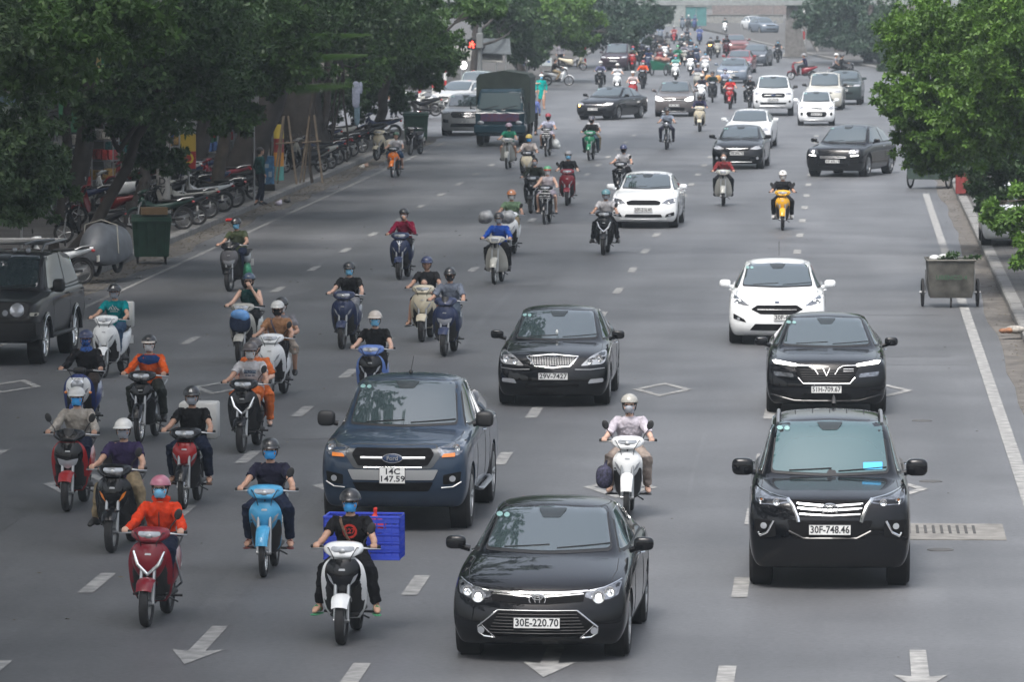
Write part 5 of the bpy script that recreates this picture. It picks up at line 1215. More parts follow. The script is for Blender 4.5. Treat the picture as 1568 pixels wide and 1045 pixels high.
def leaves(clumps, size, droop=.5, nl=5, sub=None):
    """sprigs of small leaves through the volume of many overlapping clumps; clumps = [(cx,cy,cz,rx,ry,rz,count)]"""
    VV = []; TT = []
    for (cx, cy, cz, rx, ry, rz, cnt) in clumps:
        # each clump is itself a set of uneven puffs, so the outline is broken and gaps stay open
        k = max(4, int(cnt / 95)) if sub is None else sub
        u = rng.normal(size=(k, 3)); u /= np.linalg.norm(u, axis=1)[:, None]; rad = rng.uniform(.40, 1.22, (k, 1))
        pc = u * rad * np.array([rx, ry, rz]); pr = rng.uniform(.12, .36, k) * (1.25 - .75 * (rad[:, 0] / 1.22) ** 2)
        n = int(cnt / nl); idx = rng.integers(0, k, n)
        d = rng.normal(size=(n, 3)); d /= np.linalg.norm(d, axis=1)[:, None]
        base = pc[idx] + d * (rng.uniform(.35, 1, (n, 1)) ** .6) * (pr[idx][:, None]) * np.array([rx, ry, rz]) * np.array([1, 1, .75])
        base += np.array([cx, cy, cz]); tone = rng.uniform(0, 1, k)[idx] * .6 + rng.uniform(0, .4, n)
        out = d + rng.normal(size=(n, 3)) * .35; out[:, 2] = out[:, 2] * .6 + .1
        out /= np.linalg.norm(out, axis=1)[:, None]
        a = np.cross(out, rng.normal(size=(n, 3))); a /= np.linalg.norm(a, axis=1)[:, None]; b = np.cross(out, a)
        for j in range(nl):
            th = 2 * math.pi * j / nl + rng.uniform(-.3, .3, n); sp = rng.uniform(.5, 1.2, n)
            dirv = out * .45 + (a * np.cos(th)[:, None] + b * np.sin(th)[:, None]) * sp[:, None]; dirv[:, 2] -= droop * rng.uniform(.3, 1, n)
            dirv /= np.linalg.norm(dirv, axis=1)[:, None]
            sd = np.cross(dirv, np.array([0, 0, 1.]) + rng.normal(size=(n, 3)) * .45); sd /= np.linalg.norm(sd, axis=1)[:, None] + 1e-6
            s = (size * rng.uniform(.6, 1.3, n))[:, None]; up = np.cross(sd, dirv)
            p0 = base; p2 = base + dirv * s; p1 = base + dirv * s * .5 + sd * s * .24 + up * s * .05; p3 = base + dirv * s * .5 - sd * s * .24 + up * s * .05
            VV.append(np.stack([p0, p1, p2, p3], 1).reshape(-1, 3)); TT.append(np.repeat(tone + rng.uniform(-.1, .1, n), 1))
    V = np.concatenate(VV).astype(np.float32); T = np.clip(np.concatenate(TT), 0, 1).astype(np.float32); nf = len(V) // 4
    m = bpy.data.meshes.new('crown'); m.vertices.add(len(V)); m.vertices.foreach_set('co', V.ravel()); m.loops.add(nf * 4); m.loops.foreach_set('vertex_index', np.arange(nf * 4, dtype=np.int32))
    m.polygons.add(nf); m.polygons.foreach_set('loop_start', np.arange(nf, dtype=np.int32) * 4); m.update(calc_edges=True)
    at_ = m.attributes.new('tone', 'FLOAT', 'FACE'); at_.data.foreach_set('value', T); return m
def limb(p0, p1, r0, r1, bend=.3, n=6):
    P0, P1 = Vector(p0), Vector(p1); L_ = (P1 - P0).length; pts = []; rr = []
    o = Vector((rnd.uniform(-1, 1), rnd.uniform(-1, 1), 0)) * bend * L_ * .2
    for i in range(n + 1):
        t = i / n; pts.append(P0.lerp(P1, t) + o * math.sin(math.pi * t) + Vector((rnd.uniform(-1, 1), rnd.uniform(-1, 1), 0)) * .02 * L_ * (0 < i < n)); rr.append(r0 * (1 - t) + r1 * t)
    return tube(pts, rr, 9)
def tree(name, label, X, Y, clumps, lm, trunk_r=.25, size=.16, group=None, lean=(0, 0), h=5., bm=BARK, roots=True, nl=5, droop=.5, forks=None, cat='tree'):
    t = thing(name, label, cat, (X, Y, .0), 0, group)
    top = (lean[0], lean[1], h); g = [limb((0, 0, -.05), top, trunk_r, trunk_r * .6, .35, 8)]
    if roots: g.append(lathe([(trunk_r * 1.7, -.02), (trunk_r * 1.3, .12), (trunk_r * 1.02, .45), (trunk_r * .8, .8)], (0, 0, 0), 'z', 12))
    for c in clumps:
        s = rnd.uniform(.55, 1.); st = (top[0] * s, top[1] * s, top[2] * s)
        e = (c[0] - X, c[1] - Y, c[2]); g.append(limb(st, e, trunk_r * .42, trunk_r * .10, .5))
        for k in range(3):
            e2 = (e[0] + rnd.uniform(-.7, .7) * c[3], e[1] + rnd.uniform(-.7, .7) * c[4], e[2] + rnd.uniform(-.5, .7) * c[5]); g.append(limb(lerp_(st, e, .7), e2, trunk_r * .16, trunk_r * .04, .5, 4))
    part('trunk', join(*g), bm, t, smooth=60)
    cr = part('crown', leaves([(c[0] - X, c[1] - Y, *c[2:]) for c in clumps], size, droop, nl), lm, t, smooth=0)
    return t
def lerp_(a, b, t): return tuple(x * (1 - t) + y * t for x, y in zip(a, b))
def px3(px, py, d):
    """point that shows at this pixel at distance d along the road"""
    g = at(px, 300); v = Vector((g.x, g.y, 0))
    # scale the ray to reach y = d
    a = at(px, py); k = d / a.y
    return (a.x * k, d, HCAM + (0 - HCAM) * k)
def C3(px, py, d, rpx, rpy, rdepth, n):
    x, y, z = px3(px, py, d); s = FPX / d
    return (x, y, z, rpx / s, rdepth, rpy / s, n)
def trees():
    # canopy high over the left pavement: shades the lanes below it
    def canopy(X, Y, n=5200, zz=10.5, r=5.2): return (X, Y, zz, r, 5.5, 2.6, n)
    G1 = 'street trees along the left pavement'; G2 = 'street trees along the right pavement'
    tree('street_tree', 'pale leaved tree overhanging the boxy off-roader at the left edge', -19.2, 96, [C3(15, 215, 96, 75, 60, 1.3, 9000), C3(35, 275, 97, 70, 62, 1.5, 10000), C3(-40, 240, 95, 90, 100, 2, 9000), C3(-60, 60, 95, 100, 80, 2, 8000), (-15, 90, 10, 5.5, 6, 2.5, 9000)], LEAFBL, .22, .13, G1, (.6, -.5), 6)
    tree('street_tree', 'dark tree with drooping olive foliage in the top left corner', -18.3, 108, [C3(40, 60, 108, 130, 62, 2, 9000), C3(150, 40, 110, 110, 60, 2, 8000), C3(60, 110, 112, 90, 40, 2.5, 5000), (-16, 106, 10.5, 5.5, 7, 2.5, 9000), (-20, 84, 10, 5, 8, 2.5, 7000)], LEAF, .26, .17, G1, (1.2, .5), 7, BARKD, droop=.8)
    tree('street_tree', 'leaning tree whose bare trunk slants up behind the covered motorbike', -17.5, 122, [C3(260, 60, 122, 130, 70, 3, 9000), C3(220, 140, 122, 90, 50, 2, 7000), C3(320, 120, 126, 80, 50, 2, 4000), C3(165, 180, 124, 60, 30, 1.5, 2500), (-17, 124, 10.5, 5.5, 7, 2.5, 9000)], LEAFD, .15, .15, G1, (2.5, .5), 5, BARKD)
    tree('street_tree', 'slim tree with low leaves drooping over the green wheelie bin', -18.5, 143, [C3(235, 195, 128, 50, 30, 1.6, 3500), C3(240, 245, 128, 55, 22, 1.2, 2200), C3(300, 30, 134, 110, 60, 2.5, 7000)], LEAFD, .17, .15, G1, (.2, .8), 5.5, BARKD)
    tree('street_tree', 'forked tree with two pale stems rising between the parked scooters', -18.0, 156, [C3(355, 178, 150, 45, 24, 1.5, 4200), C3(400, 40, 150, 95, 60, 2.5, 9500), C3(440, 95, 150, 62, 48, 2, 7000), C3(350, 100, 150, 60, 60, 2, 6000), (-16.5, 146, 10.5, 5.5, 8, 2.5, 9000)], LEAF, .20, .16, G1, (.5, .6), 5.5, BARK)
    t = tree('banyan_tree', 'massive old tree with thick leaning trunk next to the blue bin', -18.3, 165, [C3(470, 30, 165, 90, 60, 3, 8000), C3(330, 20, 158, 110, 60, 2.5, 8000), (-17, 162, 10.5, 5.5, 8, 2.5, 8000)], LEAFD, .60, .17, G1, (2.3, .6), 5.5, BARKD)
    t = tree('banyan_tree', 'broad black tree trunk with hanging roots behind the row of parked scooters', -18.4, 189, [C3(560, 30, 190, 100, 50, 3, 8000), (-17, 178, 10.5, 5.5, 8, 2.5, 8000), C3(500, 20, 180, 60, 50, 2, 4000)], LEAFD, .85, .18, G1, (.3, .5), 6.5, BARKD)
    part('aerial_roots', join(*[limb((rnd.uniform(-1.3, 1.5), rnd.uniform(-.8, .8), 5.5), (rnd.uniform(-1.3, 1.5), rnd.uniform(-.8, .8), 0), .05, .03, .3, 5) for i in range(22)]), BARKD, t, smooth=60)
    for i, (lx, ly, ln, ang) in enumerate(((498, 50, 2.4, -.05), (500, 82, 2.2, -.02), (478, 130, 2.2, .08))):
        x, y, z = px3(lx - 30, ly, 160); g = []
        for k in range(46):
            tt = k / 46; px_ = x + ln * .8 * tt; L_ = .26 * (1 - tt) + .04
            for s_ in (1, -1):
                a = len(g); g.append(([(px_, y, z + ang * tt), (px_ + .03 + L_ * .3, y + s_ * L_ * .5, z - .06 - L_ * .9), (px_ + .055, y + s_ * L_ * .2, z - .02)], [(0, 1, 2)]))
        f = thing('fern_frond', ['broad pale green fern frond, upper of two side by side', 'narrow pale green fern frond just under a broader one', 'yellow green fern frond growing lowest on the trunk'][i], 'fern frond', (x, y, z), 0, 'fern fronds growing out of the tree trunks')
        part('leaflets', move(join(*g), (-x, -y, -z)), LEAFB, f, smooth=0); part('midrib', tube([(-.4, 0, -.05), (ln * .4, 0, ang * .5), (ln * .8, 0, ang)], [.02, .012, .004], 6), LEAFB, f)
    for i, y_ in enumerate((98, 120, 146, 174, 203)): tree('added_shade_tree', ['first', 'second', 'third', 'fourth', 'fifth'][i] + ' dark straight trunk behind the left kerb trees, its unseen added crown shading the lanes', -20.6, y_, [(-13, y_, 11.8, 5.5, 10, 2.2, 7000), (-20, y_, 11.5, 4, 9, 2.2, 3500), (-9.5, y_ + 8, 13.5, 4, 9, 1.8, 3500)], LEAFD, .28, .44, 'high trees added to shade the left lanes', (1, 0), 8, BARKD)  # five trees added so their unseen crowns darken the left lanes
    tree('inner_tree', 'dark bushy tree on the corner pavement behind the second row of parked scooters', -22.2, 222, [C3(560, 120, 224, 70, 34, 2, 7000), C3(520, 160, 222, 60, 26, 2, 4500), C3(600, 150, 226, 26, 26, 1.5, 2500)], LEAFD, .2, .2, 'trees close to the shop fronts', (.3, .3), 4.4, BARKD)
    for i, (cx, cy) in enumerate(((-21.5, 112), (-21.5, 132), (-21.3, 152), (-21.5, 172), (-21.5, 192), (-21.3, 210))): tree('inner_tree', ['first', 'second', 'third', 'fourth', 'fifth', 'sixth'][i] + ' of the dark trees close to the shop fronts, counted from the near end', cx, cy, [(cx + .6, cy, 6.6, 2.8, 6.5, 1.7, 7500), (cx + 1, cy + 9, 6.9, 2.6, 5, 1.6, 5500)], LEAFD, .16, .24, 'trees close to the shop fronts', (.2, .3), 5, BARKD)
    tree('street_tree', 'thin tree beside the second green bin, leaning on stakes', -18.6, 196, [C3(600, 60, 205, 62, 50, 2.5, 8000), C3(560, 110, 200, 40, 40, 2, 3000), (-17, 200, 9.5, 5, 8, 2.5, 7000)], LEAF, .16, .17, G1, (.4, .4), 5.2, BARKD)
    tree('street_tree', 'bright leaved tree hanging low over the striped posts by the lorry', -18.2, 216, [C3(655, 58, 220, 50, 42, 2.5, 9000), C3(650, 95, 218, 55, 36, 2, 8000), C3(735, 14, 224, 50, 18, 2.5, 5000), C3(610, 30, 214, 70, 50, 3, 7000), (-17, 214, 9.5, 5.5, 8, 2.5, 7000)], LEAF, .22, .19, G1, (.8, .2), 4.8, BARKD)
    for i, (tx, ty, lb, cl, lm) in enumerate(((-18.5, 318, 'yellow-green tree behind the striped posts on the far corner', [C3(850, 25, 318, 62, 34, 3, 9000), C3(880, 60, 322, 34, 18, 2, 3000), C3(800, 20, 325, 50, 40, 3, 7000)], LEAFB),
        (-20.5, 352, 'dark bluish tree behind the plum minivan', [C3(925, 25, 365, 70, 42, 4, 8000), C3(960, 48, 360, 36, 22, 3, 3500), C3(880, 10, 360, 50, 40, 4, 5000)], LEAFT),
        (-22.5, 420, 'distant bluish tree left of the footbridge, over the far scooters', [C3(985, 14, 420, 42, 26, 4, 6000), C3(960, 20, 430, 50, 40, 4, 5000), C3(1003, 2, 425, 36, 18, 4, 4000)], LEAFT),
        (-19.8, 292, 'dark tree behind the red traffic signal and the awnings', [C3(780, 40, 300, 60, 40, 3, 6000), C3(740, 5, 300, 60, 26, 3, 5000), C3(800, 70, 310, 40, 30, 2, 3000)], LEAFD))):
        tree('corner_tree', lb, tx, ty, cl, lm, .22, .30, 'trees beyond the crossing', (.3, 0), 4.2, BARKD)
    for i, (x_, y_) in enumerate(((-18.5, 48), (-18.5, 64), (-18.8, 80))): tree('street_tree', ['first', 'second', 'third'][i] + ' wide tree out of view beyond the bottom left, shading the near lanes', x_, y_, [(-13.5, y_, 11, 6, 9, 2.6, 9000), (-9.5, y_ + 4, 13, 4.5, 8, 2.2, 5000), (-19.5, y_ + 3, 9, 4, 8, 2.5, 5000)], LEAFD, .3, .42, G1, (1, 0), 7, BARKD)
    for i, (px_, d_, n_) in enumerate(((975, 480, 0), (1010, 660, 1), (1262, 520, 2), (1330, 470, 3))):
        tx = px3(px_, 30, d_)[0]; tree('distant_tree', ['bluish tree in the far left corner under the end of the footbridge', 'small faint tree behind the pale wall at the road end', 'soft dark tree right behind the ramp wall of the footbridge', 'soft dark tree far right beyond the crossing riders'][i], tx, d_, [C3(px_, 12, d_, 42, 26, 4, 4500), C3(px_ + 18, 30, d_, 30, 16, 3, 2500)], LEAFT, .25, .36, 'faint trees at the far end', (.2, 0), 3.6, BARKD)
    # right side
    tree('street_tree', 'big bright green tree reaching over the road from the right', 5.4, 119, [C3(1410, 60, 121, 60, 50, 1.6, 11700), C3(1480, 40, 119, 90, 60, 2, 16900), C3(1450, 130, 119, 85, 55, 1.8, 18200), C3(1400, 170, 118, 45, 32, 1.2, 7150), C3(1385, 150, 118, 42, 20, 1, 3900), C3(1500, 190, 117, 80, 55, 2, 16900), C3(1430, 215, 118, 55, 30, 1.3, 7800), C3(1540, 100, 116, 70, 90, 2, 16900), C3(1420, 250, 118, 30, 16, .8, 1690), C3(1550, 30, 116, 60, 60, 2, 10400), (7, 118, 9.5, 4.5, 5, 2.5, 9000)], LEAFB, .2, .115, G2, (-.2, .2), 4.6, BARK, droop=.35)
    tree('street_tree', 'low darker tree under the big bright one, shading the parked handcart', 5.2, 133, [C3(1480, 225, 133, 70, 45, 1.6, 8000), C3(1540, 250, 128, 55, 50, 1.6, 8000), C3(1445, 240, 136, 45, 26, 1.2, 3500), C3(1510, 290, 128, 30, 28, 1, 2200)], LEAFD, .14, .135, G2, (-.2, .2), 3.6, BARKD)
    tree('street_tree', 'small young tree at the right edge above the white van', 4.85, 108, [C3(1545, 332, 108, 30, 26, .7, 2600), C3(1512, 318, 109, 16, 14, .5, 900), C3(1560, 390, 107, 24, 26, .6, 1100), C3(1568, 300, 110, 30, 24, .8, 2000)], LEAFB, .06, .12, G2, (.0, .1), 3.0, BARK, roots=False)
    for i, (tx, ty, lb, cl) in enumerate(((1.5, 372, 'broad dark tree on the far right corner behind the crossing motorbikes', [C3(1290, 20, 375, 62, 36, 4, 9000), C3(1340, 50, 368, 40, 36, 3, 6000), C3(1255, 35, 380, 30, 26, 3, 3500), C3(1300, 62, 372, 50, 20, 3, 4500)]),
        (-.5, 415, 'bluish tree right behind the striped footbridge pier', [C3(1245, 20, 420, 34, 28, 4, 4500), C3(1280, 5, 430, 60, 20, 4, 4500)]), (6, 352, 'dark tree half hidden behind the big bright crown', [C3(1390, 40, 355, 50, 50, 4, 7000), C3(1370, 85, 352, 30, 24, 3, 2500)]))):
        tree('corner_tree', lb, tx, ty, cl, LEAFT if i != 2 else LEAFD, .3, .30, 'trees beyond the crossing', (.2, 0), 4., BARKD)

# ================================================================= BUILDINGS, STREET FURNITURE, LORRY
def facade(X, Y, w_, h_, tone, label, k, side=1, rz=0.):
    """shop house: wall, shutters or shop opening, awning, upper windows, parapet, sign; front faces the road (+X side)"""
    t = thing('shop_house', label, 'house', (X, Y, .15), rz, 'shop houses behind the left pavement'); wm = mat('render_%s' % k, tone, .9, noise=.25, nscale=.8, bump=.2)
    # wall with openings as a frame of slabs: local x towards the road
    g = [cbox((-4, w_ / 2, h_ / 2 + 1.6), (7.9, w_ - .04, h_ - 3.2), .02), cbox((-4, .16, 1.6), (7.9, .30, 3.2), .01), cbox((-4, w_ - .18, 1.6), (7.9, .30, 3.2), .01), cbox((-7.5, w_ / 2, 1.6), (.3, w_ - .7, 3.2), .01), cbox((.12, w_ / 2, h_ + .15), (.5, w_ - .04, .3), .03)]
    part('wall', join(*g), wm, t, smooth=0)
    part('shop_interior', cbox((-6.9, w_ / 2, 1.55), (.2, w_ - .8, 3.0), .01), mat('interior_dark', (.03, .03, .033), .9, noise=.5, nscale=2), t, smooth=0)
    sm = mat('shutter_%d' % (k % 4), [(.05, .09, .10), (.09, .085, .08), (.03, .05, .09), (.10, .05, .04)][k % 4], .6, .3, noise=.3)
    if k % 2: part('shutter', join(*[cbox((-.05, w_ / 2, .1 + i * .12), (.05, w_ - .7, .10), .015) for i in range(20 if k % 3 else 9)]) if k % 3 else join(*[cbox((-.05, w_ / 2, 3.0 - i * .12), (.05, w_ - .7, .10), .015) for i in range(8)]), sm, t, smooth=0)
    part('awning', prism([(.1, 3.15), (1.9, 2.75), (1.9, 2.82), (.1, 3.25)], .2, w_ - .2, 'xz'), mat('awning_%d' % (k % 5), [(.05, .10, .12), (.16, .15, .14), (.04, .06, .14), (.14, .03, .03), (.10, .13, .10)][k % 5], .8, noise=.2), t, smooth=0)
    sg = part('sign_board', cbox((.35, w_ / 2, 3.75), (.12, w_ - .9, .85), .01), mat('sign_%d' % (k % 6), [(.35, .03, .03), (.03, .10, .35), (.45, .33, .03), (.04, .20, .10), (.40, .40, .38), (.25, .03, .08)][k % 6], .5), t, smooth=0)
    for f in range(int((h_ - 4) // 3.1)):
        for j in range(2):
            y = w_ * (.28 + .44 * j); z = 5.3 + f * 3.1
            wf = part('window', join(cbox((.02, y, z + .72), (.10, 1.3, .08), .01), cbox((.02, y, z - .72), (.14, 1.4, .08), .01), cbox((.02, y - .61, z), (.10, .07, 1.4), .01), cbox((.02, y + .61, z), (.10, .07, 1.4), .01), cbox((.02, y, z), (.07, .05, 1.4), .01)), mat('window_frame', (.22, .21, .19), .6), t, smooth=0)
            part('pane', cbox((.0, y, z), (.03, 1.15, 1.36), .003), mat('window_glass', (.02, .03, .035), .12, coat=.8), wf, smooth=0)
    return t
def buildings():
    tones = [(.10, .095, .08), (.13, .11, .07), (.07, .085, .095), (.14, .13, .11), (.10, .07, .055), (.07, .08, .07)]
    words = ['cream', 'ochre', 'blue-grey', 'pale', 'brown', 'green-grey']; y = 92; k = 0
    order = ['first', 'second', 'third', 'fourth', 'fifth', 'sixth', 'seventh', 'eighth', 'ninth', 'tenth', 'eleventh', 'twelfth', 'thirteenth', 'fourteenth', 'fifteenth', 'sixteenth', 'seventeenth', 'eighteenth', 'nineteenth', 'twentieth', 'twenty-first', 'twenty-second', 'twenty-third', 'twenty-fourth', 'twenty-fifth']
    while y < 218:
        w_ = rnd.uniform(4.4, 6.8); facade(-24.2 - rnd.uniform(0, .3), y, w_, rnd.choice([9.5, 10.4, 12.6]), tones[k % 6], '%s shop house in shade behind the left trees, %s counted from the near end' % (words[k % 6], order[k]), k); y += w_ + .05; k += 1
    y = 304; j = 0
    while y < 430:
        w_ = rnd.uniform(6, 9); x = -25 - .115 * (y - 310); facade(x, y, w_, rnd.choice([9.5, 12.6]), tones[(j + 2) % 6], '%s shop house beyond the crossing, %s counted from the corner' % (words[(j + 2) % 6], order[j]), j + 3, rz=R(6.6)); y += w_ * .99 + .1; j += 1
    # corner awnings facing the crossing
    for i, (px, py, w_, c) in enumerate(((722, 82, 3.2, (.17, .17, .16)), (752, 70, 2.0, (.06, .07, .075)))):
        x, yy, z = px3(px, py, 296); t = thing('canvas_awning', ['pale sloping awning left of the red traffic signal', 'grey sloping awning right of the traffic signal pole'][i], 'awning', (x, yy, z), 0, 'awnings at the corner shops')
        part('canvas', loft([[(-w_ / 2, 0, .35), (w_ / 2, 0, .35), (w_ / 2, 0, .40), (-w_ / 2, 0, .40)], [(-w_ / 2 + .2, -2, -.35), (w_ / 2 + .2, -2, -.45), (w_ / 2 + .2, -2, -.40), (-w_ / 2 + .2, -2, -.30)]]), mat('canvas_%d' % i, c, .85, noise=.2), t, smooth=0)
        for sx in (-1, 1): part('post', tube([(sx * w_ / 2 * .9, -1.8, -z + .15), (sx * w_ / 2 * .9, -1.8, -.35)], .04, 8), STEEL, t)
    # far end: hoardings, low walls, ramp wall
    def bandwall(px0, px1, pyb, h_, d, m_, nm, lb, cat):
        x0 = px3(px0, 40, d)[0]; x1 = px3(px1, 40, d)[0]; b = d * 0
        t = thing(nm, lb, cat, ((x0 + x1) / 2, d, .0), 0); n = max(2, int((x1 - x0) / 2.4))
        part('panel', join(*[cbox((-(x1 - x0) / 2 + (i + .5) * (x1 - x0) / n, 0, h_ / 2), ((x1 - x0) / n - .05, .12, h_), .02) for i in range(n)]), m_, t, smooth=0)
        part('coping', cbox((0, -.02, h_ + .04), (x1 - x0 + .1, .25, .08), .01), KERB, t, smooth=0); return t
    bandwall(1050, 1082, 36, 2.1, 575, mat('teal_sheet', (.05, .17, .17), .6, noise=.2), 'hoarding', 'teal construction hoarding at the far end, nearer the middle of the road', 'hoarding')
    bandwall(992, 1012, 40, 2.3, 545, mat('teal_sheet2', (.04, .19, .18), .6, noise=.2), 'hoarding', 'small teal hoarding under the far left trees', 'hoarding')
    bandwall(1012, 1050, 40, 2.3, 580, mat('pale_wall', (.24, .26, .25), .8, noise=.25), 'garden_wall', 'pale grey wall between the two teal hoardings', 'wall')
    bandwall(1082, 1200, 34, 1.0, 600, mat('grey_wall', (.22, .22, .21), .8, noise=.25), 'garden_wall', 'low grey parapet of the road end behind the footbridge pier', 'wall')
    bandwall(1090, 1400, 20, 2.0, 700, mat('pinkish_wall', (.17, .14, .13), .8, noise=.25), 'garden_wall', 'faded pink wall far behind the footbridge', 'wall')
    bandwall(700, 1600, 20, 9.0, 780, mat('far_block', (.13, .15, .14), .9, noise=.4), 'apartment_block', 'long grey-green building closing the view behind the walls', 'building')
    x, y_, z = px3(1218, 40, 395); t = thing('ramp_wall', 'rough concrete slab wall of the footbridge stair beside the pier', 'wall', (x, y_, .1)); part('slab', loft([[(-.75, 0, 0), (.9, 0, 0), (.9, .3, 0), (-.75, .3, 0)], [(-.7, 0, 2.6), (.15, 0, 2.9), (.15, .3, 2.9), (-.7, .3, 2.6)]]), mat('old_concrete', (.13, .125, .12), .9, noise=.35), t, smooth=0)
    part('stair_edge', tube([(.15, -.05, 2.9), (1.6, -.05, .4)], .12, 6), mat('old_concrete2', (.20, .19, .18), .9, noise=.3), t)
def bridge():
    d = 400; t = thing('footbridge', 'pale steel footbridge crossing the far road on a grey pier', 'footbridge', (0, d, 0)); m_ = mat('bridge_paint', (.24, .26, .26), .6, noise=.2)
    part('deck', join(cbox((-12, 0, 3.84), (60, 2.6, .12), .02), cbox((-12, -1.32, 3.92), (60, .08, .34), .01), cbox((-12, 1.32, 3.92), (60, .08, .34), .01)), m_, t, smooth=0)
    part('truss', join(*[join(tube([(-42 + i * 1.5, s * 1.3, 4.1), (-41.25 + i * 1.5, s * 1.3, 5.3)], .045, 6), tube([(-41.25 + i * 1.5, s * 1.3, 5.3), (-40.5 + i * 1.5, s * 1.3, 4.1)], .045, 6)) for i in range(40) for s in (-1, 1)], *[tube([(-42, s * 1.3, 5.3), (18, s * 1.3, 5.3)], .07, 8) for s in (-1, 1)]), m_, t)
    px_ = px3(1213, 60, d)[0]
    part('pier', join(cbox((px_, 0, 1.85), (.85, 1.2, 3.7), .08), cbox((px_, 0, .15), (1.3, 1.6, .3), .05)), mat('pier_concrete', (.22, .22, .21), .85, noise=.25), t, smooth=0)
def striped_post(px, py, h_, lb, r=.07, cols=None, n=6, d=None, grp='red and white posts'):
    p = at(px, py, .15); t = thing('striped_post', lb, 'post', p, 0, grp)
    cols = cols or [mat('post_red', (.45, .03, .03), .5), mat('post_white', (.60, .60, .58), .5)]
    for i in range(n): part('band', lathe([(.001, h_ * i / n + .001), (r, h_ * i / n + .001), (r, h_ * (i + 1) / n - .001), (.001, h_ * (i + 1) / n - .001)], (0, 0, 0), 'z', 14), cols[i % len(cols)], t)
    return t
def wheelie_bin(px, py, lb, w_=.92, h_=1.15, rz=0., z=.0):
    p = at(px, py, z); gm = mat('bin_green', (.012, .055, .032), .55, noise=.25, nscale=5); t = thing('wheelie_bin', lb, 'bin', p, rz, 'green wheelie bins')
    part('tub', join(loft([[(-w_ * .44, -.32, .18), (w_ * .44, -.32, .18), (w_ * .44, .32, .18), (-w_ * .44, .32, .18)], [(-w_ * .5, -.40, h_ * .9), (w_ * .5, -.40, h_ * .9), (w_ * .5, .40, h_ * .9), (-w_ * .5, .40, h_ * .9)]]), cbox((0, 0, h_ * .93), (w_ * 1.06, .88, .07), .02), *[tube([(x, -.40, .22), (x * 1.12, -.42, h_ * .88)], .012, 5) for x in (-.3, -.1, .1, .3)]), gm, t, smooth=30)
    part('lid', loft([[(-w_ * .52, -.42, h_ * .965), (w_ * .52, -.42, h_ * .965), (w_ * .52, .44, h_ * 1.0), (-w_ * .52, .44, h_ * 1.0)], [(-w_ * .50, -.38, h_ * 1.01), (w_ * .50, -.38, h_ * 1.01), (w_ * .50, .42, h_ * 1.05), (-w_ * .50, .42, h_ * 1.05)]]), gm, t, smooth=30)
    for x in (-1, 1):
        part('side_handle', tube([(x * w_ * .52, -.1, h_ * .85), (x * w_ * .60, -.1, h_ * .85), (x * w_ * .60, .12, h_ * .85), (x * w_ * .52, .12, h_ * .85)], .018, 6), STEEL, t)
        for y in (-.25, .25): part('castor', join(lathe([(.001, -.022), (.085, -.022), (.085, .022), (.001, .022)], (x * w_ * .36, y, .085), 'x', 14), cbox((x * w_ * .36, y, .16), (.07, .05, .08), .01)), RUBBER, t)
    return t
def clutter():
    OR = ['first', 'second', 'third', 'fourth', 'fifth', 'sixth', 'seventh', 'eighth', 'ninth', 'tenth', 'eleventh', 'twelfth', 'thirteenth', 'fourteenth', 'fifteenth', 'sixteenth', 'seventeenth']
    kinds = [('red', (.30, .03, .03)), ('blue', (.04, .10, .28)), ('pale', (.36, .35, .32)), ('ochre', (.32, .20, .06)), ('green', (.04, .16, .08)), ('teal', (.05, .20, .20)), ('white', (.46, .46, .44))]
    for i in range(17):
        y = 118 + i * 6.1; nm, c = kinds[(i * 3) % 7]; nm2, c2 = kinds[(i * 5 + 2) % 7]; x = -22.6 + rnd.uniform(-.5, .6)
        t = thing('display_rack', '%s and %s goods rack at the shop fronts, %s from the near end' % (nm, nm2, OR[i]), 'rack', (x, y, .15), R(rnd.uniform(-20, 20)), 'shop displays behind the parked motorbikes')
        part('frame', join(*[tube([(a, b, 0), (a, b, 1.9)], .02, 6) for a in (-.5, .5) for b in (-.25, .25)], *[cbox((0, 0, z), (1.04, .54, .03), .004) for z in (.25, .85, 1.45)]), STEEL, t, smooth=0)
        for k, z in enumerate((.27, .87, 1.47)):
            part('goods', join(*[cbox((-.4 + .2 * j, rnd.uniform(-.05, .05), z + .16 + rnd.uniform(-.04, .05)), (.16, .36, .30), .015) for j in range(5)]), mat('goods_' + (nm, nm2, 'pale')[k], (c, c2, (.36, .35, .32))[k], .7, noise=.5, nscale=14), t, smooth=0)
        if i % 3 == 0:
            s_ = thing('banner_sign', '%s vertical banner hanging beside the %s goods rack from the near end' % (nm2, OR[i]), 'sign', (x + .4, y + 2.6, 2.9), 0, 'vertical banners at the shop fronts'); part('cloth', cbox((0, 0, 0), (.55, .04, 1.5), .01), mat('banner_' + nm2, c2, .7, noise=.3), s_, smooth=0); part('arm', tube([(0, 0, .8), (-1.6, 0, .85)], .02, 5), STEEL, s_)
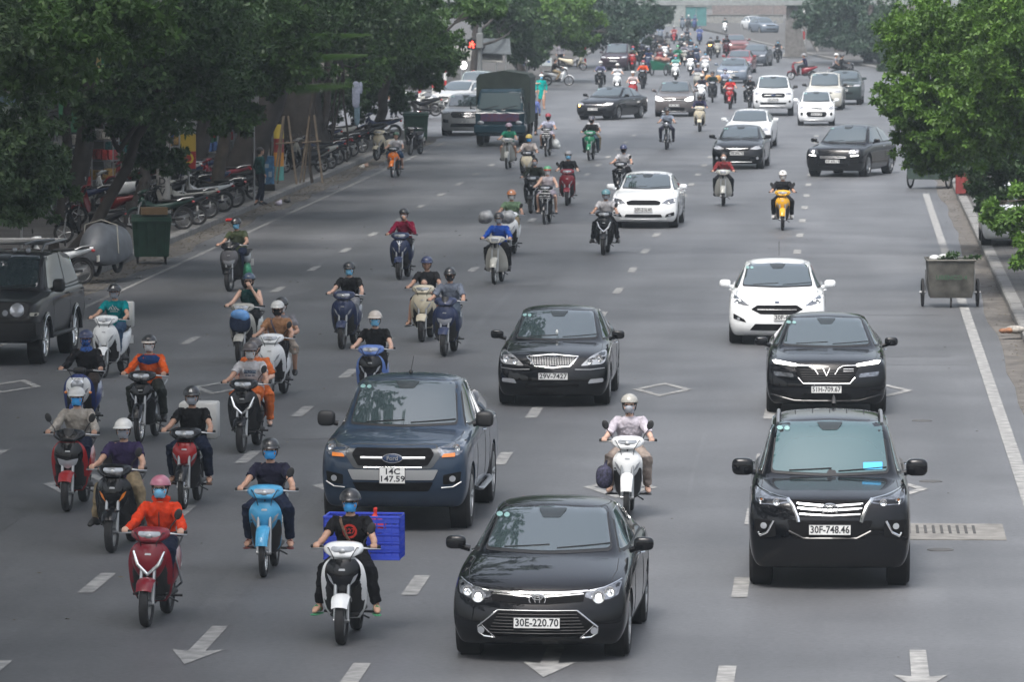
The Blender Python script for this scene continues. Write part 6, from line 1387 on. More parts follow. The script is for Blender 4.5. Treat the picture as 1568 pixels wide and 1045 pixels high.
def props():
    clutter()
    wheelie_bin(232, 404, 'big green wheelie bin with a cardboard box on its lid', .90, 1.08, R(8))
    p = at(232, 404); bx = thing('cardboard_box', 'flattened brown cardboard box lying on the green bin', 'box', (p.x + .05, p.y + .05, 1.14), R(12)); part('carton', cbox((0, 0, .09), (.62, .42, .17), .006), mat('cardboard', (.30, .19, .10), .9, noise=.15), bx, smooth=0); part('flap', loft([[(.31, -.2, .17), (.31, .2, .17), (.31, .2, .175), (.31, -.2, .175)], [(.45, -.2, .10), (.45, .2, .10), (.45, .2, .105), (.45, -.2, .105)]]), mat('cardboard', (.3, .19, .1)), bx, smooth=0)
    wheelie_bin(637, 221, 'second green wheelie bin by the kerb, left of the silver off-roader', .92, 1.15, R(4), .15)
    # tarpaulin over a motorbike
    p = at(146, 424, .15); t = thing('covered_motorbike', 'parked motorbike under a loose grey tarpaulin next to the leaning trunk', 'covered motorbike', p, R(-12), None, 1.12)
    rings = []
    for (y, hw, zt, lo) in ((-.35, .12, .62, .30), (-.15, .30, .82, .22), (.1, .36, 1.08, .20), (.45, .36, 1.02, .22), (.9, .33, .98, .24), (1.4, .30, .95, .28), (1.75, .16, .80, .35)):
        rings.append([(x * hw * (1 + .07 * math.sin(9 * y + 5 * x)), y + .02 * math.sin(13 * x), lo + (zt - lo) * z + .015 * math.sin(17 * x + 11 * y)) for x, z in ((-1.05, 0), (-1.02, .25), (-.98, .5), (-.85, .78), (-.45, .97), (0, 1.02), (.45, .97), (.85, .78), (.98, .5), (1.02, .25), (1.05, 0), (0, -.0))])
    tm = me('tarp', loft(rings), 60)
    part('tarpaulin', lambda: evalmesh(tm, [('SUBSURF', dict(levels=2, render_levels=2))]), mat('tarpaulin', (.10, .11, .125), .5, noise=.25, nscale=5, bump=.4), t, smooth=60)
    for y in (0, 1.25): part('wheel', move(wheelgeo(.28, .08), (0, y + .05, .28)), RUBBER, t)
    part('tie_rope', tube([(-.38, .3, .45), (-.33, .35, 1.0), (0, .36, 1.10), (.33, .35, 1.0), (.38, .3, .45)], .012, 5), mat('rope_pale', (.35, .34, .30), .9), t)
    # concrete pole, striped sign post, blue bin, staked tree
    p = at(250, 338, .15); t = thing('concrete_pole', 'pale concrete utility pole with stencilled marks rising behind the green bin', 'pole', p); part('shaft', lathe([(.001, 0), (.19, 0), (.12, 8.5), (.001, 8.5)], (0, 0, 0), 'z', 18), mat('pole_concrete', (.27, .265, .25), .85, noise=.3, nscale=3), t)
    part('stencil', join(*[text(c, .26, .002, 0, .75 + .3 * i, -.19) for i, c in enumerate('VDA')]), INK, t, smooth=0)
    pl = [mat('band_' + n_, c, .6) for n_, c in (('teal', (.08, .30, .28)), ('orange', (.50, .22, .03)), ('dark_red', (.22, .02, .02)), ('yellow', (.55, .42, .06)))]
    striped_post(427, 276, 1.75, 'thick post painted teal, orange, red and yellow beside the blue bin', .16, pl, 4, grp=None)
    p = at(408, 292, .15); t = thing('advertising_bin', 'battered blue box bin with faded stickers beside the standing man', 'bin', p, R(15)); part('box', cbox((0, 0, .62), (.42, .40, .85), .02), mat('bin_blue', (.03, .13, .26), .5, noise=.5, nscale=9), t, smooth=0); part('base', cbox((0, 0, .1), (.46, .44, .2), .02), DARK, t, smooth=0)
    part('sticker', join(cbox((-.05, -.205, .75), (.18, .006, .12), .002), cbox((.08, -.205, .5), (.1, .006, .16), .002)), mat('old_sticker', (.3, .36, .4), .6), t, smooth=0)
    cup = thing('paper_cup', 'pale lidded paper cup on the blue bin', 'cup', p + Vector((-.05, 0, 1.05))); part('cup', lathe([(.001, 0), (.05, 0), (.07, .17), (.001, .17)], (0, 0, 0), 'z', 14), mat('cup_cream', (.4, .36, .28), .7), cup); part('lid', ell((0, 0, .17), (.072, .072, .05), 14, 6), mat('cup_lid', (.45, .42, .36), .4), cup)
    for i, (px, py) in enumerate(((438, 282), (478, 280))):
        p = at(px, py, .15); t = thing('tree_stakes', ['wooden stakes leaning together against the painted post', 'four wooden stakes with a crossbar bracing a young tree'][i], 'stakes', p, 0, 'wooden stakes along the pavement')
        for sx, sy in ((-.35, -.3), (.35, -.3), (.3, .35), (-.3, .35)): part('stake', tube([(sx, sy, 0), (sx * .2, sy * .2, 2.1)], .03, 6), mat('old_wood', (.16, .125, .09), .9, noise=.3), t)
        part('crossbar', tube([(-.3, -.22, 1.25), (.3, -.22, 1.3)], .028, 6), mat('old_wood', (.16, .125, .09)), t)
        if i: part('sapling', join(limb((0, 0, 0), (.05, 0, 3.4), .05, .03)), BARK, t)
    # posts
    for px, py, h_, lb in ((643, 172, 2.6, 'red and white post behind the second green bin'), (664, 166, 2.9, 'thick red and white post left of the silver off-roader'), (682, 160, 2.3, 'slim red and white post touching the silver off-roader roof'),
                           (812, 100, 2.3, 'tall red and white post beside the pale barrier board'), (835, 98, 1.9, 'red and white post rising from the pale barrier board'), (896, 100, 2.7, 'red and white post left of the plum minivan'), (1231, 86, 3.6, 'tall red and white post standing against the footbridge pier')):
        striped_post(px, py, h_, lb, .075)
    p = at(836, 110, .15); t = thing('barrier_board', 'low white barrier board with two blue arrow marks at the far corner', 'barrier', p); part('board', cbox((0, 0, .62), (.72, .06, .5), .01), mat('board_white', (.42, .47, .48), .6), t, smooth=0)
    for sx in (-1, 1):
        part('blue_arrow', prism([(sx * .17 - .09, .59), (sx * .17 + .02, .59), (sx * .17 + .02, .55), (sx * .17 + .10, .63), (sx * .17 + .02, .71), (sx * .17 + .02, .67), (sx * .17 - .09, .67)], -.036, -.031), mat('arrow_blue', (.02, .08, .28), .5), t, smooth=0); part('foot', tube([(sx * .3, 0, 0), (sx * .3, 0, .4)], .025, 6), STEEL, t)
    # traffic signal and lamps
    p = at(735, 152, .15); t = thing('traffic_signal', 'traffic signal on a grey pole showing red above the lorry', 'traffic light', p); H_ = 3.45
    part('pole', tube([(0, 0, 0), (0, 0, H_ + .1)], .11, 12), mat('signal_grey', (.13, .14, .14), .6), t); part('control_box', cbox((.0, -.2, H_ - .55), (.34, .2, .75), .03), mat('signal_grey', (.13, .14, .14)), t, smooth=0)
    hd = part('signal_head', cbox((-.42, -.1, H_ - .75), (.42, .24, .50), .04), BLACK, t, smooth=0)
    RED = mat('red_lit', (1, .05, .03), .4, emit=(1, .05, .03), es=5); part('red_figure', join(ell((-.36, -.235, H_ - .62), (.05, .01, .05), 12, 6), tube([(-.50, -.235, H_ - .66), (-.36, -.235, H_ - .72), (-.30, -.235, H_ - .90)], .035, 6), tube([(-.42, -.235, H_ - .72), (-.50, -.235, H_ - .88)], .03, 6), tube([(-.36, -.235, H_ - .70), (-.24, -.235, H_ - .74)], .025, 6)), RED, hd)
    part('hood', prism([(-.64, H_ - .50), (-.20, H_ - .50), (-.20, H_ - .47), (-.64, H_ - .47)], -.42, -.1), BLACK, hd, smooth=0)
    p = at(710, 150, .15); z = px3(710, 100, p.y)[2] - .15; t = thing('street_lamp', 'glowing round white shop sign on a short post, left of the traffic signal', 'lamp', p, 0, 'lit lamps near the crossing')  # a glowing shop sign, shaped as a globe on a post
    part('post', tube([(-.1, 0, 0), (-.1, 0, z), (0, 0, z)], .05, 8), STEEL, t); part('lamp_globe', ell((0, 0, z), (.17, .17, .2), 16, 10), mat('sign_glow', (1, 1, 1), .3, emit=(1, 1, .98), es=2.2), t)
    p = at(776, 118, .15); z = px3(775, 6, p.y)[2] - .15; t = thing('street_lamp', 'pear shaped hanging lamp at the top edge over the crossing', 'lamp', p, 0, 'lit lamps near the crossing'); part('post', tube([(1.2, 0, 0), (1.2, 0, z + .5), (.6, 0, z + .75), (0, 0, z + .6), (0, 0, z + .2)], .05, 8), STEEL, t)
    part('lamp_globe', join(ell((0, 0, z), (.14, .14, .17), 14, 10), lathe([(.12, z + .1), (.05, z + .28)], (0, 0, 0), 'z', 12)), mat('globe_dim', (.6, .62, .62), .3, emit=(1, 1, 1), es=.35), t)
    # banner signs on the left
    for px, py, w_, h_, cols, lb, d in ((288, 205, .42, 1.9, [(.30, .02, .02), (.45, .32, .04), (.4, .4, .42), (.45, .30, .03)], 'tall red and yellow vertical shop sign between the trunks', 150), (259, 172, .32, .55, [(.03, .12, .40), (.03, .12, .40)], 'small blue sign panel left of the tall red and yellow sign', 150), (30, 95, .75, 1.1, [(.03, .13, .45), (.4, .38, .3)], 'blue and cream sign glimpsed through leaves in the upper left', 118), (388, 160, .3, 1.2, [(.28, .03, .03), (.2, .2, .2)], 'dark red hanging sign behind the forked tree', 158)):
        x, y, z = px3(px, py, d); t = thing('shop_sign', lb, 'sign', (x, y, z), 0, 'shop signs behind the left trees'); n = len(cols)
        for i, c in enumerate(cols): part('panel', cbox((0, 0, -h_ / 2 + h_ * (i + .5) / n), (w_, .08, h_ / n - .004), .004), mat('signc_%s' % str(c), c, .5), t, smooth=0)
        if n == 4: part('lettering', join(text('Ô', .42, .003, 0, -h_ * .36, -.045)), mat('letter_yellow', (.6, .45, .05), .5), t, smooth=0)
        part('bracket', tube([(0, .03, -h_ / 2), (0, .1, -h_ / 2 - .0), (0, .1, -z + .15)], .03, 6), STEEL, t)
    x, y, z = px3(545, 150, 165); t = thing('hanging_clothes', 'pale blue and white shirts hanging from a cord between the dark trunks', 'clothes', (x, y, z - .9), 0)
    part('shirt', join(sell((0, 0, 1.0), (.12, .05, .40), .6), sell((.14, 0, 1.2), (.06, .04, .18), .7)), cloth('pale_blue', (.30, .33, .42)), t, smooth=60); part('cloth', sell((.03, .02, .42), (.085, .04, .34), .6), cloth('blue_grey', (.12, .18, .22)), t, smooth=60); part('cord', tube([(0, 0, 1.5), (.02, 0, 2.6)], .01, 5), BLACK, t)
    # overhead cables and a sagging net
    p = at(250, 338, .15); g = []
    for k, (z0, sag) in enumerate(((6.1, .7), (5.9, .9), (5.6, .6), (5.2, 1.1))):
        g = tube([(p.x + .1 * k, 60 + (225 - 60) * i / 30, z0 - sag * (1 - (((i % 10) - 5) / 5) ** 2)) for i in range(31)], .018, 5)
        c = part('overhead_cable', g, BLACK, None); tag(c, 'black cables sagging through the left trees', 'cable', 'overhead cables through the left trees')
    # handcart of rubbish on the right
    p = at(1455, 470); t = thing('rubbish_cart', 'grey metal rubbish handcart with two big wheels on the edge line', 'handcart', p, R(2)); gm = mat('galvanised', (.115, .112, .10), .6, .5, noise=.45, nscale=4)
    part('tub', join(loft([[(-.42, -.35, .20), (.42, -.35, .20), (.42, .45, .20), (-.42, .45, .20)], [(-.45, -.42, .35), (.45, -.42, .35), (.45, .55, .35), (-.45, .55, .35)], [(-.47, -.46, .96), (.47, -.46, .96), (.47, .62, .96), (-.47, .62, .96)]]), tube([(-.49, -.48, .97), (.49, -.48, .97), (.49, .64, .97), (-.49, .64, .97), (-.49, -.48, .97)], .022, 6)), gm, t, smooth=25)
    part('faded_lettering', text('URENCO 4', .13, .001, 0, .62, -.462), mat('faded_green', (.05, .10, .06), .9), t, smooth=0)
    for x in (-1, 1):
        w_ = part('wheel', lathe([(.235, -.02), (.26, -.028), (.285, -.02), (.29, 0), (.285, .02), (.26, .028), (.235, .02)], (x * .56, .1, .29), 'x', 28), RUBBER, t); part('spokes', join(*[tube([(x * .56, .1, .29), (x * .56, .1 + .24 * math.cos(a), .29 + .24 * math.sin(a))], .005, 4) for a in np.linspace(0, 6.28, 17)[:-1]], tube([(x * .50, .1, .29), (x * .62, .1, .29)], .03, 8)), STEEL, w_)
        part('strut', tube([(x * .50, .1, .29), (x * .49, .1, .75)], .018, 6), STEEL, t)
    part('handle_bar', tube([(-.45, .6, .8), (-.45, 1.1, .95), (.45, 1.1, .95), (.45, .6, .8)], .02, 6), STEEL, t); part('front_castor', join(lathe([(.001, -.02), (.07, -.02), (.07, .02), (.001, .02)], (0, -.3, .07), 'x', 12), tube([(0, -.3, .1), (0, -.3, .2)], .02, 6)), RUBBER, t)
    b = thing('white_bag', 'crumpled white plastic bags heaped on top of the rubbish handcart', 'bag', p + Vector((-.12, .05, .98))); part('bag', vox(join(ell((0, 0, .02), (.16, .14, .08)), ell((.14, .1, .0), (.12, .12, .07)), ell((-.2, .2, .0), (.12, .12, .07))), .02), mat('plastic_white', (.55, .56, .56), .4, noise=.2), b)
    lf = thing('cut_branches', 'leafy clippings sticking out of the rubbish handcart', 'branches', p + Vector((.1, .2, .95))); part('foliage', leaves([(0, 0, .05, .5, .4, .10, 700)], .07, .2, 4, 6), LEAFD, lf, smooth=0)
    # second cart and red box under the right tree
    p = at(1420, 289); t = thing('parked_handcart', 'dark green handcart with spoked wheels in the shade under the right-hand tree', 'handcart', p, R(-20)); part('tub', loft([[(-.5, -.4, .3), (.5, -.4, .3), (.5, 1.2, .3), (-.5, 1.2, .3)], [(-.56, -.46, 1.0), (.56, -.46, 1.0), (.56, 1.25, 1.0), (-.56, 1.25, 1.0)]]), mat('cart_green', (.03, .05, .04), .6, noise=.3), t, smooth=0)
    for x in (-1, 1): w_ = part('wheel', move(wheelgeo(.33, .05), (x * .62, .2, .33)), RUBBER, t); part('spokes', move(join(*[tube([(0, 0, 0), (0, .27 * math.cos(a), .27 * math.sin(a))], .005, 4) for a in np.linspace(0, 6.28, 15)[:-1]]), (x * .62, .2, .33)), STEEL, w_)
    p = at(1486, 300, .15); t = thing('market_kiosk', 'faded red metal kiosk box under the right-hand tree', 'kiosk', p); part('cabinet', join(cbox((0, .5, .6), (.85, .8, 1.1), .02), *[cbox((x, .095, .6), (.02, .02, 1.0), .004) for x in (-.3, 0, .3)]), mat('kiosk_red', (.22, .03, .03), .6, noise=.4), t, smooth=0); part('roof', cbox((0, .45, 1.22), (1.05, 1.1, .06), .02), mat('kiosk_roof', (.10, .10, .10), .7), t, smooth=0); part('legs', join(*[tube([(x, y, 0), (x, y, .1)], .03, 6) for x in (-.36, .36) for y in (.15, .85)]), STEEL, t)
    # white small car half on the right pavement
    make_car('white_city_car', 'white car end poking out of leaves on the right pavement', 'car', 1538, 386, dict(MINI), P_WHITE, dict(plate_z=.5, front=[('lower_grille', [(-.5, .42), (.5, .42), (.5, .58), (-.5, .58)], GRILLE, {}), ('headlight', [(.5, .68), (.74, .70), (.74, .82), (.6, .82)], LAMPIN, {})]), R(0), None, det=0, group='cars parked on the right', loc=at(1552, 376, .15))
    p = at(1545, 508, .15); t = thing('rubbish_heap', 'small heap of orange and grey rubbish at the right kerb', 'rubbish', p); part('orange_sack', vox(join(ell((-.1, -.1, .02), (.10, .12, .05)), ell((0, 0, .02), (.08, .12, .06))), .02), mat('sack_orange', (.22, .10, .05), .8, noise=.4), t); part('grey_sack', vox(join(ell((.12, .1, .03), (.2, .16, .08)), ell((.3, .2, .02), (.12, .1, .05))), .02), mat('sack_grey', (.30, .28, .25), .8, noise=.5, nscale=20), t)
    for i, (px, py, c) in enumerate(((427, 314, (.45, .42, .5)), (440, 310, (.04, .04, .04)), (554, 258, (.5, .48, .44)), (560, 256, (.3, .2, .15)))):
        t = thing('plastic_bag', ['mauve-white plastic bag dropped by the left kerb', 'black tied rubbish bag next to a pale bag by the left kerb', 'white scrap of plastic in the gutter near the orange motorbike', 'brown crumpled wrapper in the gutter beside a white scrap'][i], 'litter', at(px, py, .0 if i > 1 else .15), 0, 'litter by the left kerb'); part('bag', vox(join(ell((0, 0, .05), (.10, .09, .07)), ell((.05, .02, .10), (.04, .04, .06)), ell((-.06, .03, .04), (.06, .05, .04))), .012), mat('bag_%d' % i, c, .6, noise=.3), t)
    # lorry
    p = at(768, 223); t = thing('army_lorry', 'dark green lorry with canvas tilt and coloured banner across its grille', 'lorry', p, R(0)); W_ = .92; lg = paint('lorry_teal', (.012, .045, .065), .4)
    part('cab', loft([[(-W_, -1.0, .55), (W_, -1.0, .55), (W_, .95, .55), (-W_, .95, .55)], [(-W_, -1.05, 1.25), (W_, -1.05, 1.25), (W_, .95, 1.25), (-W_, .95, 1.25)], [(-W_ * .97, -.98, 1.36), (W_ * .97, -.98, 1.36), (W_ * .98, .95, 1.36), (-W_ * .98, .95, 1.36)], [(-W_ * .86, -.66, 2.06), (W_ * .86, -.66, 2.06), (W_ * .9, .95, 2.10), (-W_ * .9, .95, 2.10)], [(-W_ * .78, -.50, 2.16), (W_ * .78, -.50, 2.16), (W_ * .8, .85, 2.18), (-W_ * .8, .85, 2.18)]]), lg, t, smooth=30)
    part('windscreen', loft([[(-W_ * .86, -.985, 1.42), (W_ * .86, -.985, 1.42), (W_ * .86, -.95, 1.42), (-W_ * .86, -.95, 1.42)], [(-W_ * .78, -.70, 2.02), (W_ * .78, -.70, 2.02), (W_ * .78, -.66, 2.02), (-W_ * .78, -.66, 2.02)]]), mat('lorry_glass', (.07, .11, .12), .25, spec=.25), t, smooth=0)
    part('banner', cbox((0, -1.075, 1.10), (1.45, .03, .30), .01), mat('banner_cloth', (.16, .04, .06), .7, noise=.9, nscale=9, alt=(.07, .07, .16)), t, smooth=0)
    part('bumper', join(cbox((0, -1.12, .66), (1.95, .14, .32), .04), cbox((0, -1.05, .48), (1.8, .1, .16), .02)), lg, t, smooth=0)
    for x in (-1, 1):
        part('headlight', ell((x * .72, -1.08, .90), (.13, .04, .08), 14, 8), LENS, t); part('wing_mirror', join(cbox((x * 1.10, -.95, 1.55), (.05, .12, .30), .02), tube([(x * .95, -.9, 1.4), (x * 1.1, -.95, 1.45)], .015, 5)), BLACK, t)
        part('side_window', cbox((x * (W_ * .945), -.1, 1.68), (.03, .8, .42), .01), glass(), t, smooth=0)
        for y in (0, 3.3): part('wheel', lathe([(.15, -.13), (.30, -.14), (.40, -.11), (.42, 0), (.40, .11), (.30, .14), (.15, .13)], (x * .80, y, .42), 'x', 28), RUBBER, t)
    part('chassis', cbox((0, 2.2, .62), (.9, 6.2, .22), .02), DARK, t, smooth=0); part('wiper', join(tube([(-.6, -1.0, 1.42), (-.05, -.93, 1.55)], .012, 5), tube([(.1, -1.0, 1.42), (.65, -.93, 1.55)], .012, 5)), BLACK, t)
    tl = me('tilt', loft([[(x * 1.0, y, z) for x, z in ((-1, .80), (-1, 1.6), (-1.0, 2.52), (-.90, 2.66), (0, 2.80), (.90, 2.66), (1.0, 2.52), (1, 1.6), (1, .8))] for y in (1.08, 1.6, 2.3, 3.0, 3.7, 4.4, 5.1)]), 30)
    part('canvas_tilt', tl, mat('canvas_green', (.045, .060, .050), .85, noise=.25, nscale=2, bump=.3), t); part('tilt_hoop', join(*[tube([(x * 1.015, y, z) for x, z in ((-1, .9), (-1.0, 2.53), (-.90, 2.67), (0, 2.81), (.90, 2.67), (1.0, 2.53), (1, .9))], .02, 6) for y in (1.12,)]), mat('canvas_green', (.045, .06, .05)), t)

# ================================================================= RIDERS
P_MAROON = paint('maroon', (.19, .012, .022), .3); P_CRED = paint('bright_red', (.30, .016, .018), .3); P_SKY = paint('sky_blue', (.06, .30, .52), .3); P_CREAM = paint('cream', (.55, .50, .38), .3); P_YEL = paint('yellow', (.62, .33, .02), .3)
P_ORG = paint('orange', (.70, .17, .01), .3); P_GRN = paint('green', (.01, .15, .07), .3); P_BLU = paint('royal_blue', (.02, .04, .16), .3); P_LILAC = paint('violet_blue', (.10, .18, .45), .3); P_DNAVY = paint('navy', (.02, .03, .075), .3); P_PEARL = paint('pearl_grey', (.36, .36, .33), .35)
LIT = mat('scooter_lamp_lit', (1, 1, 1), .3, emit=(1, 1, .97), es=4)
def c_(n, *rgb): return cloth(n, rgb)
def ride(px, py, kind, blabel, bike, plabel, person, pillion=None, pil_label=None, head=0., lean=0., scale=1., fine=.014, loc=None, det=1, pose=None):
    b = make_bike(blabel, px, py, kind, head=head, lean=lean, scale=scale, loc=loc, det=det, **bike)
    r = None
    if plabel: r = make_person(plabel, b.location, head, pose or ('scooter' if kind == 'scooter' else 'under'), lean=lean, scale=scale, fine=fine, **person)
    if pillion: make_person(pil_label, b.location, head, 'pillion', lean=lean, scale=scale, fine=fine, **pillion)
    return b, r
def onshirt(txt, z, size, kx=1.): return lambda S, J: S.lay(([(v[0] * kx, v[1], v[2]) for v in text(txt, size, .0008, 0, J['chest'][2] + z)[0]], text(txt, size, .0008, 0, J['chest'][2] + z)[1]), off=.006)
def child(root, nm, g, m, smooth=40): return part(nm, g, m, root, None, smooth)
def bag_thing(name, label, cat, loc, g, m, rz=0., extra=(), group=None):
    t = thing(name, label, cat, loc, rz, group); part('body', g, m, t, None, 60)
    for nm, gg, mm in extra: part(nm, gg, mm, t)
    return t
def riders():
    navy, blk = c_('navy_jeans', .012, .018, .04), c_('black_trousers', .010, .010, .012)
    khaki = c_('khaki', .24, .19, .12); hB, hW, hG = hm('black', (.010, .010, .012)), hm('white', (.60, .60, .58)), hm('grey', (.25, .25, .26), .4); hN = hm('navy', (.02, .03, .09))
    F = .009
    # 1 woman in orange
    b, r = ride(224, 961, 'scooter', 'maroon scooter with a chrome V on its front, nearest the bottom left', dict(main=P_MAROON, trim='v', shield=P_MAROON), 'person in orange hooded jacket, pink helmet and light blue mask', dict(shirt=c_('orange', .62, .05, .015), legs=navy, helmet=hm('pink', (.42, .14, .20)), mask=MASK['blue'], o=dict(sleeve='long'), visor=False, glasses=True, skin=SKIN2), head=R(-3), lean=R(1), fine=F)
    child(r, 'hood', xf(lathe([(.075, -.02), (.105, .02), (.10, .05), (.075, .06), (.06, .02)], (0, 0, 0), 'z', 20), Matrix.Translation((0, .80, 1.27)) @ Matrix.Rotation(R(-14), 4, 'X')), c_('orange', .62, .05, .015), 60)
    child(r, 'zip', tube([(0, .690, 1.22), (0, .676, 1.12), (0, .715, .95)], .006, 5), BLACK)
    for sx in (1, -1): child(b, 'chrome_rail', (lambda g: g if sx > 0 else mirx(g))(tube([(.20, .55, .72), (.20, .85, .50), (.19, 1.1, .36), (.12, 1.15, .30)], .012, 8)), CHROME)
    # 2 white scooter with blue crate
    b, r = ride(523, 988, 'scooter', 'white scooter with black front inset carrying a blue crate', dict(main=P_WHITE, front=P_BLACK, shield=P_WHITE, fender=P_WHITE, mirrors=(0, 1)), 'person in black shirt with round red print, glasses and blue mask before a crate',
                dict(shirt=c_('black_tee', .010, .010, .011), legs=blk, helmet=hB, mask=MASK['bright'], glasses=True, sandal=True, shoes=mat('sandal_green', (.05, .25, .12), .6), o=dict(sleeve='short'), print_=[('red_print', lambda S, J: S.lay(join(*[loft([[(r_ * math.cos(a), 0, J['chest'][2] - .03 + r_ * math.sin(a)) for r_ in (.055, .078)] for a in np.linspace(0, 2 * math.pi, 25)], False, False), text('227', .075, .0008, 0, J['chest'][2] - .03)])), mat('print_red', (.5, .03, .02), .8))]), pose='relaxed', head=R(-2), fine=F)
    child(r, 'shoulder_strap', S_strap(r), mat('strap_brown', (.14, .09, .06), .8, noise=.6, nscale=60))
    L_ = b.location; cm = mat('crate_blue', (.035, .07, .52), .45); t = thing('plastic_crate', 'royal blue slatted plastic crate on the white scooter behind the rider', 'crate', L_ + Vector((.12, 1.36, .77)), R(-2))
    W_, D_, H_ = .80, .44, .44
    part('basket', join(*[join(tube([(-W_ / 2, -D_ / 2, z), (W_ / 2, -D_ / 2, z), (W_ / 2, D_ / 2, z), (-W_ / 2, D_ / 2, z), (-W_ / 2, -D_ / 2, z)], .014 if z in (0, H_) else .010, 5)) for z in (0, .08, .17, .26, .35, H_)], *[tube([(x, s * D_ / 2, 0), (x, s * D_ / 2, H_)], .008, 4) for x in np.linspace(-W_ / 2, W_ / 2, 11) for s in (-1, 1)], *[tube([(s * W_ / 2, y, 0), (s * W_ / 2, y, H_)], .008, 4) for y in np.linspace(-D_ / 2, D_ / 2, 8) for s in (-1, 1)], cbox((0, 0, .0), (W_, D_, .02), .005), *[cbox((0, s * D_ / 2, z), (W_, .008, .045), .002) for s in (-1, 1) for z in (.03, .12, .21, .30, .40)], *[cbox((s * W_ / 2, 0, z), (.008, D_, .045), .002) for s in (-1, 1) for z in (.03, .12, .21, .30, .40)]), cm, t, smooth=30)
    rb = mat('bag_red', (.60, .03, .02), .45, noise=.2)
    bag_thing('carrier_bag', 'red plastic carrier bag with knotted handle in the blue crate', 'bag', L_ + Vector((.22, 1.34, 1.10)), vox(join(ell((0, 0, .0), (.14, .12, .10)), tube([(0, 0, .05), (.02, 0, .14), (.02, 0, .20)], [.05, .02, .025], 8), ell((-.08, .02, .03), (.06, .06, .06))), .012), rb)
    # 3 sky blue
    b, r = ride(404, 885, 'under', 'sky blue light motorcycle between two scooters, left of the pickup', dict(main=P_SKY, mirrors=(0, 1)), 'person in dark navy shirt and jeans with blue mask riding the sky blue motorcycle',
                dict(shirt=c_('dark_navy', .018, .018, .035), legs=navy, helmet=hB, mask=MASK['bright'], sandal=True, shoes=mat('sandal_red', (.12, .02, .02), .6), o=dict(sleeve='short')), head=R(0), fine=F)
    # 4 black scooter purple polo
    b, r = ride(171, 847, 'scooter', 'black scooter with amber indicators behind the orange jacket rider', dict(main=P_BLACK, style='amber', mirrors=(0, 1)), 'person in purple polo and khaki trousers wearing a white peaked helmet', dict(shirt=c_('purple', .035, .025, .07), legs=khaki, helmet=hW, mask=MASK['grey'], visor=hW, cap=True, o=dict(sleeve='short')), head=R(-4), pose='relaxed', fine=F)
    bag_thing('backpack', 'black backpack worn behind the rider in the purple polo', 'backpack', b.location + Vector((-.05, 1.02, 1.02)), vox(join(sell((0, 0, 0), (.19, .10, .24), .75), sell((0, .09, -.06), (.13, .05, .12), .7)), .015), mat('bag_black', (.012, .012, .014), .8))
    # 5 beige jacket
    b, r = ride(103, 784, 'scooter', 'red and black scooter with low headlight and two mirrors at far left', dict(main=P_CRED, front=P_BLACK, shield=P_CRED, cowl=P_BLACK, mirrors=(1, 1), style='low'), 'person in beige jacket with bright blue mask and white helmet on the red scooter', dict(shirt=c_('beige', .36, .33, .29), legs=navy, helmet=hW, mask=MASK['bright'], o=dict(sleeve='long')), head=R(-2), fine=F)
    # 6 winner red
    b, r = ride(281, 781, 'under', 'red and black light motorcycle with a white box behind the rider', dict(main=P_BLACK, front=P_CRED, cowl=P_BLACK, fender=P_BLACK, mirrors=(0, 0)), 'person in black shirt with striped black helmet and patterned grey mask', dict(shirt=c_('black_tee', .010, .010, .011), legs=navy, helmet=hB, mask=MASK['grey'], stripe=mat('stripe_white', (.6, .6, .58), .4), sandal=True, shoes=mat('sandal_brown', (.1, .05, .03), .6), o=dict(sleeve='short', fat=1.06)), head=R(-2), fine=F)
    bag_thing('delivery_box', 'white delivery box strapped behind the rider on the red and black motorcycle', 'box', b.location + Vector((.05, 1.38, .80)), cbox((0, 0, .25), (.50, .40, .48), .02), mat('box_white', (.50, .50, .48), .6, noise=.12))
    # 7 retro blue
    b, r = ride(118, 670, 'scooter', 'blue and white retro scooter with a round headlamp in its shield', dict(main=P_BLU, front=P_WHITE, shield=P_BLU, style='retro', mirrors=(0, 0)), 'person all in black with patterned blue scarf over the face and navy helmet', dict(shirt=c_('black_sweater', .012, .012, .014), legs=c_('brown_trousers', .05, .04, .035), helmet=hN, mask=mat('scarf_blue', (.03, .10, .34), .85, noise=.8, nscale=40), cap=True, o=dict(sleeve='long')), head=R(-3), fine=F)
    child(r, 'scarf', lathe([(.085, -.07), (.10, -.03), (.075, .02), (.05, .02)], (0, .77, 1.285), 'z', 16), mat('scarf_blue', (.03, .10, .34)), 60)
    # 8 orange-blue jacket
    b, r = ride(214, 679, 'under', 'black light motorcycle ridden by the person in orange and blue', dict(main=P_BLACK, mirrors=(0, 0)), 'person in orange jacket with blue shoulders and a white mask', dict(shirt=c_('orange2', .62, .10, .02), legs=c_('olive_trousers', .03, .035, .03), helmet=hB, visor=hm('cream', (.5, .45, .4)), mask=MASK['white'], skin=SKIN, o=dict(sleeve='long')), head=R(-4), fine=F)
    child(r, 'blue_yoke', yoke(r, 1.12), c_('blue_yoke', .015, .05, .16), 60)
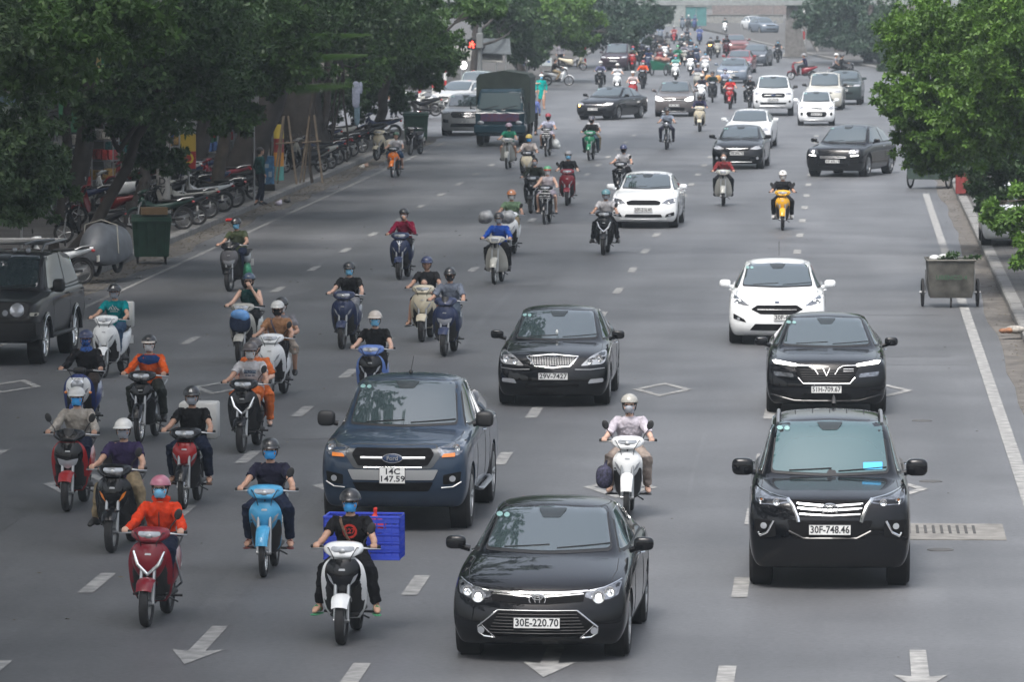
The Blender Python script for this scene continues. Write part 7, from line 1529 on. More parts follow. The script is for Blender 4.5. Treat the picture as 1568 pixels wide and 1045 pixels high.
    # 9 white scooter teal T
    b, r = ride(158, 579, 'scooter', 'white scooter with plain shield ridden beside the boxy off-roader', dict(main=P_WHITE, mirrors=(0, 0)), 'person in teal shirt with white mountain print and grey patterned mask', dict(shirt=c_('teal', .0, .20, .22), legs=c_('blue_jeans', .035, .07, .13), helmet=hB, stripe=mat('stripe_white', (.6, .6, .58), .4), mask=MASK['grey'], cap=True, o=dict(sleeve='short'), print_=[('mountain_print', lambda S, J: S.lay(join(*[tube([(x0, 0, J['chest'][2] - .03), (x0 + .035, 0, J['chest'][2] + h_), (x0 + .075, 0, J['chest'][2] - .03)], .006, 5) for x0, h_ in ((-.09, .025), (-.05, .055), (.0, .03), (.02, .0))], *[tube([(x, 0, J['chest'][2] - .055), (x + .022, 0, J['chest'][2] - .055)], .007, 5) for x in (-.07, -.04, -.01, .02, .05)])), mat('print_white', (.6, .62, .62), .8))]), head=R(-8), fine=F)
    bag_thing('delivery_box', 'flat white box carried behind the rider in the teal shirt', 'box', b.location + Vector((.16, 1.30, .78)), cbox((0, 0, .22), (.40, .22, .44), .02), mat('box_white', (.5, .5, .48), .6))
    # 10 FOLLOW + pillion
    b, r = ride(370, 694, 'scooter', 'black scooter with silver chevron carrying a couple in front of the blue pickup', dict(main=P_BLACK, trim='v', cowl=P_BLACK, fender=P_BLACK, mirrors=(0, 1)), 'person in white printed shirt and orange shorts with pale mask driving the couple', dict(shirt=c_('white_tee', .46, .46, .48), legs=c_('orange_shorts', .50, .12, .03), helmet=hm('brown_grey', (.07, .06, .06), .5), mask=MASK['white'], cap=True, sandal=True, o=dict(sleeve='short', legs='shorts', fat=1.08), print_=[('print_panel', lambda S, J: S.patch(rpoly([(-.085, J['chest'][2] - .045), (.085, J['chest'][2] - .045), (.085, J['chest'][2] + .005), (-.085, J['chest'][2] + .005)], .004), off=.005, step=.03), mat('print_navy', (.02, .06, .13), .8)), ('lettering', lambda S, J: S.lay(text('FOLLOW', .048, .0008, 0, J['chest'][2] - .02), off=.011), mat('print_pale', (.35, .42, .5), .8)), ('lettering_below', lambda S, J: S.lay(join(*[tube([(x, 0, J['chest'][2] - .075), (x + w_, 0, J['chest'][2] - .075)], .008, 5) for x, w_ in ((-.07, .03), (-.03, .045), (.03, .04))]), off=.006), mat('print_navy', (.02, .06, .13)))]),
                dict(shirt=c_('orange3', .55, .14, .04), legs=c_('orange3', .55, .14, .04), helmet=hm('brown_grey', (.07, .06, .06), .5), skin=SKIN2, sandal=True, o=dict(sleeve='half', hold=1)), 'person in an orange outfit riding pillion behind the white printed shirt', head=R(-4), fine=F)
    # 11 tan shirt
    b, r = ride(412, 612, 'scooter', 'white scooter mostly hidden behind the couple in orange', dict(main=P_WHITE, mirrors=(0, 1)), 'person in tan shirt with shoulder strap, white helmet and black mask', dict(shirt=c_('tan', .32, .17, .09), legs=blk, helmet=hW, mask=MASK['black'], o=dict(sleeve='short')),
                dict(shirt=c_('grey_top', .2, .2, .22), legs=c_('stone', .30, .26, .22), helmet=hB, mask=MASK['white'], o=dict(sleeve='short', legs='knee', hold=1), turn=None) if False else dict(shirt=c_('grey_top', .2, .2, .22), legs=c_('stone', .30, .26, .22), helmet=hB, mask=MASK['white'], o=dict(sleeve='short', legs='knee', hold=1)), 'person hidden behind the tan shirt, one leg in stone shorts showing', head=R(-5), fine=F)
    child(r, 'shoulder_strap', S_strap(r), mat('strap_grey', (.10, .09, .12), .8))
    # 12 tank top
    b, r = ride(368, 557, 'scooter', 'pearl grey moped with a blue bag hung on its front', dict(main=P_PEARL, mirrors=(0, 0), cowl=P_PEARL), 'person in dark green tank top holding one hand up to a black mask', dict(shirt=c_('dark_green_tank', .008, .045, .045), legs=blk, helmet=hm('slate', (.04, .07, .12)), mask=MASK['black'], skin=SKIN2, visor=False, o={'sleeve': 'none', 'raise': 1}), head=R(-6), fine=F)
    bag_thing('handbag', 'navy bag under a light blue cover hanging on the pearl grey moped', 'bag', b.location + Vector((.0, -.02, .72)), vox(sell((0, 0, 0), (.19, .09, .17), .7), .012), c_('navy_bag', .02, .03, .06), R(-6), [('cover', vox(join(ell((0, -.02, .14), (.17, .10, .10)), ell((.08, -.01, .10), (.10, .10, .09))), .012), mat('cover_blue', (.12, .30, .62), .45, noise=.3))])
    # 13 olive T
    b, r = ride(352, 447, 'scooter', 'silver and black sport scooter with a green carrier bag, near the left kerb', dict(main=P_BLACK, front=paint('gunmetal', (.10, .10, .11)), style='low', mirrors=(0, 0)), 'person in olive shirt with light blue mask and a red tipped helmet', dict(shirt=c_('olive', .06, .075, .04), legs=navy, helmet=hB, mask=MASK['blue'], stripe=mat('stripe_white', (.6, .6, .58), .4), o=dict(sleeve='short', fat=1.05)), head=R(-10), lean=R(-3), fine=F)
    child(r, 'helmet_ribbon', tube([(-.08, .80, 1.50), (-.20, .80, 1.51), (-.24, .8, 1.50)], [.03, .035, .03], 8), mat('ribbon_red', (.5, .02, .02), .7))
    bag_thing('carrier_bag', 'green carrier bag dangling beside the knee of the olive shirt rider', 'bag', b.location + Vector((.32, .48, .42)), vox(join(ell((0, 0, 0), (.10, .13, .19)), ell((.02, 0, -.1), (.12, .13, .10))), .014), mat('bag_green', (.03, .22, .12), .5, noise=.6, nscale=8))
    # 14
    b, r = ride(524, 535, 'scooter', 'navy scooter with pale twin indicators ridden by a person in a black V-neck', dict(main=P_DNAVY, mirrors=(0, 1)), 'person in black V-neck with light blue mask and black helmet on the navy scooter', dict(shirt=c_('black_tee', .010, .010, .011), legs=c_('dark_red_grey', .2, .21, .23), helmet=hB, mask=MASK['blue'], skin=SKIN2, o=dict(sleeve='short')), head=R(-5), fine=F)
    # 15
    b, r = ride(566, 632, 'scooter', 'violet blue scooter half hidden by the roof of the blue pickup', dict(main=P_LILAC, front=P_BLACK, shield=P_LILAC, mirrors=(0, 0)), 'person in black V-neck with cream peaked cap helmet and light blue mask', dict(shirt=c_('black_tee', .010, .010, .011), legs=blk, helmet=hm('cream', (.55, .52, .44)), cap=True, mask=MASK['blue'], skin=SKIN2, o=dict(sleeve='short')), head=R(-2), fine=F)
    # 16
    b, r = ride(611, 429, 'scooter', 'dark navy scooter with a chrome tie shaped grille', dict(main=P_DNAVY, trim='y', mirrors=(0, 0)), 'person in maroon long sleeves holding a hand to the face, black helmet', dict(shirt=c_('maroon', .20, .008, .035), legs=blk, helmet=hB, mask=MASK['grey'], visor=False, o={'sleeve': 'long', 'raise': 1}), head=R(-4), fine=F)
    # 17 cream with baby
    b, r = ride(646, 524, 'scooter', 'cream scooter carrying an adult and a baby', dict(main=P_CREAM, mirrors=(0, 0)), 'person in black patterned shirt and navy cap helmet, one foot down, baby in front', dict(shirt=c_('black_pattern', .02, .02, .022), legs=c_('black_shorts', .012, .012, .012), helmet=hN, cap=True, sandal=True, o=dict(sleeve='short', legs='shorts')), head=R(-3), pose='relaxed', fine=F)
    bb = thing('person', 'baby peeking over the handlebar of the cream scooter', 'baby', b.location + Vector((-.0, .10, .19)), 0, None, .62)
    Jb = pose_joints('scooter', {}); g = join(ell((0, .74, 1.42), (.085, .095, .105), 16, 10), ell((0, .65, 1.40), (.02, .02, .015)), ell((.085, .75, 1.41), (.015, .02, .03)), ell((-.085, .75, 1.41), (.015, .02, .03)), torso_tubes(Jb, 0), *[tube([(s * .15, .79, 1.21), (s * .22, .6, 1.12), (s * .15, .45, 1.15)], [.05, .045, .035], 8, round_end=True) for s in (1, -1)])
    part('body', vox(g, .014), SKIN2, bb); part('shirt', vox(torso_tubes(Jb, .02), .016), c_('baby_white', .5, .48, .44), bb); part('hair', ell((0, .765, 1.46), (.085, .09, .085), 14, 8), HAIR, bb, smooth=80)
    # 18
    b, r = ride(680, 546, 'scooter', 'navy sport scooter beside the cream one, single mirrorless bar', dict(main=P_DNAVY, style='low', cowl=P_DNAVY, mirrors=(0, 0)), 'person in blue-grey long sleeves bowing a black helmet with pale sticker', dict(shirt=c_('blue_grey_shirt', .13, .15, .19), legs=c_('grey_jeans', .06, .08, .11), helmet=hB, hkind='full', mask=MASK['black'], o=dict(sleeve='half')), head=R(-4), fine=F)
    # 19/20
    b, r = ride(757, 436, 'cub', 'old grey moped in front of two riders with grey bundles', dict(main=P_PEARL, basket=False, mirrors=(0, 0)), 'person in bright blue jacket on the old grey moped, face in shadow', dict(shirt=c_('bright_blue', .012, .06, .30), legs=blk, helmet=hB, mask=MASK['grey'], o=dict(sleeve='long')), head=R(-4), fine=F)
    for i, dx in enumerate((-.26, .22)): bag_thing('grey_bundle', ['grey plastic bundle at the left shoulder of the blue jacket rider', 'grey plastic bundle at the right shoulder of the blue jacket rider'][i], 'bundle', b.location + Vector((dx, 1.15, 1.42)), vox(join(ell((0, 0, 0), (.17, .16, .15)), ell((.05, 0, .06), (.10, .12, .10)), ell((-.07, .02, -.05), (.10, .12, .10))), .02), mat('plastic_grey', (.27, .28, .29), .4, noise=.5, nscale=9))
    b, r = ride(778, 392, 'scooter', 'pale scooter hidden behind the grey bundles, one round mirror showing', dict(main=P_WHITE, mirrors=(0, 1)), 'person in light green polo with orange and white helmet and white mask', dict(shirt=c_('light_green', .16, .25, .15), legs=khaki, helmet=hm('orange_white', (.5, .18, .06)), mask=MASK['white'], stripe=mat('stripe_white', (.6, .6, .58), .4), o=dict(sleeve='short')), head=R(-3), fine=.012)
    # 21
    ride(924, 391, 'scooter', 'black scooter with white chevron before the white saloon', dict(main=P_BLACK, trim='v', mirrors=(0, 1)), 'person in white V-neck shirt with teal helmet, beside the white saloon', dict(shirt=c_('white_vneck', .50, .49, .50), legs=blk, helmet=hm('teal', (.10, .24, .27)), mask=MASK['grey'], o=dict(sleeve='short')), head=R(-2), fine=F, pose='relaxed')
    ride(948, 302, 'under', 'dark motorcycle partly hidden by the roof of the white saloon', dict(main=P_BLACK), 'person in plain white shirt and navy helmet behind the white saloon', dict(shirt=c_('white_tee', .46, .46, .48), legs=blk, helmet=hN, mask=MASK['black'], cap=True, o=dict(sleeve='short')), head=R(-8), fine=.013)
    ride(1107, 316, 'cub', 'pale grey moped with wide leg shields before the compact saloon', dict(main=P_PEARL, mirrors=(0, 0)), 'person in red checked shirt, bareheaded, with white mask', dict(shirt=mat('cloth_checks', (.25, .01, .015), .9, noise=.8, nscale=16, alt=(.05, .01, .012)), legs=blk, mask=MASK['white'], o=dict(sleeve='long')), fine=.012)
    ride(1198, 353, 'under', 'bright yellow light motorcycle with two mirrors', dict(main=P_YEL, mirrors=(1, 1)), 'person in black shirt and white helmet on the yellow motorcycle, white shoes', dict(shirt=c_('black_sweater', .012, .012, .014), legs=blk, helmet=hW, mask=MASK['white'], shoes=mat('shoe_white', (.5, .5, .5), .6), stripe=BLACK, o=dict(sleeve='half')), fine=.012)
    # 25 woman behind the front saloon
    b, r = ride(960, 797, 'under', 'white scooter with two long mirrors behind the front black saloon', dict(main=P_WHITE, mirrors=(1, 1)), 'person in pale lavender top with grey mask and silver helmet', dict(shirt=c_('lavender', .45, .42, .47), legs=c_('stone_legs', .30, .25, .22), helmet=hm('silver', (.36, .35, .32), .35), mask=MASK['grey'], skin=SKIN2, visor=False, hairlong=True, sandal=True, o=dict(sleeve='half')), fine=F)
    bag_thing('handbag', 'dark spotted cloth bag hung at the side of the white mirrored scooter', 'bag', b.location + Vector((-.30, .30, .52)), vox(join(sell((0, 0, 0), (.11, .10, .15), .8), tube([(0, 0, .1), (.03, 0, .22)], .02, 6)), .012), mat('bag_spotted', (.015, .015, .03), .8, noise=3., nscale=35))
    # right middle ones
    ride(868, 315, 'scooter', 'maroon scooter with two pale lamps and one mirror', dict(main=P_MAROON, mirrors=(1, 0), trim='side'), 'person in black top with light blue mask and grey helmet over long hair', dict(shirt=c_('black_sweater', .012, .012, .014), legs=blk, helmet=hG, mask=MASK['blue'], skin=SKIN2, visor=False, hairlong=True, o=dict(sleeve='half')), fine=.012)
    ride(834, 344, 'under', 'dark electric moped with wire basket and round lamp', dict(main=P_BLACK, basket=True, mirrors=(0, 0)), 'person in white and red vest, green helmet with red peak', dict(shirt=c_('white_red_vest', .48, .44, .46), legs=c_('lilac_shorts', .32, .30, .36), helmet=hm('green', (.08, .34, .16)), visor=hm('red', (.5, .05, .02)), mask=MASK['white'], skin=SKIN2, sandal=True, o=dict(sleeve='none', legs='shorts')), head=R(-3), fine=.012)
    ride(813, 327, 'scooter', 'dark retro scooter beside the wire basket moped', dict(main=P_BLACK, mirrors=(0, 0)), 'person in dark olive jacket turned aside, bareheaded', dict(shirt=c_('dark_olive', .018, .022, .014), legs=khaki, mask=MASK['grey'], o=dict(sleeve='long')), head=R(-5), fine=.012)
    ride(806, 282, 'scooter', 'cream fronted scooter ridden by the person with a yellow helmet', dict(main=P_BLACK, front=P_CREAM, mirrors=(0, 0)), 'person in cream shirt, yellow helmet and blue mask', dict(shirt=c_('cream_shirt', .42, .38, .36), legs=blk, helmet=hm('yellow', (.5, .38, .08)), mask=MASK['bright'], o=dict(sleeve='half')), head=R(-3), fine=.013)
    ride(836, 240, 'under', 'moped with striped front basket behind the yellow helmet rider', dict(main=P_BLACK, basket=True, mirrors=(0, 0)), 'person in white and blue shirt with red helmet on the striped basket moped', dict(shirt=c_('white_blue', .42, .44, .55), legs=c_('lilac_shorts', .32, .30, .36), helmet=hm('dark_red', (.30, .03, .05)), mask=MASK['black'], o=dict(sleeve='short', legs='shorts')), head=R(-3), fine=.014)
    bag_thing('carrier_bag', 'white and green shopping bag at the side of the striped basket moped', 'bag', at(836, 240) + Vector((.30, .5, .45)), vox(join(ell((0, 0, 0), (.18, .16, .18)), ell((.08, 0, -.1), (.14, .12, .10))), .02), mat('bag_pale', (.40, .42, .42), .5, noise=.4))
    ride(776, 259, 'cub', 'grey white moped just left of the cream fronted scooter', dict(main=P_PEARL, mirrors=(0, 0)), 'person in green shirt with crossed strap, pink grey helmet, knees bare', dict(shirt=c_('green_tee', .02, .20, .12), legs=c_('grey_shorts', .12, .12, .12), helmet=hm('pink_grey', (.30, .22, .28)), mask=MASK['black'], o=dict(sleeve='short', legs='shorts')), head=R(-2), fine=.013)
    ride(902, 246, 'under', 'green light motorcycle carrying two people', dict(main=P_GRN, mirrors=(0, 0)), 'person in black jacket driving the green motorcycle', dict(shirt=c_('black_sweater', .012, .012, .014), legs=c_('teal_grey', .03, .06, .08), helmet=hm('charcoal', (.05, .05, .07)), hkind='full', mask=MASK['black'], o=dict(sleeve='long')),
         dict(shirt=c_('white_tee', .46, .46, .48), legs=khaki, o=dict(sleeve='short', hold=1)), 'person in white shirt riding pillion on the green motorcycle', head=R(-4), fine=.013)
    ride(1020, 229, 'naked', 'dark naked motorcycle with wide bars before the brown crossover', dict(main=P_BLACK, mirrors=(0, 0)), 'person in blue-grey shirt on the naked motorcycle, head lowered', dict(shirt=c_('pale_grey_blue', .24, .28, .35), legs=c_('dark_purple', .03, .03, .05), helmet=hB, o=dict(sleeve='short')), head=R(-1), fine=.013)
    ride(1071, 202, 'scooter', 'cream scooter with dark rider right of the brown crossover', dict(main=P_CREAM, mirrors=(0, 0)), 'person in dark clothes on the cream scooter right of the brown crossover', dict(shirt=c_('indigo', .02, .02, .05), legs=blk, helmet=hB, mask=MASK['black'], o=dict(sleeve='long')), fine=.014)
    ride(601, 272, 'under', 'orange light motorcycle riding close to the left kerb', dict(main=P_ORG, cowl=P_BLACK, mirrors=(0, 0)), 'person in white shirt and green cap, head bowed, on the orange motorcycle', dict(shirt=c_('white_tee', .46, .46, .48), legs=c_('blue_jeans', .035, .07, .13), helmet=hm('dark_green', (.01, .08, .03)), visor=False, sandal=True, o=dict(sleeve='short', legs='knee')), head=R(-5), scale=.95, fine=.014)
    # side-on riders at the crossing
    s1 = dict(o=dict(sleeve='long'), legs=khaki, shirt=c_('black_tee', .010, .010, .011)); ride(871, 131, 'cub', 'white moped crossing side-on towards the right, far left of the crossing', dict(main=P_WHITE, mirrors=(0, 0)), 'person in black top and beige trousers crossing on the white moped', s1, head=R(95), fine=.016, det=0)
    ride(1211, 122, 'scooter', 'dark red motorbike crossing side-on towards the left', dict(main=P_MAROON, mirrors=(0, 0)), 'person in dark top crossing side-on on the dark red motorbike', dict(shirt=c_('indigo', .02, .02, .05), legs=blk, helmet=hG, o=dict(sleeve='short')), head=R(-88), fine=.016, det=0)
    ride(1309, 123, 'under', 'black motorbike crossing side-on at the right, front wheel by the tree', dict(main=P_BLACK, mirrors=(0, 0)), 'person in black crossing side-on next to the big bright tree', dict(shirt=c_('black_tee', .010, .010, .011), legs=blk, helmet=hB, o=dict(sleeve='long')), dict(shirt=c_('grey_top', .2, .2, .22), legs=blk, helmet=hW, o=dict(sleeve='short')), 'person with white helmet sitting behind the black rider at the right crossing', head=R(85), fine=.016, det=0)
    # far traffic: px, py, kind, paint, lamp lit, shirt colour, helmet, words
    far = [(969, 157, 'scooter', P_CRED, 1, (.42, .36, .36), 'white', 'red scooter with a bright lamp, left of the brown crossover', 'person in pale shirt on the red scooter with a bright lamp'),
           (983, 136, 'scooter', P_BLACK, 0, (.55, .08, .03), 'dark_red', 'dark scooter behind the red one with the bright lamp', 'person in orange-red jacket on a dark scooter near the far left'),
           (945, 142, 'scooter', P_WHITE, 0, (.45, .46, .48), 'white', 'pale scooter half hidden behind the turning saloon', 'person in white shirt peeking over the turning saloon'),
           (918, 137, 'under', P_BLACK, 0, (.10, .11, .18), 'white', 'small dark motorbike just beyond the turning saloon', 'person in slate top with white helmet beyond the turning saloon'),
           (1117, 167, 'under', P_CRED, 0, (.40, .03, .03), 'grey', 'red light motorcycle left of the white pickup', 'person in red and blue jacket on the red light motorcycle'),
           (1091, 157, 'scooter', P_BLACK, 0, (.015, .03, .03), 'black', 'black scooter with white V shape, centre of the dense far group', 'person in black jacket on the black scooter with orange bags'),
           (1073, 163, 'scooter', P_WHITE, 0, (.02, .02, .03), 'cream', 'white scooter directly right of the brown crossover', 'person in black with cream helmet, right of the brown crossover'),
           (1147, 165, 'under', P_BLACK, 0, (.012, .012, .014), 'grey', 'dark motorcycle touching the white pickup', 'person in black beside the white pickup'),
           (1034, 125, 'scooter', P_WHITE, 0, (.15, .38, .34), 'dark_red', 'white scooter behind the roof of the brown crossover', 'person in pale teal shirt above the brown crossover'),
           (1110, 152, 'scooter', P_BLACK, 0, (.28, .31, .42), 'navy', 'dark scooter right behind the red light motorcycle', 'person in pale lilac shirt behind the red light motorcycle'),
           (1068, 141, 'scooter', P_PEARL, 0, (.13, .14, .18), 'grey', 'grey scooter in the dense far group, second from its left', 'person in grey with orange bag in the dense far group'),
           (1057, 116, 'scooter', P_WHITE, 1, (.02, .02, .03), 'black', 'white scooter with lit lamp at the back of the dense far group', 'person in black on the far white scooter with lit lamp'),
           (1080, 118, 'scooter', P_WHITE, 0, (.42, .40, .42), 'black', 'white scooter beside the grey-blue saloon', 'person in off-white shirt beside the grey-blue saloon'),
           (1036, 106, 'under', P_GRN, 0, (.02, .13, .08), 'green', 'green motorcycle behind the teal shirt rider', 'person in green ride-hailing jacket far down the road'),
           (1018, 94, 'scooter', P_WHITE, 0, (.03, .03, .04), 'black', 'white scooter with dark rider on the far left of the lane', 'person in dark clothes on the white scooter far left'),
           (1043, 84, 'under', P_BLACK, 0, (.03, .05, .06), 'white', 'dark motorcycle between two far riders left of centre', 'person in dark teal with white helmet far down the road'),
           (1058, 92, 'scooter', P_STEELB, 0, (.03, .03, .04), 'black', 'pale blue scooter in the middle of the far lane', 'person in black on the pale blue scooter in the far lane'),
           (1071, 68, 'scooter', P_BLU, 0, (.10, .14, .30), 'navy', 'royal blue scooter alone in the far lane', 'person in blue on the royal blue scooter far away'),
           (1032, 68, 'under', P_CRED, 0, (.30, .10, .10), 'grey', 'small red motorbike near the far end of the road', 'person in dusty red near the far end of the road'),
           (1011, 66, 'scooter', P_STEELB, 0, (.25, .30, .42), 'white', 'light blue scooter by the far left trees', 'person in light blue by the far left trees'),
           (998, 62, 'scooter', P_BLACK, 0, (.42, .30, .33), 'white', 'dark scooter with pink clad rider under the far left trees', 'person in pink under the far left trees'),
           (1087, 90, 'under', P_BLACK, 2, (.02, .02, .025), 'black', 'dark motorbike with a yellow lamp in the far lane', 'person in black with a yellow lamp in the far lane'),
           (1099, 88, 'scooter', P_PEARL, 0, (.02, .03, .03), 'black', 'grey scooter right of the yellow lamp', 'person in dark green right of the yellow lamp'),
           (1112, 87, 'scooter', P_MAROON, 0, (.03, .025, .03), 'black', 'dark red scooter left of the faded red car', 'person in black left of the faded red car'),
           (1190, 96, 'under', P_BLACK, 0, (.02, .025, .035), 'black', 'dark motorbike at the median edge right of the far saloon', 'person in black at the median edge'),
           (1110, 52, 'scooter', P_WHITE, 1, (.02, .04, .04), 'black', 'far scooter with a bright lamp on the median side', 'person in dark jacket behind the farthest bright lamp'),
           (1045, 47, 'scooter', P_STEELB, 0, (.06, .10, .14), 'grey', 'blue-grey scooter, leftmost of the last bunch at the road end', 'person in slate blue, leftmost of the last bunch'),
           (1054, 46, 'under', P_BLACK, 0, (.05, .07, .10), 'white', 'dark motorbike in the middle of the last bunch at the road end', 'person in the middle of the last bunch at the road end'),
           (1063, 47, 'scooter', P_BLU, 0, (.05, .07, .15), 'navy', 'dark blue scooter, rightmost of the last bunch at the road end', 'person in dark blue, rightmost of the last bunch'),
           (1000, 84, 'under', P_BLACK, 0, (.02, .02, .03), 'black', 'dark motorbike loaded with black sacks under the far left trees', 'person in black among black sacks, far left of the road'),
           (1026, 112, 'scooter', P_BLACK, 0, (.05, .05, .06), 'grey', 'black scooter left of the green motorcycle', 'person in charcoal left of the green ride-hailing jacket'),
           (1048, 101, 'under', P_PEARL, 0, (.20, .20, .24), 'white', 'grey motorbike between the pale scooters of the far lane', 'person in light grey between the pale scooters of the far lane'),
           (1066, 104, 'scooter', P_DNAVY, 0, (.03, .04, .07), 'black', 'navy scooter in front of the pale blue one in the far lane', 'person in navy in front of the pale blue scooter'),
           (1022, 80, 'scooter', P_PEARL, 0, (.25, .24, .26), 'grey', 'grey scooter above the white one on the far left of the lane', 'person in pale grey above the white scooter far left'),
           (1052, 72, 'under', P_BLACK, 0, (.04, .05, .07), 'black', 'black motorbike left of the royal blue scooter', 'person in dark slate left of the royal blue scooter'),
           (1010, 104, 'scooter', P_MAROON, 0, (.10, .09, .10), 'grey', 'dark red scooter just above the green cycle cart', 'person in brown grey just above the green cycle cart'),
           (968, 108, 'scooter', P_CRED, 0, (.05, .07, .05), 'dark_red', 'red scooter against the side of the plum minivan', 'person in dark green against the plum minivan'),
           (979, 100, 'under', P_BLACK, 0, (.03, .03, .05), 'grey', 'dark motorbike beside the red scooter by the plum minivan', 'person in indigo beside the plum minivan'),
           (992, 112, 'scooter', P_DNAVY, 0, (.02, .03, .08), 'navy', 'navy scooter in front of the green cycle cart', 'person in navy with pale mask before the green cart')]
    for i, (px, py, kd, pt, lit, sc_, hc, bl, pl) in enumerate(far):
        hc_ = {'white': hW, 'black': hB, 'grey': hG, 'navy': hN, 'dark_red': hm('dark_red', (.30, .03, .05)), 'cream': hm('cream', (.55, .52, .44)), 'green': hm('green', (.08, .34, .16))}[hc]
        ride(px, py, kd, bl, dict(main=pt, mirrors=(0, 0), lamp=(LIT if lit == 1 else AMBERON if lit == 2 else LENS), group='motorbikes in the far traffic'), pl,
             dict(shirt=cloth('far%d' % i, sc_), legs=blk, helmet=hc_, mask=[MASK['blue'], MASK['white'], MASK['black'], MASK['grey']][i % 4] if i % 5 else None, visor=False, group='riders in the far traffic', o=dict(sleeve='long' if i % 2 else 'short')), fine=.018, det=0, head=R(rnd.uniform(-4, 4)))
    p = at(1091, 157); bag_thing('load_bag', 'orange bags strapped behind the black jacket rider', 'bag', p + Vector((0, 1.4, 1.05)), vox(join(sell((-.24, 0, .1), (.18, .15, .2), .8), sell((.24, 0, .1), (.16, .15, .18), .8), ell((0, 0, 0), (.3, .12, .12))), .03), mat('sack_ochre', (.42, .22, .08), .8, noise=.3))
    p = at(1000, 84); bag_thing('black_sack', 'bulky black sacks piled on a motorbike under the far left trees', 'sacks', p + Vector((0, 1.0, .35)), vox(join(ell((-.35, 0, .5), (.35, .3, .55)), ell((.4, 0, .6), (.5, .3, .35)), ell((0, .1, .9), (.6, .3, .25))), .05), mat('bag_black', (.012, .012, .014), .8))
    # cycle cart, green
    p = at(1008, 116); t = thing('cycle_cart', 'green folding cycle cart piled with brown goods, far left of the road', 'cycle cart', p, R(-20)); part('box', loft([[(-.4, 0, .35), (.4, 0, .35), (.4, 1.2, .35), (-.4, 1.2, .35)], [(-.5, -.1, .95), (.5, -.1, .7), (.5, 1.3, .7), (-.5, 1.3, .95)]]), paint('cart_green2', (.01, .12, .07)), t, smooth=0); part('goods', vox(join(ell((-.2, .5, 1.0), (.3, .3, .18)), ell((.2, .7, .95), (.3, .3, .18))), .04), mat('goods_brown', (.22, .11, .09), .8, noise=.5), t)
    for x in (-.45, .45): part('wheel', move(wheelgeo(.32, .06), (x, .1, .32)), RUBBER, t)
    part('wheel', move(wheelgeo(.32, .05), (0, 1.9, .32)), RUBBER, t); part('frame', tube([(0, 1.2, .5), (0, 1.9, .32), (0, 1.8, .9)], .02, 6), STEEL, t)
    # pedestrians
    make_person('person in light blue shirt and black trousers seen from behind beside the lorry', at(817, 207), R(172), 'stand', c_('sky_shirt', .16, .21, .48), blk, hm('slate', (.04, .07, .12)), visor=False, group='people on foot', fine=.014, o=dict(sleeve='long', stride=.06))
    make_person('person in a turquoise tunic walking by the lorry, blue mask', at(829, 167), R(10), 'stand', c_('turquoise', .0, .30, .27), SKIN, hW, MASK['blue'], visor=False, group='people on foot', fine=.014, o=dict(sleeve='long', stride=.1, long_hem=.42), sandal=True)
    make_person('person in pale mint shirt pointing sideways behind the lorry', at(806, 172), R(0), 'stand', c_('mint', .36, .48, .44), blk, None, MASK['white'], group='people on foot', fine=.014, o=dict(sleeve='short', point=1))
    ride(803, 193, 'scooter', 'dark scooter hidden behind the lorry and the blue shirted man', dict(main=P_BLACK, mirrors=(0, 0)), 'person in dark red with red helmet squeezed beside the lorry', dict(shirt=c_('dark_red_top', .28, .01, .03), legs=blk, helmet=hm('dark_red', (.30, .03, .05)), mask=MASK['black'], visor=False, o=dict(sleeve='long')), fine=.016, det=0)
    make_person('person in dark green top standing by the blue bin at the left', at(399, 314, .15), R(120), 'stand', c_('dark_teal', .01, .05, .05), c_('dark_trousers2', .012, .016, .028), group='people on foot', fine=.014, o=dict(sleeve='long', stride=.1))
    make_person('person in yellow-green vest and orange cap standing among the left trees', at(603, 180, .15), R(30), 'stand', c_('lime', .30, .50, .06), c_('dark_trousers2', .012, .016, .028), hm('orange_cap', (.55, .15, .04)), group='people on foot', fine=.014, o=dict(sleeve='none'))
    make_person('person in grey with a hat standing under the far trees left of the plum minivan', at(858, 104, .15), R(0), 'stand', c_('grey_top', .2, .2, .22), blk, hG, group='people on foot', fine=.018, o=dict(sleeve='long'))
def S_strap(r):
    S = Surf([c for c in r.children if c.name.startswith('shirt')][0].data); z = 1.26; return S.line([(.10 * -1, 1.235), (-.07, 1.15), (-.03, 1.05), (.02, .95)], .016, off=.004, sub=6)
def yoke(r, z0):
    S = Surf([c for c in r.children if c.name.startswith('shirt')][0].data)
    return S.patch(rpoly([(-.15, 1.14), (0, 1.105), (.15, 1.14), (.175, 1.20), (.10, 1.245), (-.10, 1.245), (-.175, 1.20)], .01), off=.005, step=.03)
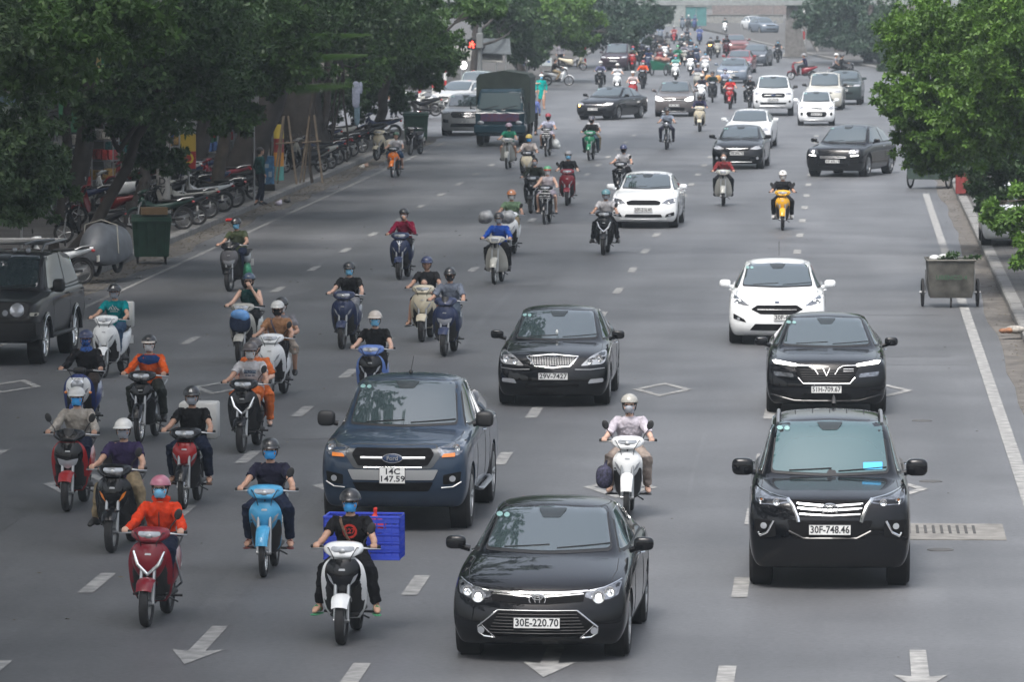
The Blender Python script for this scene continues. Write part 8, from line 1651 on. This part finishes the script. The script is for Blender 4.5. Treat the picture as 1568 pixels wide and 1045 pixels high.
def parked():
    """rows of motorbikes parked along the left pavement, tails to the road"""
    G_ = 'motorbikes parked along the left pavement'; cols = [(P_BLACK, 'black'), (P_WHITE, 'white'), (P_DNAVY, 'navy'), (paint('deep_red', (.16, .01, .012)), 'red'), (P_PEARL, 'grey'), (paint('bottle_green', (.008, .03, .022)), 'green'), (P_MAROON, 'maroon'), (P_BLACK, 'glossy black'), (P_SKY, 'blue')]
    spots = [(398, 300), (130, 415), (60, 300)]
    rows = [  # px, py of the rear wheel nearest the road, heading, kind, paint index, label
        (128, 436, -62, 'cub', 1, 'white moped with round red tail lamp between the trunk and the tarpaulin'), (5, 330, -60, 'under', 2, 'dark motorbike glimpsed above the boxy off-roader roof'),
        (283, 352, -75, 'under', 5, 'dark green motorbike, nearest of the row, just right of the bin'), (302, 345, -78, 'scooter', 0, 'black scooter second in the row right of the bin'), (322, 335, -74, 'under', 4, 'grey motorbike third in the row right of the bin'), (345, 325, -70, 'cub', 1, 'white tailed moped in the middle of the near row, box at its wheel'),
        (362, 318, -80, 'under', 0, 'big wheeled black motorbike with an orange seat cover'), (388, 306, -76, 'scooter', 7, 'glossy black scooter behind the standing man'),
        (190, 345, -95, 'scooter', 3, 'red scooter behind the green bin, left side'), (214, 318, -85, 'scooter', 1, 'white scooter with pale mirrors above the green bin'), (240, 300, -80, 'under', 6, 'maroon motorbike behind the concrete pole'), (268, 296, -75, 'scooter', 4, 'grey scooter deep on the pavement right of the pole'),
        (275, 322, -72, 'scooter', 7, 'black scooter tucked behind the nearest of the row right of the bin'), (312, 312, -76, 'under', 0, 'black motorbike in the second rank behind the third of the row'), (338, 304, -74, 'scooter', 2, 'navy scooter in the second rank behind the white tailed moped'), (372, 296, -72, 'under', 6, 'maroon motorbike in the second rank by the massive leaning trunk'), (176, 372, -80, 'scooter', 0, 'black scooter between the tarpaulin and the green bin'), (160, 330, -75, 'under', 2, 'dark motorbike behind the leaning bare trunk'),
        (298, 290, -78, 'cub', 1, 'white moped behind the near row, under the forked tree'), (322, 282, -72, 'scooter', 2, 'navy scooter behind the slim trunk'),
        (492, 264, -70, 'scooter', 0, 'black scooter, nearest of the second row past the black trunk'), (505, 259, -74, 'scooter', 4, 'grey scooter second of the second row'), (518, 253, -70, 'under', 2, 'navy motorbike third of the second row'), (529, 247, -72, 'under', 3, 'red seated motorbike fourth of the second row'), (541, 240, -68, 'under', 0, 'black motorbike fifth of the second row'), (553, 234, -74, 'scooter', 7, 'glossy black scooter ending the second row'),
        (515, 232, -66, 'under', 2, 'dark motorbike with covered seat behind the second row'), (535, 226, -66, 'scooter', 4, 'grey scooter deep behind the second row'), (584, 222, -60, 'scooter', 0, 'black scooter parked behind the cream one'), (606, 214, -64, 'under', 2, 'dark motorbike left of the second green bin'),
        (655, 176, -60, 'scooter', 1, 'white scooter among the striped posts'), (668, 178, -66, 'under', 0, 'black motorbike leaning beside the striped posts'), (682, 176, -62, 'under', 4, 'grey motorbike between the posts and the silver off-roader'), (640, 168, -60, 'scooter', 7, 'black scooter behind the second green bin')]
    for px, py, hd, kd, ci, lb in rows:
        p = at(px, py, .15); h_ = R(hd + rnd.uniform(-5, 5)); L_ = 1.25
        front = Vector((p.x - math.sin(-h_) * L_, p.y - math.cos(h_) * L_ * 1.0, .15)); front.x = p.x + math.sin(h_) * L_; front.y = p.y - math.cos(h_) * L_
        make_bike(lb, 0, 0, kd, cols[ci][0], head=h_, lean=R(rnd.uniform(-9, -5)), loc=front, mirrors=(rnd.random() < .6, rnd.random() < .6), group=G_, det=1 if py > 200 else 0)
    # facing the road
    make_bike('cream scooter facing the road next to the orange motorbike', 575, 250, 'scooter', P_CREAM, head=R(-20), mirrors=(1, 0), group=G_, loc=at(577, 246, .15), trim='side')
    make_bike('dark scooter parked facing out in front of the second green bin', 630, 238, 'scooter', P_BLACK, head=R(-12), mirrors=(1, 0), group=G_, loc=at(628, 238, .0))
    make_bike('beige scooter parked side-on at the far left corner', 896, 110, 'scooter', P_CREAM, head=R(92), mirrors=(1, 1), group='motorbikes parked at the far corner', loc=at(893, 108, .15), det=0)
    make_bike('white scooter parked nose out by the pale barrier board', 815, 118, 'scooter', P_WHITE, head=R(20), mirrors=(1, 1), group='motorbikes parked at the far corner', loc=at(818, 108, .15), det=0)
    make_bike('dark blue scooter parked left of the white one at the barrier board', 795, 118, 'scooter', P_DNAVY, head=R(20), mirrors=(1, 1), group='motorbikes parked at the far corner', loc=at(800, 110, .15), det=0)

# ================================================================= BUILD
setting(); buildings(); bridge(); trees(); cars(); props(); riders(); parked()
# haze: pale air between the camera and the far end
hz = part('haze', ([(x, y, z) for z in (-1.2, 26) for x, y in ((-420, -12), (420, -12), (420, 1500), (-420, 1500))], [(0, 3, 2, 1), (4, 5, 6, 7), (0, 1, 5, 4), (1, 2, 6, 5), (2, 3, 7, 6), (3, 0, 4, 7)]), mat('haze_air', (1, 1, 1)), None, smooth=0)
hm_ = hz.material_slots[0].material; ht = hm_.node_tree; ht.nodes.clear(); ho = ht.nodes.new('ShaderNodeOutputMaterial'); hv = ht.nodes.new('ShaderNodeVolumePrincipled')
hv.inputs['Color'].default_value = (.78, .90, 1., 1); hv.inputs['Density'].default_value = .00034; hv.inputs['Anisotropy'].default_value = .2; ht.links.new(hv.outputs[0], ho.inputs['Volume'])
tag(hz, 'thin pale daylight haze over the whole street', 'haze', kind='stuff')
